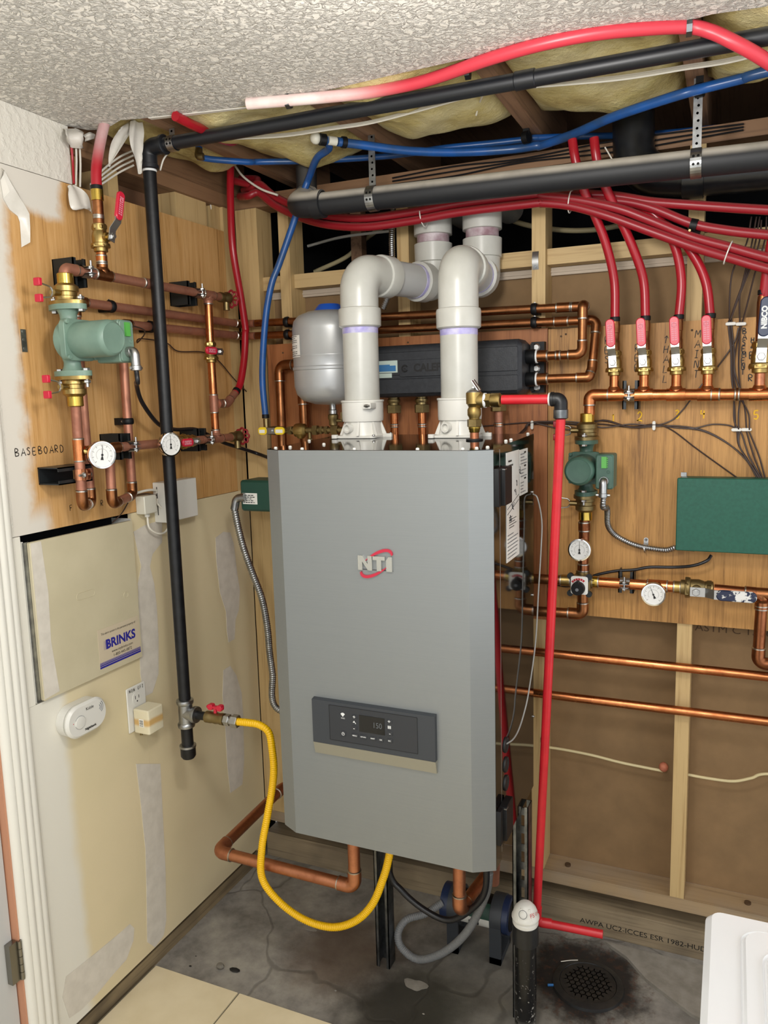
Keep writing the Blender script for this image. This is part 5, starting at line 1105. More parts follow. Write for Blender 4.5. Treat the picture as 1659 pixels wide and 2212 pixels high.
# ---- twin lines along the back wall into the manifold
lA = run('copper_pipe', 'upper of the twin copper pipes along the back wall, turning down into the black manifold', [(.09, -.046, 1.885), (1.128, -.046, 1.866), (1.128, -.088, 1.866), (1.128, -.090, 1.738), (1.008, -.090, 1.738)], rc, 'copper_brown')
coupling(lA, (1.052, -.047, 1.8675), (1.088, -.047, 1.8668), rc, 'copper_brown'); coupling(lA, (1.008, -.090, 1.738), (1.036, -.090, 1.738), .0140, 'copper_brown', 'adapter'); coupling(lA, (1.060, -.090, 1.738), (1.070, -.090, 1.738), rc, 'copper_brown')
lB = run('copper_pipe', 'lower of the twin copper pipes along the back wall, turning down into the black manifold', [(.09, -.046, 1.846), (1.158, -.046, 1.829), (1.152, -.078, 1.700), (1.146, -.088, 1.677), (1.008, -.090, 1.677)], rc, 'copper_brown')
coupling(lB, (1.046, -.046, 1.8305), (1.082, -.046, 1.830), rc, 'copper_brown'); coupling(lB, (1.008, -.090, 1.677), (1.036, -.090, 1.677), .0140, 'copper_brown', 'adapter')
for x, za, zb, t in ((.205, 1.882, 1.843, 'on the left stud'), (.99, 1.8685, 1.832, 'on the stud above the black manifold')):
    pipe_clip('black clip on the upper twin copper pipe ' + t, (x, -.046, za), EX, WY, rc, None, .046); pipe_clip('black clip on the lower twin copper pipe ' + t, (x, -.046, zb), EX, WY, rc, None, .046)
# ---- green relay head left of the boiler and its armoured cable
gb = thing('zone_valve_head', 'dark green actuator box with white label between the boiler and door wall', 'electrical box', (0.1528, -0.2400, 1.3050))
gx0, gz1 = (0.1258, -0.2400, 1.3903)[0], (0.1346, -0.2400, 1.4008)[2]; gz0 = (0.1286, -0.2400, 1.3059)[2]
part('case', 'pump_green_back', gb, lambda m: m.rbox((gx0, -.24, gz0), (gx0 + .13, -.14, gz1), .010, 'y', 3, .006))
glb = part('label', 'label_white', gb, lambda m: m.box((gx0 + .010, -.2407, gz0 + .022), (gx0 + .062, -.2398, gz0 + .056)))
lines(glb, (gx0 + .013, -.2407, gz0 + .022), EX, UZ, .045, [(.004 + i*.0055, .9 - .1*(i % 3)) for i in range(5)], 'print_black', th=.0026)
cE = V((0.1201, -0.2500, 1.3226)); part('conduit_elbow', 'galvanized', gb, lambda m: m.tube(fil([cE + V((.03, .0, .028)), cE + V((.002, -.004, .024)), cE + V((-.006, -.006, -.010))], .016, 6), .0125, 14))
ribbed('armored_cable', 'armoured flexible cable dropping from the dark green box behind the boiler', [tuple(cE + V((-.006, -.006, -.008))), (0.1207, -0.2500, 1.2534), (0.1300, -0.2400, 1.1871), (0.1437, -0.2200, 1.1070), (0.1608, -0.2000, 1.0202), (0.1619, -0.1800, 0.9244), (0.1529, -0.1600, 0.8370), (0.1535, -0.1500, 0.7577), (0.1571, -0.1400, 0.6360), (.34, -.15, .62), (.46, -.18, .56), (.56, -.25, .585)], .0115, 'galvanized', .0072, .0023, 'cable')

# ================================================================== RIGHT-HAND MANIFOLD AND PUMP
MY = -.08; rm = .0143
man = run('copper_manifold', 'horizontal copper manifold feeding five valved red pipes', [(1.147, MY, 1.578), (1.147, MY, 1.630), (2.05, MY, 1.612)], rm, 'copper_bright', R=.026)
zm = lambda x: 1.630 - (x - 1.147)*.0199
RISE = [1.210, 1.285, 1.364, 1.438, 1.557]
for x in RISE: tee(man, (x, MY, zm(x)), EX, UZ, rm, 'copper_bright', rb=rc, L=1.6, ring=None)
coupling(man, (1.448, MY, zm(1.45)), (1.466, MY, zm(1.466)), rm, 'copper_bright'); coupling(man, (1.503, MY, zm(1.503)), (1.511, MY, zm(1.511)), rm, 'copper_brown')
clamp_on_strut('black strut stub clamping the copper manifold between the first two valves', (1.250, MY, zm(1.25)), EX, WY, rm, L=.075)
NAMES = ['first valve from the manifold elbow', 'second valve from the manifold elbow', 'valve beside the HALL note', 'valve beside the MAIN note', 'large navy lever']
pexpaths = [
 [(1.210, MY, 1.818), (1.2064, -0.0820, 1.9228), (1.1867, -0.1000, 2.0137), (1.1597, -0.1200, 2.0869), (1.1418, -0.1400, 2.1295), (1.1283, -0.1600, 2.1748), (1.1194, -0.1700, 2.2170), (1.1130, -0.1700, 2.2572)],
 [(1.286, MY, 1.816), (1.2789, -0.0820, 1.9169), (1.2528, -0.1000, 1.9990), (1.2173, -0.1200, 2.0804), (1.1950, -0.1400, 2.1310), (1.1771, -0.1600, 2.1801), (1.1701, -0.1700, 2.2177), (1.1657, -0.1700, 2.2533)],
 [(1.366, MY, 1.814), (1.3699, -0.0800, 1.9096), (1.3519, -0.0900, 1.9949), (1.3117, -0.1000, 2.0615), (1.2631, -0.1000, 2.1011), (1.2121, -0.0850, 2.1264), (1.1443, -0.0800, 2.1439), (1.0668, -0.0800, 2.1535)],
 [(1.440, MY, 1.812), (1.4279, -0.0800, 1.8968), (1.3992, -0.0850, 1.9630), (1.3511, -0.0900, 2.0270), (1.2951, -0.0920, 2.0648), (1.2294, -0.0880, 2.0953), (1.1623, -0.0850, 2.1181), (1.0931, -0.0800, 2.1315), (1.0140, -0.0800, 2.1430)],
 [(1.557, MY, 1.86), (1.5585, -0.0820, 1.8625), (1.5619, -0.0900, 1.9083), (1.5663, -0.1000, 1.9529), (1.585, -.12, 2.10)]]
for i, x in enumerate(RISE):
    big = i == 4; zb = zm(x)
    lab = NAMES[i]
    cst = run('copper_stub', 'short copper stub below the ' + (lab if not big else 'ball valve with navy lever'), [(x, MY, zb + .014), (x, MY, zb + .055)], rc, 'copper_bright' if not big else 'copper_pink')
    if not big:
        ball_valve('brass ball valve with red lever, ' + lab, (x, MY, zb + .083), UZ, WY, .98, lever=-.06, gl=.072)
        ad = thing('pex_adapter', 'copper and brass adapter above the ' + lab, 'pipe fitting', (x, MY, zb + .11))
        part('sleeve', 'copper_brown', ad, lambda m: m.lathe([(.0115, 0), (.0130, .001), (.0130, .026), (.0118, .028), (.0118, .048), (.0130, .049), (.0130, .070), (.0118, .078)], (x, MY, zb + .112), UZ, 18))
    else:
        ball_valve('large brass ball valve with silver lever and navy grip lettered NIBCO', (x, MY, zb + .090), UZ, WY, 1.15, lever=.05, grip='plastic_navy', gl=.080, print_=False)
        ad = thing('pex_adapter', 'copper adapter behind the navy lever', 'pipe fitting', (x, MY, zb + .12))
        part('sleeve', 'copper_brown', ad, lambda m: m.lathe([(.0125, 0), (.0135, .001), (.0135, .09), (.0118, .108)], (x, MY, zb + .128), UZ, 18))
    P = pexpaths[i]
    o = hose('pex_riser', ('red pipe rising from the first manifold valve, passing up behind the big black drain', 'red pipe rising from the second manifold valve, passing up behind the big black drain', 'red pipe curving from the valve beside the HALL note', 'red pipe curving from the valve beside the MAIN note', 'red pipe rising behind the navy NIBCO lever')[i], P, .0114, 'pex_red')
    pex_end(o, P[0], UZ, .0114)
text('NIBCO', .017, (1.5605, MY - .0648, zm(1.557) + .090 + .090), UZ, (-1, 0, 0), 'print_white', next(c for c in bpy.data.objects if c.name.startswith('grip') and c.parent and 'NIBCO' in c.parent.get('label', '')), bold=.0008)
# pump and flange valves
QX = 1.140
pump('dark green circulator pump with round motor on the manifold plywood', (QX, MY, 1.437), WY, .92, 'pump_green_dark', .0815, 'galvanized')
iso_valve('brass flange valve above the dark green pump', (QX + .001, MY, 1.512), (0, 0, 1), WY, body='brass_dull', tip='wheel_red')
iso_valve('brass flange valve below the dark green pump', (QX - .001, MY, 1.362), (0, 0, -1), WY, body='brass_dull', tip='wheel_red')
col_ = run('copper_pipe', 'dark copper column with soldered couplings between the green pump and the mixing valve', [(1.137, MY, 1.300), (1.134, MY, 1.145)], rm, 'copper_dark'); coupling(col_, (1.1365, MY, 1.262), (1.136, MY, 1.285), rm, 'copper_dark'); coupling(col_, (1.135, MY, 1.150), (1.135, MY, 1.168), rm, 'copper_dark')
gauge('dial thermometer on the copper column under the dark green pump', (1.133, -.132, 1.218), (.03, -1, .02), (1.135, MY, 1.218), .0310, 0)
mv = thing('mixing_valve', 'mixing valve with a black knob and red scale on a white plate', 'valve', (1.131, MY, 1.08))
part('body', 'brass_dull', mv, lambda m: (m.cyl((1.105, MY, 1.118), (1.160, MY, 1.120), .0185, 18), m.cyl((1.1335, MY, 1.090), (1.1335, MY, 1.148), .0185, 18), m.rbox((1.110, MY - .030, 1.094), (1.158, MY, 1.142), .008, 'y', 3)))
for dx in (-1, 1):
    for dz in (-1, 1): part('lug', 'strut_dark', mv, lambda m: (m.lathe([(.004, .0), (.0085, .0), (.0085, .010), (.004, .010)], (1.132 + dx*.025, MY - .034, 1.118 + dz*.024), WY, 14), m.box((1.132 + dx*.014 - .004, MY - .042, 1.118 + dz*.014 - .004), (1.132 + dx*.022 + .004, MY - .036, 1.118 + dz*.021 + .004))))
mp = part('plate', 'label_white', mv, lambda m: m.rbox((1.109, MY - .047, 1.093), (1.155, MY - .040, 1.143), .006, 'y', 2, .001))
part('scale', 'print_red', mp, lambda m: [m.prism([(1.131 + .0185*math.cos(math.radians(a)), 1.114 + .0185*math.sin(math.radians(a))), (1.131 + .0245*math.cos(math.radians(a)), 1.114 + .0245*math.sin(math.radians(a))), (1.131 + .0245*math.cos(math.radians(a - 14)), 1.114 + .0245*math.sin(math.radians(a - 14))), (1.131 + .0185*math.cos(math.radians(a - 14)), 1.114 + .0185*math.sin(math.radians(a - 14)))], (0, MY - .0472, 0), EX, UZ, .0003) for a in range(146, 46, -17)])
kn = part('knob', 'plastic_black', mv, lambda m: (m.lathe([(.0185, 0), (.0180, .012), (.0160, .020), (.0, .020)], (1.130, MY - .047, 1.111), WY, 24), m.rbox((1.126, MY - .070, 1.111), (1.134, MY - .052, 1.134), .002, 'y', 2)))
part('knob_cap', 'print_grey', kn, lambda m: m.cyl((1.130, MY - .067, 1.111), (1.130, MY - .0705, 1.111), .0045, 14))
mvl = run('copper_pipe', 'copper pipe entering the mixing valve from behind the red discharge pipe', [(1.108, MY, 1.119), (.70, MY, 1.112)], rm, 'copper_brown'); coupling(mvl, (1.074, MY, 1.1185), (1.100, MY, 1.119), rm, 'brass')
mvb = run('copper_pipe', 'copper elbow pipe leaving the bottom of the mixing valve towards the boiler', [(1.1335, MY, 1.090), (1.1345, MY, 1.026), (.70, MY, 1.014)], rm, 'copper_brown', R=.018)
mvr = run('copper_pipe', 'bright copper pipe between the mixing valve and the worn blue lever', [(1.160, MY, 1.120), (1.385, MY, 1.121)], rm, 'copper_bright'); coupling(mvr, (1.160, MY, 1.120), (1.176, MY, 1.120), rm, 'brass_bright'); tee(mvr, (1.330, MY, 1.121), EX, WY, rm, 'copper_bright', rb=.009, L=1.7)
clamp_on_strut('silver clamp holding the bright copper pipe beside the mixing valve', (1.247, MY, 1.1205), EX, WY, rm, L=.06)
gauge('dial thermometer on the bright copper pipe beyond the mixing valve clamp', (1.325, -.135, 1.110), (.03, -1, .02), (1.330, MY, 1.118), .0310, 22)
ball_valve('brass ball valve with a worn blue and white lever beside a thermometer', (1.428, MY, 1.122), EX, WY, 1.2, lever=0, grip='plastic_navy_worn', gl=.078, body='brass_dull', print_=False)
coupling(mvr, (1.372, MY, 1.121), (1.388, MY, 1.121), .0145, 'brass')
mvx = run('copper_pipe', 'copper pipe turning down past the open stud from the worn blue lever valve', [(1.470, MY, 1.1215), (1.583, MY, 1.118), (1.580, MY, .935), (1.90, MY, .930)], rm, 'copper_dark', R=.018); tee(mvx, (1.583, MY, 1.118), EX, (0, 0, -1), rm, 'copper_brown'); 
# twin bright pipes across the open studs
lowa = run('copper_pipe', 'upper of two long bright copper pipes crossing the open studs', [(.60, -.028, .885), (2.2, -.028, .882)], .0125, 'copper_bright'); lowb = run('copper_pipe', 'lower of two long bright copper pipes crossing the open studs', [(.60, -.028, .755), (2.2, -.028, .762)], .0125, 'copper_bright')
# control box
cb = thing('control_box', 'dark green zone control box mounted on the manifold plywood', 'control box', (1.60, -.06, 1.225))
part('case', 'box_green', cb, lambda m: m.rbox((1.378, -.095, 1.228), (1.86, -.0135, 1.410), .003, 'y', 2, .001))
part('cover', 'box_green', cb, lambda m: m.rbox((1.374, -.102, 1.224), (1.864, -.0952, 1.414), .004, 'y', 2, .002))
part('bottom_plate', 'zinc_bright', cb, lambda m: m.box((1.385, -.092, 1.224), (1.84, -.020, 1.2278)))
part('hanger_tab', 'galvanized', cb, lambda m: m.box((1.378, -.020, 1.410), (1.392, -.0135, 1.420)))
ribbed('armored_cable', 'armoured flexible cable curving from the dark green pump to the control box', [(1.2035, -.194, 1.372), (1.2015, -.186, 1.345), (1.2035, -0.1300, 1.3313), (1.2005, -0.0900, 1.2835), (1.2120, -0.0600, 1.2539), (1.2409, -0.0450, 1.2326), (1.2729, -0.0350, 1.2189), (1.3105, -0.0330, 1.2125), (1.3478, -0.0360, 1.2111), (1.375, -.045, 1.2215), (1.42, -.05, 1.220)], .0082, 'galvanized', .0062, .0019, 'cable')
pc = thing('cable_strap', 'small silver one-hole strap on the armoured cable beside the control box', 'strap', (1.2929, -0.0200, 1.2145))
cx_, cz_ = (1.2926, -0.0200, 1.2306)[0], (1.2926, -0.0200, 1.2306)[2]
part('tab', 'zinc_bright', pc, lambda m: m.rbox((cx_ - .006, -.0155, cz_ - .020), (cx_ + .006, -.0128, cz_ + .008), .005, 'y', 4)); part('saddle', 'zinc_bright', pc, lambda m: m.torus((cx_ - .002, -.030, cz_ - .020), (1, 0, .15), .0092, .0028, 18, 6, 0, 360)); part('screw', 'strut_steel', pc, lambda m: m.hexa((cx_, -.0155, cz_ + .002), (cx_, -.019, cz_ + .002), .004))
hose('black_cable', 'black cable sagging from the control box to the mixing valve pipe', [(1.4598, -0.0500, 1.2050), (1.4491, -0.0600, 1.1918), (1.4170, -0.0600, 1.1772), (1.3701, -0.0500, 1.1679), (1.3065, -0.0500, 1.1639), (1.2661, -0.0500, 1.1540), (1.2166, -0.0500, 1.1473), (1.1663, -0.0500, 1.1329), (1.1322, -0.0500, 1.1149), (1.0889, -0.0500, 1.0960), (1.0536, -0.0500, 1.0979)], .0042, 'hose_black', 'cable')
# bundled low-voltage wires with staples
def wires(name, label, paths, r, mat, group=None):
    for k, P in enumerate(paths): hose(name, label, P, r, mat, 'cable', group, k=6, n=7)
wy = -.017
base_ = [(0.9739, -0.0170, 1.5538), (1.0448, -0.0170, 1.5487), (1.1098, -0.0170, 1.5458), (1.1731, -0.0170, 1.5494), (1.2473, -0.0170, 1.5465), (1.3075, -0.0170, 1.5459)]
for k in range(5):
    rd = random.Random(20 + k); off = [rd.uniform(-.010, .012) if j not in (0, 5) else rd.uniform(-.004, .004) for j in range(6)]
    P = [(p[0], wy - .002*k, p[2] + o_) for p, o_ in zip(base_, off)]
    head = [[(0.7931, -0.0170, 1.5445), (0.9104, -0.0170, 1.5537)], [(0.9485, -0.0600, 1.5231), (0.9591, -0.0300, 1.5413)], [(0.9552, -0.0600, 1.5253), (0.9635, -0.0300, 1.5413)], [(0.9440, -0.0600, 1.5222), (0.9568, -0.0300, 1.5391)], [(0.9521, -0.0600, 1.5222), (0.9626, -0.0300, 1.5382)]][k]
    tail = [[(1.3589, -0.0180, 1.5392), (1.4053, -0.0180, 1.5367), (1.4505, -0.0180, 1.5464), (1.4878, -0.0180, 1.5440), (1.5046, -0.0180, 1.5378)], [(1.3512, -0.0180, 1.5331), (1.4066, -0.0180, 1.4896), (1.4494, -0.0180, 1.4569), (1.5184, -0.0250, 1.4060)], [(1.3665, -0.0180, 1.5432), (1.4321, -0.0180, 1.5304), (1.4893, -0.0180, 1.4976), (1.5350, -0.0220, 1.4536), (1.5622, -0.0250, 1.4067)], [(1.3506, -0.0180, 1.5578), (1.3771, -0.0180, 1.5840), (1.3919, -0.0180, 1.6041), (1.4248, -0.0180, 1.6516), (1.4572, -0.0180, 1.6903), (1.4956, -0.0220, 1.7511), (1.5051, -0.0220, 1.7893)], [(1.3589, -0.0180, 1.5392), (1.4321, -0.0180, 1.5283), (1.5046, -0.0180, 1.4855), (1.5502, -0.0220, 1.4376), (1.5676, -0.0250, 1.4060)]][k]
    hose('thermostat_wire', 'dark thermostat wire in the stapled bundle along the manifold plywood', head + P + tail, .0019, 'wire_brown', 'cable', 'bundled thermostat wires on the manifold plywood', k=6, n=7)
cols_ = [([(1.5248, -0.0300, 2.0547), (1.5158, -0.0300, 1.9921), (1.4876, -0.0300, 1.9303), (1.4820, -0.0250, 1.8661), (1.4841, -0.0200, 1.8004), (1.4901, -0.0220, 1.7514), (1.4938, -0.0220, 1.6966), (1.4975, -0.0220, 1.6414), (1.5030, -0.0220, 1.5858), (1.5065, -0.0220, 1.5380)], [(1.5104, -0.0220, 1.5298), (1.5153, -0.0220, 1.4937), (1.5387, -0.0240, 1.4538), (1.5658, -0.0260, 1.4069)]),
         ([(1.5361, -0.0300, 2.0534), (1.5273, -0.0300, 1.9870), (1.5146, -0.0300, 1.9199), (1.5052, -0.0300, 1.8638), (1.5076, -0.0200, 1.7990), (1.5082, -0.0240, 1.7504), (1.5083, -0.0240, 1.6960), (1.5138, -0.0240, 1.6409), (1.5267, -0.0240, 1.5854), (1.5321, -0.0240, 1.5358)], [(1.5323, -0.0220, 1.5296), (1.5488, -0.0240, 1.4739), (1.5748, -0.0260, 1.4070)]),
         ([(1.5435, -0.0300, 2.0526), (1.5348, -0.0300, 1.9862), (1.5184, -0.0300, 1.9196), (1.4909, -0.0300, 1.8321), (1.4885, -0.0200, 1.8001), (1.4961, -0.0260, 1.7354), (1.4998, -0.0260, 1.6806), (1.5144, -0.0260, 1.6252), (1.5124, -0.0260, 1.5778), (1.5138, -0.0260, 1.5373)], [(1.5159, -0.0220, 1.5298), (1.5193, -0.0240, 1.4858), (1.5694, -0.0260, 1.4069)]),
         ([(1.5584, -0.0300, 2.0509), (1.5568, -0.0300, 1.9959), (1.5374, -0.0300, 1.9180), (1.5214, -0.0300, 1.8382), (1.5120, -0.0200, 1.7975), (1.5028, -0.0260, 1.7506), (1.4974, -0.0260, 1.6964), (1.5050, -0.0260, 1.6333), (1.5342, -0.0260, 1.5775), (1.5393, -0.0260, 1.5359)], [(1.5397, -0.0220, 1.5256), (1.5636, -0.0240, 1.4659), (1.5802, -0.0260, 1.4071)]),
         ([(1.5475, -0.0300, 2.0443), (1.5425, -0.0300, 1.9815), (1.5084, -0.0300, 1.8799), (1.4876, -0.0300, 1.8158), (1.4812, -0.0200, 1.7994), (1.4888, -0.0240, 1.7358), (1.4930, -0.0240, 1.6652), (1.5001, -0.0240, 1.6177), (1.5020, -0.0240, 1.5620), (1.5109, -0.0240, 1.5360)], [(1.5217, -0.0220, 1.5217), (1.5420, -0.0240, 1.4618), (1.5722, -0.0260, 1.4070)])]
for a, b in cols_: hose('thermostat_wire', 'dark thermostat wire dropping past the manifold into the green control box', a + b, .0021, 'wire_brown', 'cable', 'wires dropping into the control box', k=6, n=7)
def staple(label, p, along, group):
    p = V(p); al = V(along).normalized(); ac = al.cross(V(EY)); T = Matrix.Identity(4)
    for i, a in enumerate((ac, V(EY), al)): T[0][i], T[1][i], T[2][i] = a
    T.translation = V((p.x, -.0128, p.z)); root = thing('cable_staple', label, 'staple', (p.x, -.0128, p.z - .008), group)
    part('saddle', 'plastic_white', root, lambda m: m.rbox((-.0125, -.0135, -.0042), (.0125, -.0105, .0042), .004, 'y', 3, .001), T)
    part('nail', 'zinc_bright', root, lambda m: (m.cyl((-.0095, -.0105, 0), (-.0095, -.0002, 0), .0012, 6), m.cyl((.0095, -.0105, 0), (.0095, -.0002, 0), .0012, 6)), T)
staple('white staple on the wire bundle by the red plywood seam', (0.9783, -0.0128, 1.5501), EX, None); staple('white staple on the wire bundle below the yellow figure 2', (1.3072, -0.0128, 1.5449), EX, None)
staple('white staple nearer the HALL note on the wire drop above the manifold', (1.4866, -0.0128, 1.8000), UZ, None); staple('white staple nearer the NIBCO lever on the wire drop above the manifold', (1.5102, -0.0128, 1.7982), UZ, None)
staple('white staple nearer the HALL note on the wire drop below the manifold', (1.5092, -0.0128, 1.5323), UZ, None); staple('white staple nearer the NIBCO lever on the wire drop below the manifold', (1.5323, -0.0128, 1.5325), UZ, None)
# white tag strip behind the red discharge pipe
tag(part_ if False else MB().box((1.112, -.0142, 1.395), (1.119, -.0130, 1.435)).build('paper_tag', 'label_white'), 'small white paper strip stuck to the plywood beside the dark green pump', 'label')
# romex through the studs, firestop blob
hose('house_wire', 'cream electrical cable sagging across the open wall below the copper pipes', [(.62, .045, .60), (0.8480, 0.0450, 0.5404), (0.9396, 0.0400, 0.5515), (1.0186, 0.0400, 0.5605), (1.1340, 0.0400, 0.5576), (1.2330, 0.0400, 0.5474), (1.3476, 0.0400, 0.5419)], .0042, 'wire_cream', 'cable')
hose('house_wire', 'cream electrical cable on the far side of the stud from the pink blob', [(1.4054, 0.0400, 0.5432), (1.4667, 0.0400, 0.5412), (1.5330, 0.0400, 0.5440), (1.5801, 0.0400, 0.5617), (1.6215, 0.0400, 0.5816), (1.782, .04, .60)], .0042, 'wire_cream', 'cable')
fbp = V((1.3496, 0.0400, 0.5543)); fb = MB(); fb.sphere((fbp.x, .04, fbp.z), .0135, 14, (1, 1, 1.05)); tag(fb.build('firestop_blob', 'firestop'), 'pink blob of firestop caulk where the cream cable meets the stud', 'caulk')
# stamped metal strap on the stud above the manifold
stp = thing('nail_strap', 'small bent steel strap on the stud above the twin copper pipes', 'bracket', (0.9816, -0.0010, 1.9803))
sx0, sz1 = (0.9740, -0.0010, 2.0283)[0], (0.9740, -0.0010, 2.0283)[2]; sx1, sz0 = (0.9919, -0.0010, 1.9794)[0], (0.9919, -0.0010, 1.9794)[2]
part('plate', 'zinc_bright', stp, lambda m: m.sheet([[(sx0, -.0015 - .006*math.sin(math.pi*t), sz0 + (sz1 - sz0)*t), (sx1, -.0015 - .006*math.sin(math.pi*t), sz0 + (sz1 - sz0)*t)] for t in [i/10 for i in range(11)]]))
part('screw', 'strut_steel', stp, lambda m: m.cyl(((sx0+sx1)/2, -.001, sz0 + .008), ((sx0+sx1)/2, -.006, sz0 + .008), .004, 10))

# ================================================================== UNDER THE JOISTS
def batt(label, xa, xb, ya, yb, seed, sag, group='yellow insulation batts'):
    rd = random.Random(seed); nx, ny = 26, 64; ph = [(rd.uniform(2, 9), rd.uniform(2, 12), rd.uniform(0, 6.28), rd.uniform(0, 6.28)) for _ in range(9)]
    g_ = []
    for j in range(ny + 1):
        v = j/ny; row = []
        for i in range(nx + 1):
            u = i/nx; x = xa + (xb - xa)*u; y = ya + (yb - ya)*v
            e = (math.sin(math.pi*u))**.45 * min(1, (1 - v)*9)**.5
            l = sum(math.sin(a*u + p)*math.sin(b*v + q) for a, b, p, q in ph)/9
            f = sum(math.sin(3.1*a*u + q)*math.sin(3.7*b*v + p) for a, b, p, q in ph)/9
            zz = 2.375 - e*(sag + .070*l + .020*f); k_ = min(1, max(0, (y + .66)/.10)); row.append((x, y, max(zz, 2.345)*(1 - k_) + zz*k_ if y < -.56 else zz))
        g_.append(row)
    m = MB(); m.sheet(g_[::1]); t = [[(p[0], p[1], 2.54) for p in r] for r in (g_[0], g_[-1])]
    n = nx + 1; o = len(m.v); m.v += [tuple(p) for p in t[1]]; last = ny*n
    m.f += [(last + i, last + i + 1, o + i + 1, o + i) for i in range(nx)]; m.fm += [0]*nx
    m.f = [tuple(reversed(f)) for f in m.f]
    return tag(m.build('insulation_batt', 'insulation', sharp=180), label, 'insulation', group)
for i, (a, b, s_, sag, lab) in enumerate(((-.012, .158, 3, .055, 'yellow insulation batt above the torn ceiling hole'), (.200, .564, 11, .075, 'yellow insulation batt sagging above the end bend of the black drain'), (.606, .970, 5, .070, 'yellow insulation batt above the white blue-pipe fitting and the two vents'), (1.012, 1.376, 9, .070, 'yellow insulation batt above the first two manifold risers'), (1.418, 1.782, 23, .068, 'yellow insulation batt behind the bend of the top red pipe'))):
    batt(lab, a, b, -1.1, -.075 + (.02 if i % 2 else -.02), s_, sag, None)
# big black drain, its strap hangers
dr_ = thing('drain_pipe', 'dusty black plastic drain pipe hung by metal straps below the joists', 'pipe', (.9, -.25, 2.11)); zd = lambda x: 2.168 - (x - .40)*.026
part('pipe', 'black_abs_dusty', dr_, lambda m: m.cyl((.43, -.25, zd(.43)), (2.3, -.25, zd(2.3)), .0302, 28))
part('elbow', 'black_abs_dusty', dr_, lambda m: (m.tube(fil([(.455, -.25, zd(.455)), (.372, -.25, 2.172), (.345, -.13, 2.225)], .045, 12), .0345, 24), m.lathe([(.0335, 0), (.0375, .001), (.0375, .030), (.0335, .031)], (.425, -.25, zd(.425)), EX, 26), m.lathe([(.0335, 0), (.0372, .001), (.0372, .026), (.0335, .027)], (.353, -.165, 2.209), (-.2, .85, .37), 26)))
part('pipe', 'black_abs_dusty', dr_, lambda m: m.cyl((.348, -.145, 2.218), (.338, -.125, 2.34), .0302, 22))
def strap(label, x, y, zp, r, w=.019, top=2.322, mat='galvanized', dy=.0, hanging=True):
    """perforated strap hanging from a joist and wrapped under a pipe"""
    root = thing('strap_hanger', label, 'hanger', (x, y, zp - r)); t = .0012
    def band(m):
        P = [(y - dy + .004, top), (y + .006, zp + r + .035), (y + r + .0008, zp + .006)] if hanging else [(y + r + .0008, top), (y + r + .0008, zp)]
        P += [(y + (r + .0012)*math.cos(math.radians(a)), zp + (r + .0012)*math.sin(math.radians(a))) for a in range(0, -181, -15)]
        P += [(y - r - .0010, zp + r*.6), (y - r*.75, zp + r + .012)] if hanging else [(y - r - .0008, top)]
        for (ya, za), (yb, zb) in zip(P, P[1:]):
            n_ = V((0, zb - za, -(yb - ya))).normalized() * t
            vs = [V((x - w/2, ya, za)), V((x + w/2, ya, za)), V((x + w/2, yb, zb)), V((x - w/2, yb, zb))]
            m.add(vs + [q - n_ for q in vs], [(0, 1, 2, 3), (7, 6, 5, 4), (0, 4, 5, 1), (1, 5, 6, 2), (2, 6, 7, 3), (3, 7, 4, 0)])
        return P
    part('band', mat, root, band)
    def hole(m):
        for a in (-150, -180, -200) if hanging else (-170, -200):
            rr = r + .0030; c, s_ = math.cos(math.radians(a)), math.sin(math.radians(a))
            m.lathe([(0, 0), (.0026, 0)], (x + (.004 if a == -180 else -.003), y + rr*c, zp + rr*s_), (0, c, s_), 8)
        if hanging:
            for k in range(6): m.lathe([(0, 0), (.0024, 0)], (x, y + .0015, zp + r + .040 + k*(top - zp - r - .045)/6), (0, -1, 0), 8)
        else:
            for k in range(3): m.lathe([(0, 0), (.0026, 0)], (x, y - r - .0030, zp + .01 + k*(top - zp - .01)/3), (0, -1, 0), 8)
    part('punched_hole', 'print_black', root, hole); return root
def perf(label, x, y, zp, r, ztop, w=.019):
    """strap in front of the pipe: a straight punched band up to the framing and a wrap round the pipe"""
    root = thing('strap_hanger', label, 'hanger', (x, y, zp - r)); t = .0014
    def band(m):
        m.box((x - w/2, y - .002, zp + r - .006), (x + w/2, y - .002 + t, ztop))
        P = [(y + (r + .0012)*math.cos(math.radians(a)), zp + (r + .0012)*math.sin(math.radians(a))) for a in range(100, 361 + 80, 12)]
        for (ya, za), (yb, zb) in zip(P, P[1:]):
            c = V((0, ya - y, za - zp)).normalized()*t; c2 = V((0, yb - y, zb - zp)).normalized()*t
            vs = [V((x - w*.62, ya, za)), V((x + w*.62, ya, za)), V((x + w*.62, yb, zb)), V((x - w*.62, yb, zb))]
            m.add(vs + [vs[0] + c, vs[1] + c, vs[2] + c2, vs[3] + c2], [(3, 2, 1, 0), (4, 5, 6, 7), (0, 1, 5, 4), (3, 7, 6, 2), (0, 4, 7, 3), (1, 2, 6, 5)])
    part('band', 'galvanized', root, band)
    def hole(m):
        n = int((ztop - zp - r)/.016)
        for k in range(n): m.lathe([(0, 0), (.0030, 0)], (x + (.0015 if k % 2 else -.0005), y - .0024, zp + r + .012 + k*.016), WY, 8)
        for a, dx in ((165, -.005), (165, .005), (195, -.005), (195, .005)):
            c, s_ = math.cos(math.radians(a)), math.sin(math.radians(a)); m.lathe([(0, 0), (.0032, 0)], (x + dx, y + (r + .0030)*c, zp + (r + .0030)*s_), (0, c, s_), 8)
    part('punched_hole', 'print_black', root, hole); return root
perf('punched metal strap holding the black drain above the tank-side vent', .605, -.25, zd(.605), .0302, 2.322)
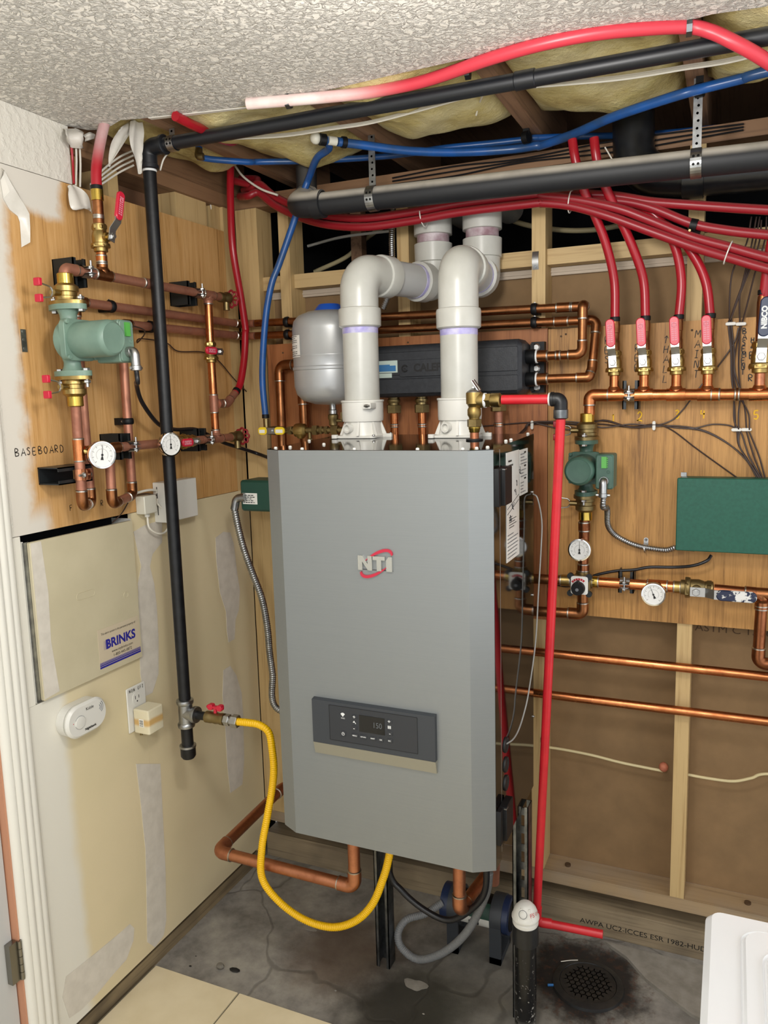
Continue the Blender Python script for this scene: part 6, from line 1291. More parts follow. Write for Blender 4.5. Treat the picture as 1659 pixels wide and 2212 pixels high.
perf('punched metal strap holding the black drain over the manifold risers', 1.405, -.25, zd(1.405), .0302, 2.322)
perf('punched metal strap holding the black gas pipe beside its corner elbow', .185, gy, 2.2868, .0167, 2.322, .016)
# 4 inch branch behind
bb = thing('drain_branch', 'large black plastic pipe bending behind the drain over the manifold', 'pipe', (1.4, -.04, 2.08))
part('bend', 'black_abs', bb, lambda m: m.tube(fil([(1.235, -.02, 2.50), (1.245, -.03, 2.19), (1.40, -.045, 2.165)], .08, 10), .052, 28)); part('pipe', 'black_abs', bb, lambda m: m.cyl((1.39, -.045, 2.165), (2.3, -.045, 2.13), .050, 28)); part('hub', 'black_abs', bb, lambda m: m.lathe([(.050, 0), (.056, .001), (.056, .05), (.050, .051)], (1.365, -.044, 2.166), (1, 0, -.04), 28))
# red lines
hose('pex_line', 'red pipe whitened at one end running along the torn ceiling edge', [(0.4776, -0.6434, 2.3000), (0.5705, -0.6230, 2.2980), (0.6748, -0.5983, 2.2970), (0.7680, -0.5811, 2.2970), (0.8860, -0.5856, 2.2970), (1.0356, -0.6255, 2.2980), (1.1385, -0.6381, 2.3000), (1.2317, -0.6319, 2.3020), (1.3196, -0.6116, 2.3020), (1.3992, -0.5795, 2.3020), (1.4397, -0.5780, 2.2860), (1.4770, -0.5773, 2.2620), (1.5140, -0.5639, 2.2400), (1.5547, -0.5261, 2.2200), (1.6112, -0.4408, 2.2000), (2.05, -.36, 2.17), (2.30, -.30, 2.15)], .0125, 'pex_red_painted')
for lab, p, tl_ in (('hexagonal clip on the whitened end of the top red pipe', (0.5695, -0.6178, 2.2980), .3), ('black clip in the middle of the top red pipe', (0.9772, -0.5890, 2.2970), 0), ('grey strap clip where the top red pipe bends away', (1.4011, -0.5774, 2.3010), 0)):
    q = thing('pipe_clip', lab, 'clip', (p[0], p[1], p[2] - .014)); part('ring', 'strut_steel' if 'black' not in lab else 'plastic_black', q, lambda m: m.lathe([(.0128, -.005), (.0165, -.005), (.0165, .005), (.0128, .005)], p, (1, .12, 0), 8)); part('stem', 'strut_dark', q, lambda m: m.box((p[0] - .005, p[1] - .004, p[2] + .012), (p[0] + .005, p[1] + .004, 2.3232)))
bl = [[(.06, -.03, 2.30), (.12, -.08, 2.285), (0.1531, -0.0880, 2.2934), (0.2157, -0.0880, 2.2444), (0.3544, -0.1150, 2.1797), (0.5122, -0.1400, 2.1433), (0.6656, -0.1400, 2.1417), (0.8108, -0.1400, 2.1488), (1.0184, -0.1400, 2.1469), (1.0274, -0.1400, 2.1427), (1.1127, -0.1400, 2.1230), (1.2198, -0.1400, 2.0882), (1.2953, -0.1350, 2.0528), (1.3921, -0.1250, 2.0050), (1.4826, -0.1200, 1.9714), (1.5628, -0.1200, 1.9407), (1.72, -.12, 1.888), (2.25, -.12, 1.835)],
 [(.06, -.055, 2.275), (.12, -.10, 2.26), (0.1516, -0.0880, 2.2678), (0.2143, -0.0880, 2.2188), (0.3533, -0.1150, 2.1548), (0.5113, -0.1400, 2.1193), (0.6650, -0.1400, 2.1183), (0.8105, -0.1400, 2.1260), (1.0184, -0.1400, 2.1250), (1.0274, -0.1400, 2.1246), (1.1044, -0.1400, 2.1077), (1.1958, -0.1400, 2.0730), (1.2958, -0.1350, 2.0271), (1.3930, -0.1300, 1.9825), (1.4834, -0.1200, 1.9470), (1.5639, -0.1200, 1.9151), (1.72, -.12, 1.860), (2.25, -.12, 1.805)],
 [(.05, -.08, 2.32), (.12, -.075, 2.295), (0.1360, -0.0630, 2.2750), (0.1995, -0.0630, 2.2255), (0.3398, -0.0900, 2.1609), (0.4994, -0.1145, 2.1250), (0.6549, -0.1145, 2.1241), (0.8022, -0.1145, 2.1319), (1.0126, -0.1145, 2.1309), (1.0211, -0.1120, 2.1293), (1.1498, -0.1120, 2.1174), (1.2162, -0.1150, 2.1116), (1.2930, -0.1180, 2.0872), (1.3910, -0.1200, 2.0372), (1.4665, -0.1200, 2.0136), (1.5608, -0.1200, 1.9930), (1.80, -.12, 1.946), (2.25, -.12, 1.88)],
 [(.05, -.03, 2.335), (.12, -.05, 2.32), (0.1375, -0.0630, 2.3010), (0.2009, -0.0630, 2.2514), (0.3410, -0.0900, 2.1860), (0.5002, -0.1145, 2.1494), (0.6555, -0.1145, 2.1478), (0.8025, -0.1145, 2.1549), (1.0126, -0.1145, 2.1530), (1.0211, -0.1120, 2.1510), (1.1910, -0.1120, 2.1286), (1.2925, -0.1150, 2.1005), (1.3899, -0.1200, 2.0801), (1.5586, -0.1200, 2.0490), (1.80, -.12, 2.009), (2.25, -.12, 1.94)]]
for P, lab in zip(bl, ('red pipe of the sagging bundle, next above the lowest', 'lowest red pipe of the sagging bundle under the black drain', 'red pipe of the sagging bundle running through the double black clip', 'topmost red pipe of the sagging bundle, running level below the black drain')):
    hose('pex_line', lab, P, .0114, 'pex_red_dusty', k=6)
for lab, p, d in (('white cable tie round the sagging red bundle above the tank-side vent', (0.6991, -0.1250, 2.1293), (1, 0, .12)), ('white cable tie round the red bundle above the first riser', (1.1015, -0.1250, 2.1213), (1, 0, -.15)), ('white cable tie joining the two lower red pipes by the wires', (1.4755, -0.1100, 1.9620), (1, 0, -.35))):
    tt = MB(); tt.torus(p, d, .027, .0016, 28, 6); tag(tt.build('cable_tie', 'cable_tie'), lab, 'cable tie')
for lab, p in (('black clip on the middle red pipe at the stud over the manifold', (1.3969, -0.1220, 2.0323)), ('black clip on the second lowest red pipe at the stud over the manifold', (1.4012, -0.1150, 2.0057))):
    q = thing('pipe_clip', lab, 'clip', (p[0], p[1], p[2] - .014)); part('jaw', 'plastic_black', q, lambda m: m.lathe([(.0118, -.008), (.0150, -.008), (.0150, .008), (.0118, .008)], p, (1, 0, -.3), 16)); part('screw', 'brass_dull', q, lambda m: m.cyl((p[0] - .008, p[1] - .010, p[2] - .014), (p[0] - .008, p[1] - .015, p[2] - .014), .003, 8))
    part('base', 'plastic_black', q, lambda m: m.box((p[0] - .007, p[1], p[2] - .010), (p[0] + .007, -.001, p[2] + .010)))
hose('pex_line', 'dark red pipe crossing the corner behind the black gas pipe', [(0.2887, -0.6575, 2.3000), (0.2874, -0.5736, 2.3000), (.245, -.36, 2.33), (.25, -.30, 2.40)], .0114, 'pex_red')
# blue lines
fitp = V((0.5231, -0.3603, 2.2930))
hose('pex_line', 'upper blue pipe sweeping from the white fitting across the joists', [tuple(fitp + V((.022, .030, 0))), (0.5909, -0.2738, 2.2930), (0.6866, -0.1838, 2.2880), (0.8039, -0.1133, 2.2860), (0.9308, -0.0710, 2.2860), (1.0020, -0.0688, 2.2860), (1.0101, -0.0639, 2.2860), (1.1072, -0.1171, 2.2860), (1.1997, -0.1881, 2.2860), (1.2813, -0.2343, 2.2860), (1.3738, -0.2703, 2.2880), (1.4251, -0.2676, 2.2940), (1.4919, -0.2780, 2.2960), (1.5428, -0.2958, 2.2960), (1.85, -.34, 2.30), (2.25, -.40, 2.30)], .0112, 'pex_blue')
hose('pex_line', 'lower blue pipe running under the insulation from the small brass elbow', [(0.1472, -0.3839, 2.2980), (0.1709, -0.3446, 2.2980), (0.2375, -0.2807, 2.2980), (0.2523, -0.2416, 2.3060), (0.3734, -0.1686, 2.3100), (0.5063, -0.1154, 2.3120), (0.6239, -0.0890, 2.3120), (0.7470, -0.0859, 2.3120), (0.8819, -0.0607, 2.3120), (0.9966, -0.0452, 2.3120), (0.9848, -0.0513, 2.3120), (1.0876, -0.0104, 2.3120), (1.2504, 0.0633, 2.3120), (1.4143, 0.1001, 2.3120), (1.5562, 0.1055, 2.3120), (1.85, -.14, 2.31), (2.25, -.20, 2.31)], .0085, 'pex_blue')
ft = thing('pex_fitting', 'white plastic fitting joining the blue pipes over the tank-side vent', 'pipe fitting', tuple(fitp - V((0, 0, .015))))
part('body', 'plastic_offwhite', ft, lambda m: (m.sphere(tuple(fitp + V((-.020, -.010, .004))), .0150, 12), m.cyl(tuple(fitp + V((.006, .008, 0))), tuple(fitp + V((.020, .026, 0))), .0110, 14)))
part('crimp_ring', 'plastic_black', ft, lambda m: (m.lathe([(.0115, -.006), (.0140, -.006), (.0140, .006), (.0115, .006)], tuple(fitp + V((.034, .042, 0))), (.62, .75, 0), 16), m.lathe([(.0115, -.008), (.0145, -.008), (.0145, .008), (.0115, .008)], tuple(fitp + V((-.004, -.003, 0))), (.62, .75, 0), 16)))
hose('pex_riser', 'blue pipe dropping from the white fitting to the yellow handle valve', [tuple(fitp + V((.002, .004, 0))), tuple(fitp + V((-.014, .05, -.006))), (0.4516, -0.2700, 2.2810), (0.3885, -0.2000, 2.2582), (0.3652, -0.1900, 2.2274), (0.3195, -0.1850, 2.1374), (0.2721, -0.1900, 2.0337), (0.2463, -0.1970, 1.9752), (0.2216, -0.2000, 1.8728), (0.2020, -0.2000, 1.7149), (.205, -.198, 1.588)], .0098, 'pex_blue')
o = next(c for c in bpy.data.objects if c.get('label', '').startswith('blue pipe dropping')); pex_end(o, (.205, -.198, 1.586), (.0, 0, 1), .0098)
le = V((0.1472, -0.3839, 2.2980)); lf = thing('pex_fitting', 'small blue-pipe elbow under the gas pipe at the wall corner', 'pipe fitting', tuple(le - V((0, 0, .01)))); part('elbow', 'brass_dull', lf, lambda m: m.tube(fil([le + V((.016, .004, 0)), le, le + V((-.002, .01, .022))], .008, 5), .0100, 12)); part('collar', 'pex_blue', lf, lambda m: m.cyl(le + V((-.002, .01, .014)), le + V((-.003, .012, .05)), .0095, 14))
for lab, p in (('black hook clip on the upper blue pipe below the joist over the manifold', (1.4076, -0.2554, 2.2940)), ('black hook clip on the lower blue pipe beside the middle joist', (0.9804, -0.0983, 2.3020))):
    q = thing('pipe_clip', lab, 'clip', (p[0], p[1], p[2] - .014)); part('hook', 'plastic_black', q, lambda m: m.lathe([(.0115, -.008), (.0155, -.008), (.0155, .008), (.0115, .008)], p, (1, -.3, 0), 14)); part('arm', 'plastic_black', q, lambda m: m.box((p[0] - .008, p[1] - .004, p[2] + .008), (p[0] + .008, p[1] + .004, 2.3232)))
# white wires under the joists
for k, dz in enumerate((0, 8, -9)):
    hose('white_wire', 'thin white wire strung under the joists beside the gas pipe', [(0.3573, -0.4373, 2.3000), (0.4475, -0.4319, 2.2960), (0.5740, -0.4300, 2.2930)] and [tuple(V(p) + V((0, .004*dz/8, .0005*dz))) for p in [(0.3160, -0.4659, 2.3000), (0.4475, -0.4319, 2.2960), (0.5740, -0.4300, 2.2930), (0.6764, -0.4272, 2.2910), (0.7915, -0.4450, 2.2910), (0.8997, -0.4630, 2.2930), (0.9717, -0.4696, 2.2980)]], .0022, 'wire_white', 'cable', 'white wires strung under the joists over the boiler', k=8, n=7)
for k, dz in enumerate((0, 9, -9)):
    hose('white_wire', 'thin white wire strung under the joists over the manifold below the gas pipe', [tuple(V(p) + V((0, .005*dz/8, .0006*dz))) for p in [(0.9618, -0.4493, 2.3120), (1.0336, -0.4631, 2.2980), (1.1483, -0.4405, 2.2940), (1.2659, -0.4145, 2.2930), (1.3811, -0.4058, 2.2940), (1.4910, -0.3944, 2.2970), (1.66, -.44, 2.30), (2.2, -.42, 2.305)]], .0024, 'wire_white', 'cable', 'white wires strung under the joists over the manifold', k=8, n=7)
def bit(label, pts, mat='wire_white', r=.0022): hose('wire_end', label, pts, r, mat, 'cable', None, 6, 7)
bit('short white wire end dangling under the gas pipe near the corner', [(0.1437, -0.5000, 2.2837), (0.1233, -0.5000, 2.2660), (0.1103, -0.5000, 2.2408)]); bit('short white wire end dangling from the insulation over the vents', [(0.9580, -0.4171, 2.3100), (0.9136, -0.3000, 2.3317), (0.9062, -0.3000, 2.3082)])
bit('white wire end beside the second riser above the drain', [(1.1875, -0.1400, 2.2366), (1.2081, -0.1400, 2.2004)], 'wire_white', .0018)
hose('white_wire', 'white wire looping from the insulation down to the red bundle', [(0.0759, -0.1000, 2.3549), (0.1134, -0.1100, 2.3135), (0.1770, -0.1200, 2.2694), (0.2352, -0.1200, 2.2444)], .0034, 'wire_white', 'cable')
# dark wires on the top plate
for k in range(3): hose('dark_wire', 'dark wire stapled along the top plate behind the drain', [(.56, -.008, 2.258 + .009*k), (.75, -.010, 2.256 + .013*k), (.95, -.009, 2.266 + .005*k), (1.20, -.010, 2.258 + .014*k), (1.5, -.009, 2.266 + .007*k)], .0022, 'hose_black', 'cable', 'dark wires on the top plate', k=6, n=7)
# wires in the dark space beyond
hose('void_wire', 'pale cable crossing the dark space behind the tank-side vent', [(0.0998, 0.3000, 2.1768), (0.2399, 0.3000, 2.1938), (0.4172, 0.3000, 2.1947)], .005, 'wire_white', 'cable'); hose('void_wire', 'yellowish cable sagging across the dark space over the expansion tank', [(0.0687, 0.4000, 2.1033), (0.2013, 0.4000, 2.1446), (0.2833, 0.4000, 2.2003), (0.3495, 0.4000, 2.2333)], .008, 'wire_cream', 'cable')
hose('void_wire', 'yellow cable sagging across the dark space behind the manifold risers', [(0.7785, 0.3000, 2.2108), (0.8759, 0.3000, 2.1668), (0.9812, 0.3000, 2.1389), (1.0831, 0.3000, 2.1271), (1.1816, 0.3000, 2.1312)], .008, 'wire_cream', 'cable')
ribbed('armored_cable', 'armoured cable coming down beside the stud behind the tank-side vent', [(.555, .02, 2.24), (.555, -.010, 2.12), (.558, -.022, 2.02), (.55, -.03, 1.95), (.53, -.035, 1.90)], .0095, 'galvanized', .006, .0014, 'cable')
# ---- corner: poly scraps and stray wires on the door wall
def scrap(label, rows, wob=.006, seed=1):
    rd = random.Random(seed); G = []
    for i, (a, b) in enumerate(rows):
        a, b = V(a), V(b); G.append([a.lerp(b, t) + V((wob*math.sin(9*t + i*1.3 + seed), wob*math.cos(7*t + i), 0)) for t in [j/6 for j in range(7)]])
    H = [[cr([G[i][j] for i in range(len(G))], 4)[k] for j in range(7)] for k in range(4*(len(G) - 1) + 1)]
    m = MB(); m.sheet(H); n = len(m.v); m.v += [(x + .0015, y - .0012, z) for x, y, z in m.v]; f0 = list(m.f); m.f += [tuple(reversed([i + n for i in f])) for f in f0]; m.fm += m.fm[:]
    return tag(m.build('plastic_scrap', 'poly_sheet', sharp=180), label, 'plastic sheet')
scrap('torn white plastic scrap with a long tail hanging beside the gas pipe elbow', [((0.0900, -0.5794, 2.3438), (0.0900, -0.5508, 2.3537)), ((0.0900, -0.6183, 2.3138), (0.1000, -0.5775, 2.3257)), ((0.0900, -0.6425, 2.2780), (0.1000, -0.6017, 2.2973)), ((0.0900, -0.6579, 2.2410), (0.1000, -0.6355, 2.2570)), ((0.0900, -0.6697, 2.2111), (0.0950, -0.6679, 2.2147))], .005, 2)
scrap('torn white plastic scrap hanging straight down over the gas pipe elbow', [((0.1100, -0.6031, 2.3338), (0.1100, -0.5628, 2.3415)), ((0.1200, -0.6195, 2.2973), (0.1200, -0.5715, 2.3105)), ((0.1250, -0.6245, 2.2641), (0.1250, -0.5763, 2.2787)), ((0.1250, -0.6126, 2.2358), (0.1250, -0.5808, 2.2477)), ((0.1250, -0.6036, 2.2064), (0.1250, -0.5895, 2.2117))], .005, 4)
scrap('crumpled white plastic bunched round wires at the top of the door-side drywall', [((0.0100, -0.7254, 2.2903), (0.0100, -0.6974, 2.3058)), ((0.0300, -0.7447, 2.2688), (0.0400, -0.6939, 2.2945)), ((0.0300, -0.7327, 2.2608), (0.0450, -0.6940, 2.2766)), ((0.0200, -0.7048, 2.2563), (0.0300, -0.6839, 2.2584))], .008, 6)
scrap('white plastic scrap trapped behind the red overspray pipe', [((0.0200, -0.6676, 2.2991), (0.0200, -0.6667, 2.2818)), ((0.0300, -0.6580, 2.3041), (0.0300, -0.6602, 2.2841)), ((0.0300, -0.6411, 2.3049), (0.0300, -0.6455, 2.2899))], .004, 9)
scrap('white plastic scrap with a pointed tail below the red overspray pipe', [((0.0100, -0.7264, 2.1641), (0.0100, -0.7068, 2.1723)), ((0.0200, -0.7340, 2.1362), (0.0200, -0.6882, 2.1614)), ((0.0250, -0.7262, 2.1082), (0.0300, -0.6784, 2.1426)), ((0.0300, -0.6837, 2.1199), (0.0300, -0.6693, 2.1088))], .004, 3)
hose('red_wire', 'thin red wire hanging beside the torn drywall edge', [(0.0120, -0.7041, 2.2634), (0.0060, -0.6978, 2.2273), (0.0060, -0.6997, 2.1763)], .0030, 'pex_red', 'cable')
for k, xx in enumerate((178, 192)): hose('white_wire', 'white wire hanging beside the torn drywall edge', [(V((0.0120, -0.6890, 2.2635)) + V((0, .012*k, 0)))[:], (V((0.0060, -0.6860, 2.2263)) + V((0, .013*k, 0)))[:], (V((0.0060, -0.6941, 2.1729)) + V((0, .014*k, 0)))[:]], .0026, 'wire_white', 'cable', 'white wires at the torn drywall edge', k=6, n=7)
for k in range(4): hose('white_wire', 'white wire fanning from the gas elbow down to the plywood top', [(V((0.0500, -0.5284, 2.2794)) + V((0, 0, .012 - .012*k)))[:], (V((0.0200, -0.5532, 2.2568)) + V((0, 0, .014 - .012*k)))[:], (V((0.0040, -0.6000, 2.2192)) + V((0, 0, .010 - .010*k)))[:], (V((0.0040, -0.6412, 2.1856)) + V((0, 0, .002 - .004*k)))[:]], .0026, 'wire_white', 'cable', 'white wires fanning over the door-side plywood', k=6, n=7)
hose('white_wire', 'white wire dangling in the dark slot between the door-wall studs', [(-0.0200, -0.1057, 2.2673), (-0.0200, -0.0937, 2.2228), (-0.0200, -0.0774, 2.1784)], .0024, 'wire_white', 'cable')

# ================================================================== FLOOR LEVEL
def strut_leg(label, xc, yf, h):
    root = thing('steel_strut', label, 'support', (xc, yf + .02, 0)); w = .0206
    part('channel', 'strut_steel', root, lambda m: (m.box((xc - w, yf, 0), (xc - w + .0026, yf + .041, h)), m.box((xc + w - .0026, yf, 0), (xc + w, yf + .041, h)), m.box((xc - w, yf, 0), (xc - w + .0095, yf + .0026, h)), m.box((xc + w - .0095, yf, 0), (xc + w, yf + .0026, h))))
    def back(m):
        s_ = .0508; k = int(h/s_); y0, y1 = yf + .0384, yf + .041; hw = .0072
        m.box((xc - w, y0, 0), (xc - hw, y1, h)); m.box((xc + hw, y0, 0), (xc + w, y1, h))
        for i in range(k + 1):
            z0 = i*s_; z1 = min(z0 + s_ - .030, h)
            if z1 > z0: m.box((xc - hw, y0, z0), (xc + hw, y1, z1))
    part('slotted_back', 'strut_steel', root, back); return root
strut_leg('steel strut channel leg under the middle of the boiler', .6235, -.372, .603); strut_leg('steel strut channel leg behind the black standpipe', 1.0390, -.412, .603)
# copper under the boiler
run('copper_pipe', 'thick copper pipe leaving the boiler bottom and turning back along the door wall', [(.607, -.50, .603), (.606, -.50, .330), (.158, -.50, .334), (.158, -.12, .352), (.40, -.10, .36)], .0165, 'copper_pink', R=.024)
run('copper_pipe', 'short copper pipe dropping from the boiler bottom above the grey hose', [(.888, -.45, .603), (.886, -.45, .300), (.90, -.25, .285)], .0165, 'copper_pink', R=.022)
run('copper_pipe', 'dark copper pipe under the boiler beside the latch', [(.962, -.36, .603), (.935, -.30, .30)], .0165, 'copper_aged')
part_gas = thing('gas_inlet', 'grey threaded gas inlet nut where the yellow hose meets the boiler', 'pipe fitting', (.735, -.5, .56)); part('nut', 'zinc_bright', part_gas, lambda m: m.hexa((.7355, -.5, .566), (.7365, -.5, .586), .018)); part('nipple', 'black_iron', part_gas, lambda m: m.cyl((.7365, -.5, .586), (.737, -.5, .603), .012, 14))
# condensate neutraliser on two feet
ny_ = -.185
nc = V((0.8487, -0.1850, 0.0973)); na = (0.7483, -0.1850, 0.0992)[0]; nb = (0.9586, -0.1850, 0.1126)[0]
nt = thing('condensate_neutralizer', 'black cylindrical condensate neutralizer on two grey feet under the boiler', 'filter', (nc.x, ny_, 0)); zc = .128; R_ = .046
part('body', 'plastic_black', nt, lambda m: m.cyl((na, ny_, zc), (nb, ny_, zc), R_, 28, .004))
for x in (na, nb - .03): part('end_cap', 'plastic_navy', nt, lambda m: m.lathe([(R_, 0), (R_ + .008, .002), (R_ + .008, .026), (R_, .028)], (x, ny_, zc), EX, 28))
for px_ in (nc.x - .075, nc.x + .055):
    def ft_(m): 
        m.lathe([(R_ + .0005, 0), (R_ + .011, 0), (R_ + .011, .034), (R_ + .0005, .034)], (px_, ny_, zc), EX, 28); m.box((px_, ny_ - .055, .0), (px_ + .034, ny_ - .046, zc)); m.box((px_, ny_ + .046, 0), (px_ + .034, ny_ + .055, zc)); m.box((px_, ny_ - .055, 0), (px_ + .034, ny_ + .055, .02))
    part('foot', 'panel_dark', nt, ft_)
nl = part('label', 'label_white', nt, lambda m: m.sheet([[(nc.x - .038 + .09*u, ny_ - (R_ + .0012)*math.cos(math.radians(a)), zc + (R_ + .0012)*math.sin(math.radians(a))) for u in (0, 1)] for a in range(-42, 1, 7)]))
part('label_band', 'pump_green_back', nt, lambda m: m.sheet([[(nc.x - .038 + .09*u, ny_ - (R_ + .0012)*math.cos(math.radians(a)), zc + (R_ + .0012)*math.sin(math.radians(a))) for u in (0, 1)] for a in range(0, 57, 7)]))
part('print_lines', 'print_black', nl, lambda m: [m.box((nc.x - .01 + i*.012, ny_ - R_ - .0006, zc - .022), (nc.x - .004 + i*.012, ny_ - R_ + .004, zc - .012)) for i in range(3)])
ribbed('condensate_hose', 'grey ribbed hose looping on the slab below the boiler', [(0.9530, -0.4000, 0.3956), (0.9388, -0.3900, 0.3189), (0.8824, -0.3700, 0.1878), (0.8097, -0.3600, 0.0960), (0.7281, -0.3500, 0.0409), (0.6716, -0.3400, 0.0527), (0.6550, -0.3300, 0.0887), (0.6745, -0.3100, 0.1245), (0.7192, -0.2700, 0.1301), (na + .01, -.23, .15)], .0115, 'hose_grey', .0055, .0013, 'hose')
hose('black_hose', 'black tube sagging behind the yellow hose to the neutralizer', [(.66, -.44, .60), (0.6712, -0.4200, 0.3541), (0.7108, -0.4200, 0.2938), (0.7785, -0.4200, 0.2527), (0.8454, -0.4200, 0.2420), (0.9071, -0.4250, 0.2905), (0.9510, -0.4300, 0.3654), (.955, -.44, .50), (.96, -.45, .603)], .0085, 'hose_black', 'hose')
# standpipe with white air valve
sp_ = V((1.0644, -0.4620, 0.2129)); SX, SY = sp_.x, -.462; zt = (1.0645, -0.4620, 0.2674)[2]; zw = (1.0645, -0.4620, 0.3191)[2]; zk = (1.0646, -0.4620, 0.3891)[2] - .012
st_ = thing('standpipe', 'chipped black standpipe with a white air valve cap in front of the drain', 'pipe', (SX, SY, 0)); rs = .0295
part('pipe', 'abs_chipped', st_, lambda m: m.cyl((SX, SY, 0), (SX, SY, zt + .01), rs - .002, 32)); part('hub', 'black_abs', st_, lambda m: m.lathe([(rs - .002, 0), (rs + .003, .001), (rs + .003, zw - zt), (rs, zw - zt + .001)], (SX, SY, zt), UZ, 32))
part('valve_collar', 'plastic_white', st_, lambda m: m.lathe([(rs, 0), (rs + .0025, .001), (rs + .001, .006), (rs + .003, .008), (rs + .003, .014), (rs, .016), (rs, .022), (rs + .004, .024)], (SX, SY, zw - .004), UZ, 32))
vc = part('valve_cap', 'plastic_white', st_, lambda m: m.lathe([(rs + .003, 0), (rs + .005, .001), (rs + .005, .005), (rs + .003, .008), (rs + .0015, .014), (rs - .003, .014 + (zk - zw - .032)*.45), (rs - .012, .014 + (zk - zw - .032)*.85), (rs - .018, .014 + (zk - zw - .032)*.97), (0, zk - zw - .018)], (SX, SY, zw + .018), UZ, 36))
for a in (250, 310): part('rib', 'plastic_white', vc, lambda m: m.tube([(SX + (rs + .002)*math.cos(math.radians(a)), SY + (rs + .002)*math.sin(math.radians(a)), zw + .024), (SX + (rs - .010)*math.cos(math.radians(a)), SY + (rs - .010)*math.sin(math.radians(a)), zw + .032 + (zk - zw - .032)*.75)], .003, 8))
def cap_print(a, body, size, mat):
    c, s_ = math.cos(math.radians(a)), math.sin(math.radians(a)); text(body, size, (SX + (rs + .0008)*c, SY + (rs + .0008)*s_, zw + .040), (-s_, c, 0), (-c*.35, -s_*.35, .94), mat, vc, depth=.0012)
cap_print(318, 'F\nS', .011, 'print_red') if False else cap_print(316, 'FS', .014, 'print_red'); cap_print(345, 'OA', .010, 'print_red')
part('stamp', 'print_grey', vc, lambda m: m.torus((SX + (rs - .001)*math.cos(math.radians(272)), SY + (rs + .001)*math.sin(math.radians(272)), zw + .044), (.03, -1, .32), .010, .0007, 24, 5))
# floor drain
DX, DY, DR = 1.183, -.225, .082
fd = thing('floor_drain', 'black round floor drain grate set in the stained slab', 'drain', (DX, DY, 0))
part('rim', 'cast_iron', fd, lambda m: m.lathe([(DR + .016, .0005), (DR + .014, .008), (DR + .004, .011), (DR - .004, .012), (DR - .006, .006)], (DX, DY, 0), UZ, 48)); part('well', 'void_shade', fd, lambda m: m.lathe([(0, .001), (DR, .001), (DR, .002)], (DX, DY, 0), UZ, 40))  # well is a flat black disc, shade under the grate put into its colour
def grate(m):
    s_ = .0162; n = 6; hr = .0052; z0, z1 = .004, .0105
    for i in range(-n, n + 1):
        for j in range(-n, n + 1):
            cx, cy = i*s_ + (j % 2)*s_*.5, j*s_*.88
            if math.hypot(cx, cy) > DR - .016: continue
            O = []; I = []
            for k in range(12):
                a = 2*math.pi*k/12 + math.pi/12; I.append((cx + hr*math.cos(a), cy + hr*math.sin(a))); O.append((cx + s_*.62*math.cos(a), cy + s_*.62*math.sin(a)))
            vs = [(DX + x, DY + y, z1) for x, y in O] + [(DX + x, DY + y, z1) for x, y in I] + [(DX + x, DY + y, z0) for x, y in I]
            m.add(vs, [(k, (k+1) % 12, 12 + (k+1) % 12, 12 + k) for k in range(12)] + [(12 + k, 12 + (k+1) % 12, 24 + (k+1) % 12, 24 + k) for k in range(12)])
part('grate', 'cast_iron', fd, grate); part('grate_ring', 'cast_iron', fd, lambda m: m.lathe([(DR - .022, .0102), (DR - .006, .0102), (DR - .004, .006)], (DX, DY, 0), UZ, 48))
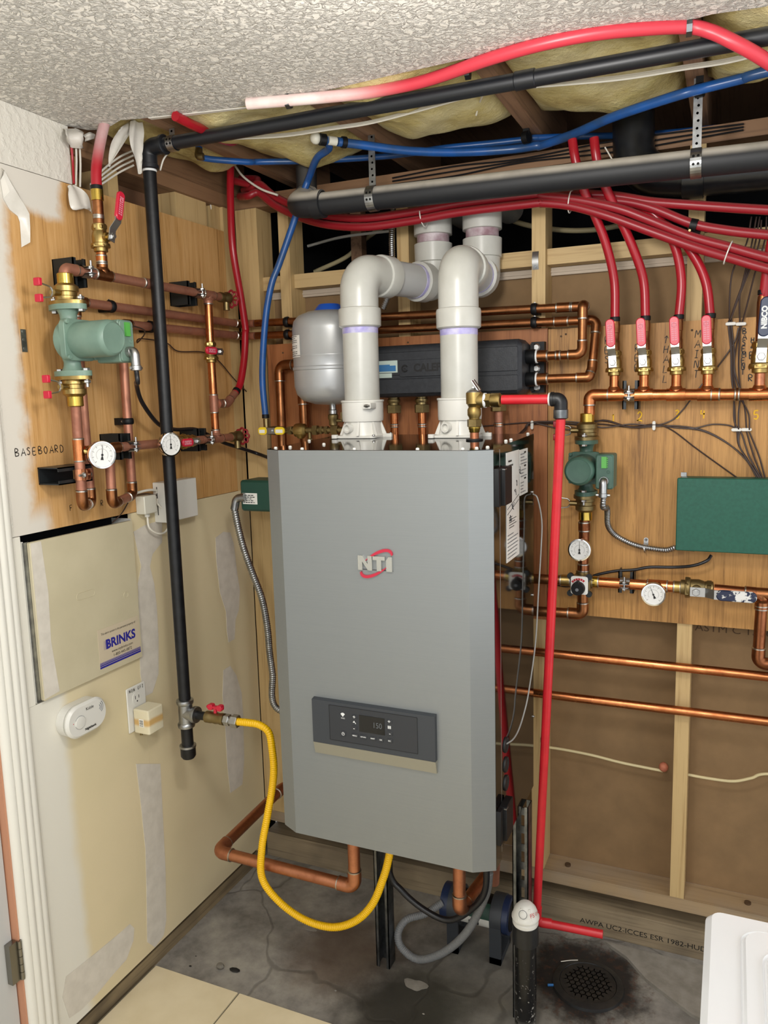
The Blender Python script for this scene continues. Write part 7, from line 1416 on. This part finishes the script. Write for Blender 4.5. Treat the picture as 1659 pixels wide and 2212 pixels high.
# debris
bt = V((1.0897, -0.2646, 0.0060)); dbt = MB(frame((bt.x, bt.y, .005), (0, 0, 1), (.9, .35, 0))); dbt.rbox((-.011, -.003, -.004), (.011, .003, .003), .0025, 'x', 3, .001); tag(dbt.build('plastic_chip', 'blue_bit'), 'bright blue plastic sliver beside the floor drain', 'debris')
bt = V((1.1200, -0.1629, 0.0060)); tag(MB().tube(cr([(bt.x - .022, bt.y - .012, .014), (bt.x, bt.y + .004, .0125), (bt.x + .022, bt.y + .012, .014)], 5), .0012, 6).build('wire_snip', 'wire_white'), 'snip of bare wire lying on the drain rim', 'debris')
bt = V((0.1833, -0.5529, 0.0080)); pb = MB(); pb.sphere((bt.x, bt.y, .009), .012, 8, (1.1, .8, .75)); tag(pb.build('foil_scrap', 'debris'), 'small crumpled grey scrap on the slab near the tiles', 'debris')
bt = V((0.2271, -0.5439, 0.0040)); pb = MB(); pb.sphere((bt.x, bt.y, .003), .012, 8, (1.5, .8, .25)); tag(pb.build('dirt_clump', 'print_black'), 'dark clump of dirt beside the crumpled scrap', 'debris')
for i, (p, r_) in enumerate((((0.0948, -0.5782, 0.0010), .0035), ((0.0839, -0.5374, 0.0010), .002), ((0.7943, -0.4917, 0.0010), .003), ((0.5362, -0.5050, 0.0010), .003))):
    pb = MB(); pb.sphere((p[0], p[1], .0015), r_, 8, (1.3, .9, .5)); tag(pb.build('grit_speck', 'print_black' if i < 2 else 'concrete_patch'), ('black grit speck on the slab by the crumpled scrap', 'tiny black grit speck on the slab near the door-wall plate', 'pale grit speck on the damp slab', 'pale grit speck below the boiler leg')[i], 'debris')
# washing machine
wm = thing('washing_machine', 'glossy white washing machine top in front of the floor drain', 'washing machine', (1.83, -1.48, 0)); wz = .92
part('cabinet', 'appliance_white', wm, lambda m: m.rbox((1.4915, -1.83, .01), (2.165, -1.150, wz - .028), .012, 'z', 4, .004))
part('top', 'appliance_white', wm, lambda m: m.rbox((1.4885, -1.835, wz - .027), (2.168, -1.146, wz), .022, 'z', 6, .008))
ld = part('lid', 'appliance_white', wm, lambda m: m.rbox((1.532, -1.80, wz - .002), (2.125, -1.182, wz + .007), .030, 'z', 7, .006)); part('lid_panel', 'appliance_white', ld, lambda m: m.rbox((1.556, -1.76, wz + .006), (2.10, -1.225, wz + .013), .032, 'z', 7, .006))
for x in (1.53, 2.12):
    for y in (-1.79, -1.19): part('foot', 'rubber_black', wm, lambda m: m.cyl((x, y, 0), (x, y, .012), .02, 14))
for o in bpy.data.objects:
    if '_o' in o.keys(): del o['_o']
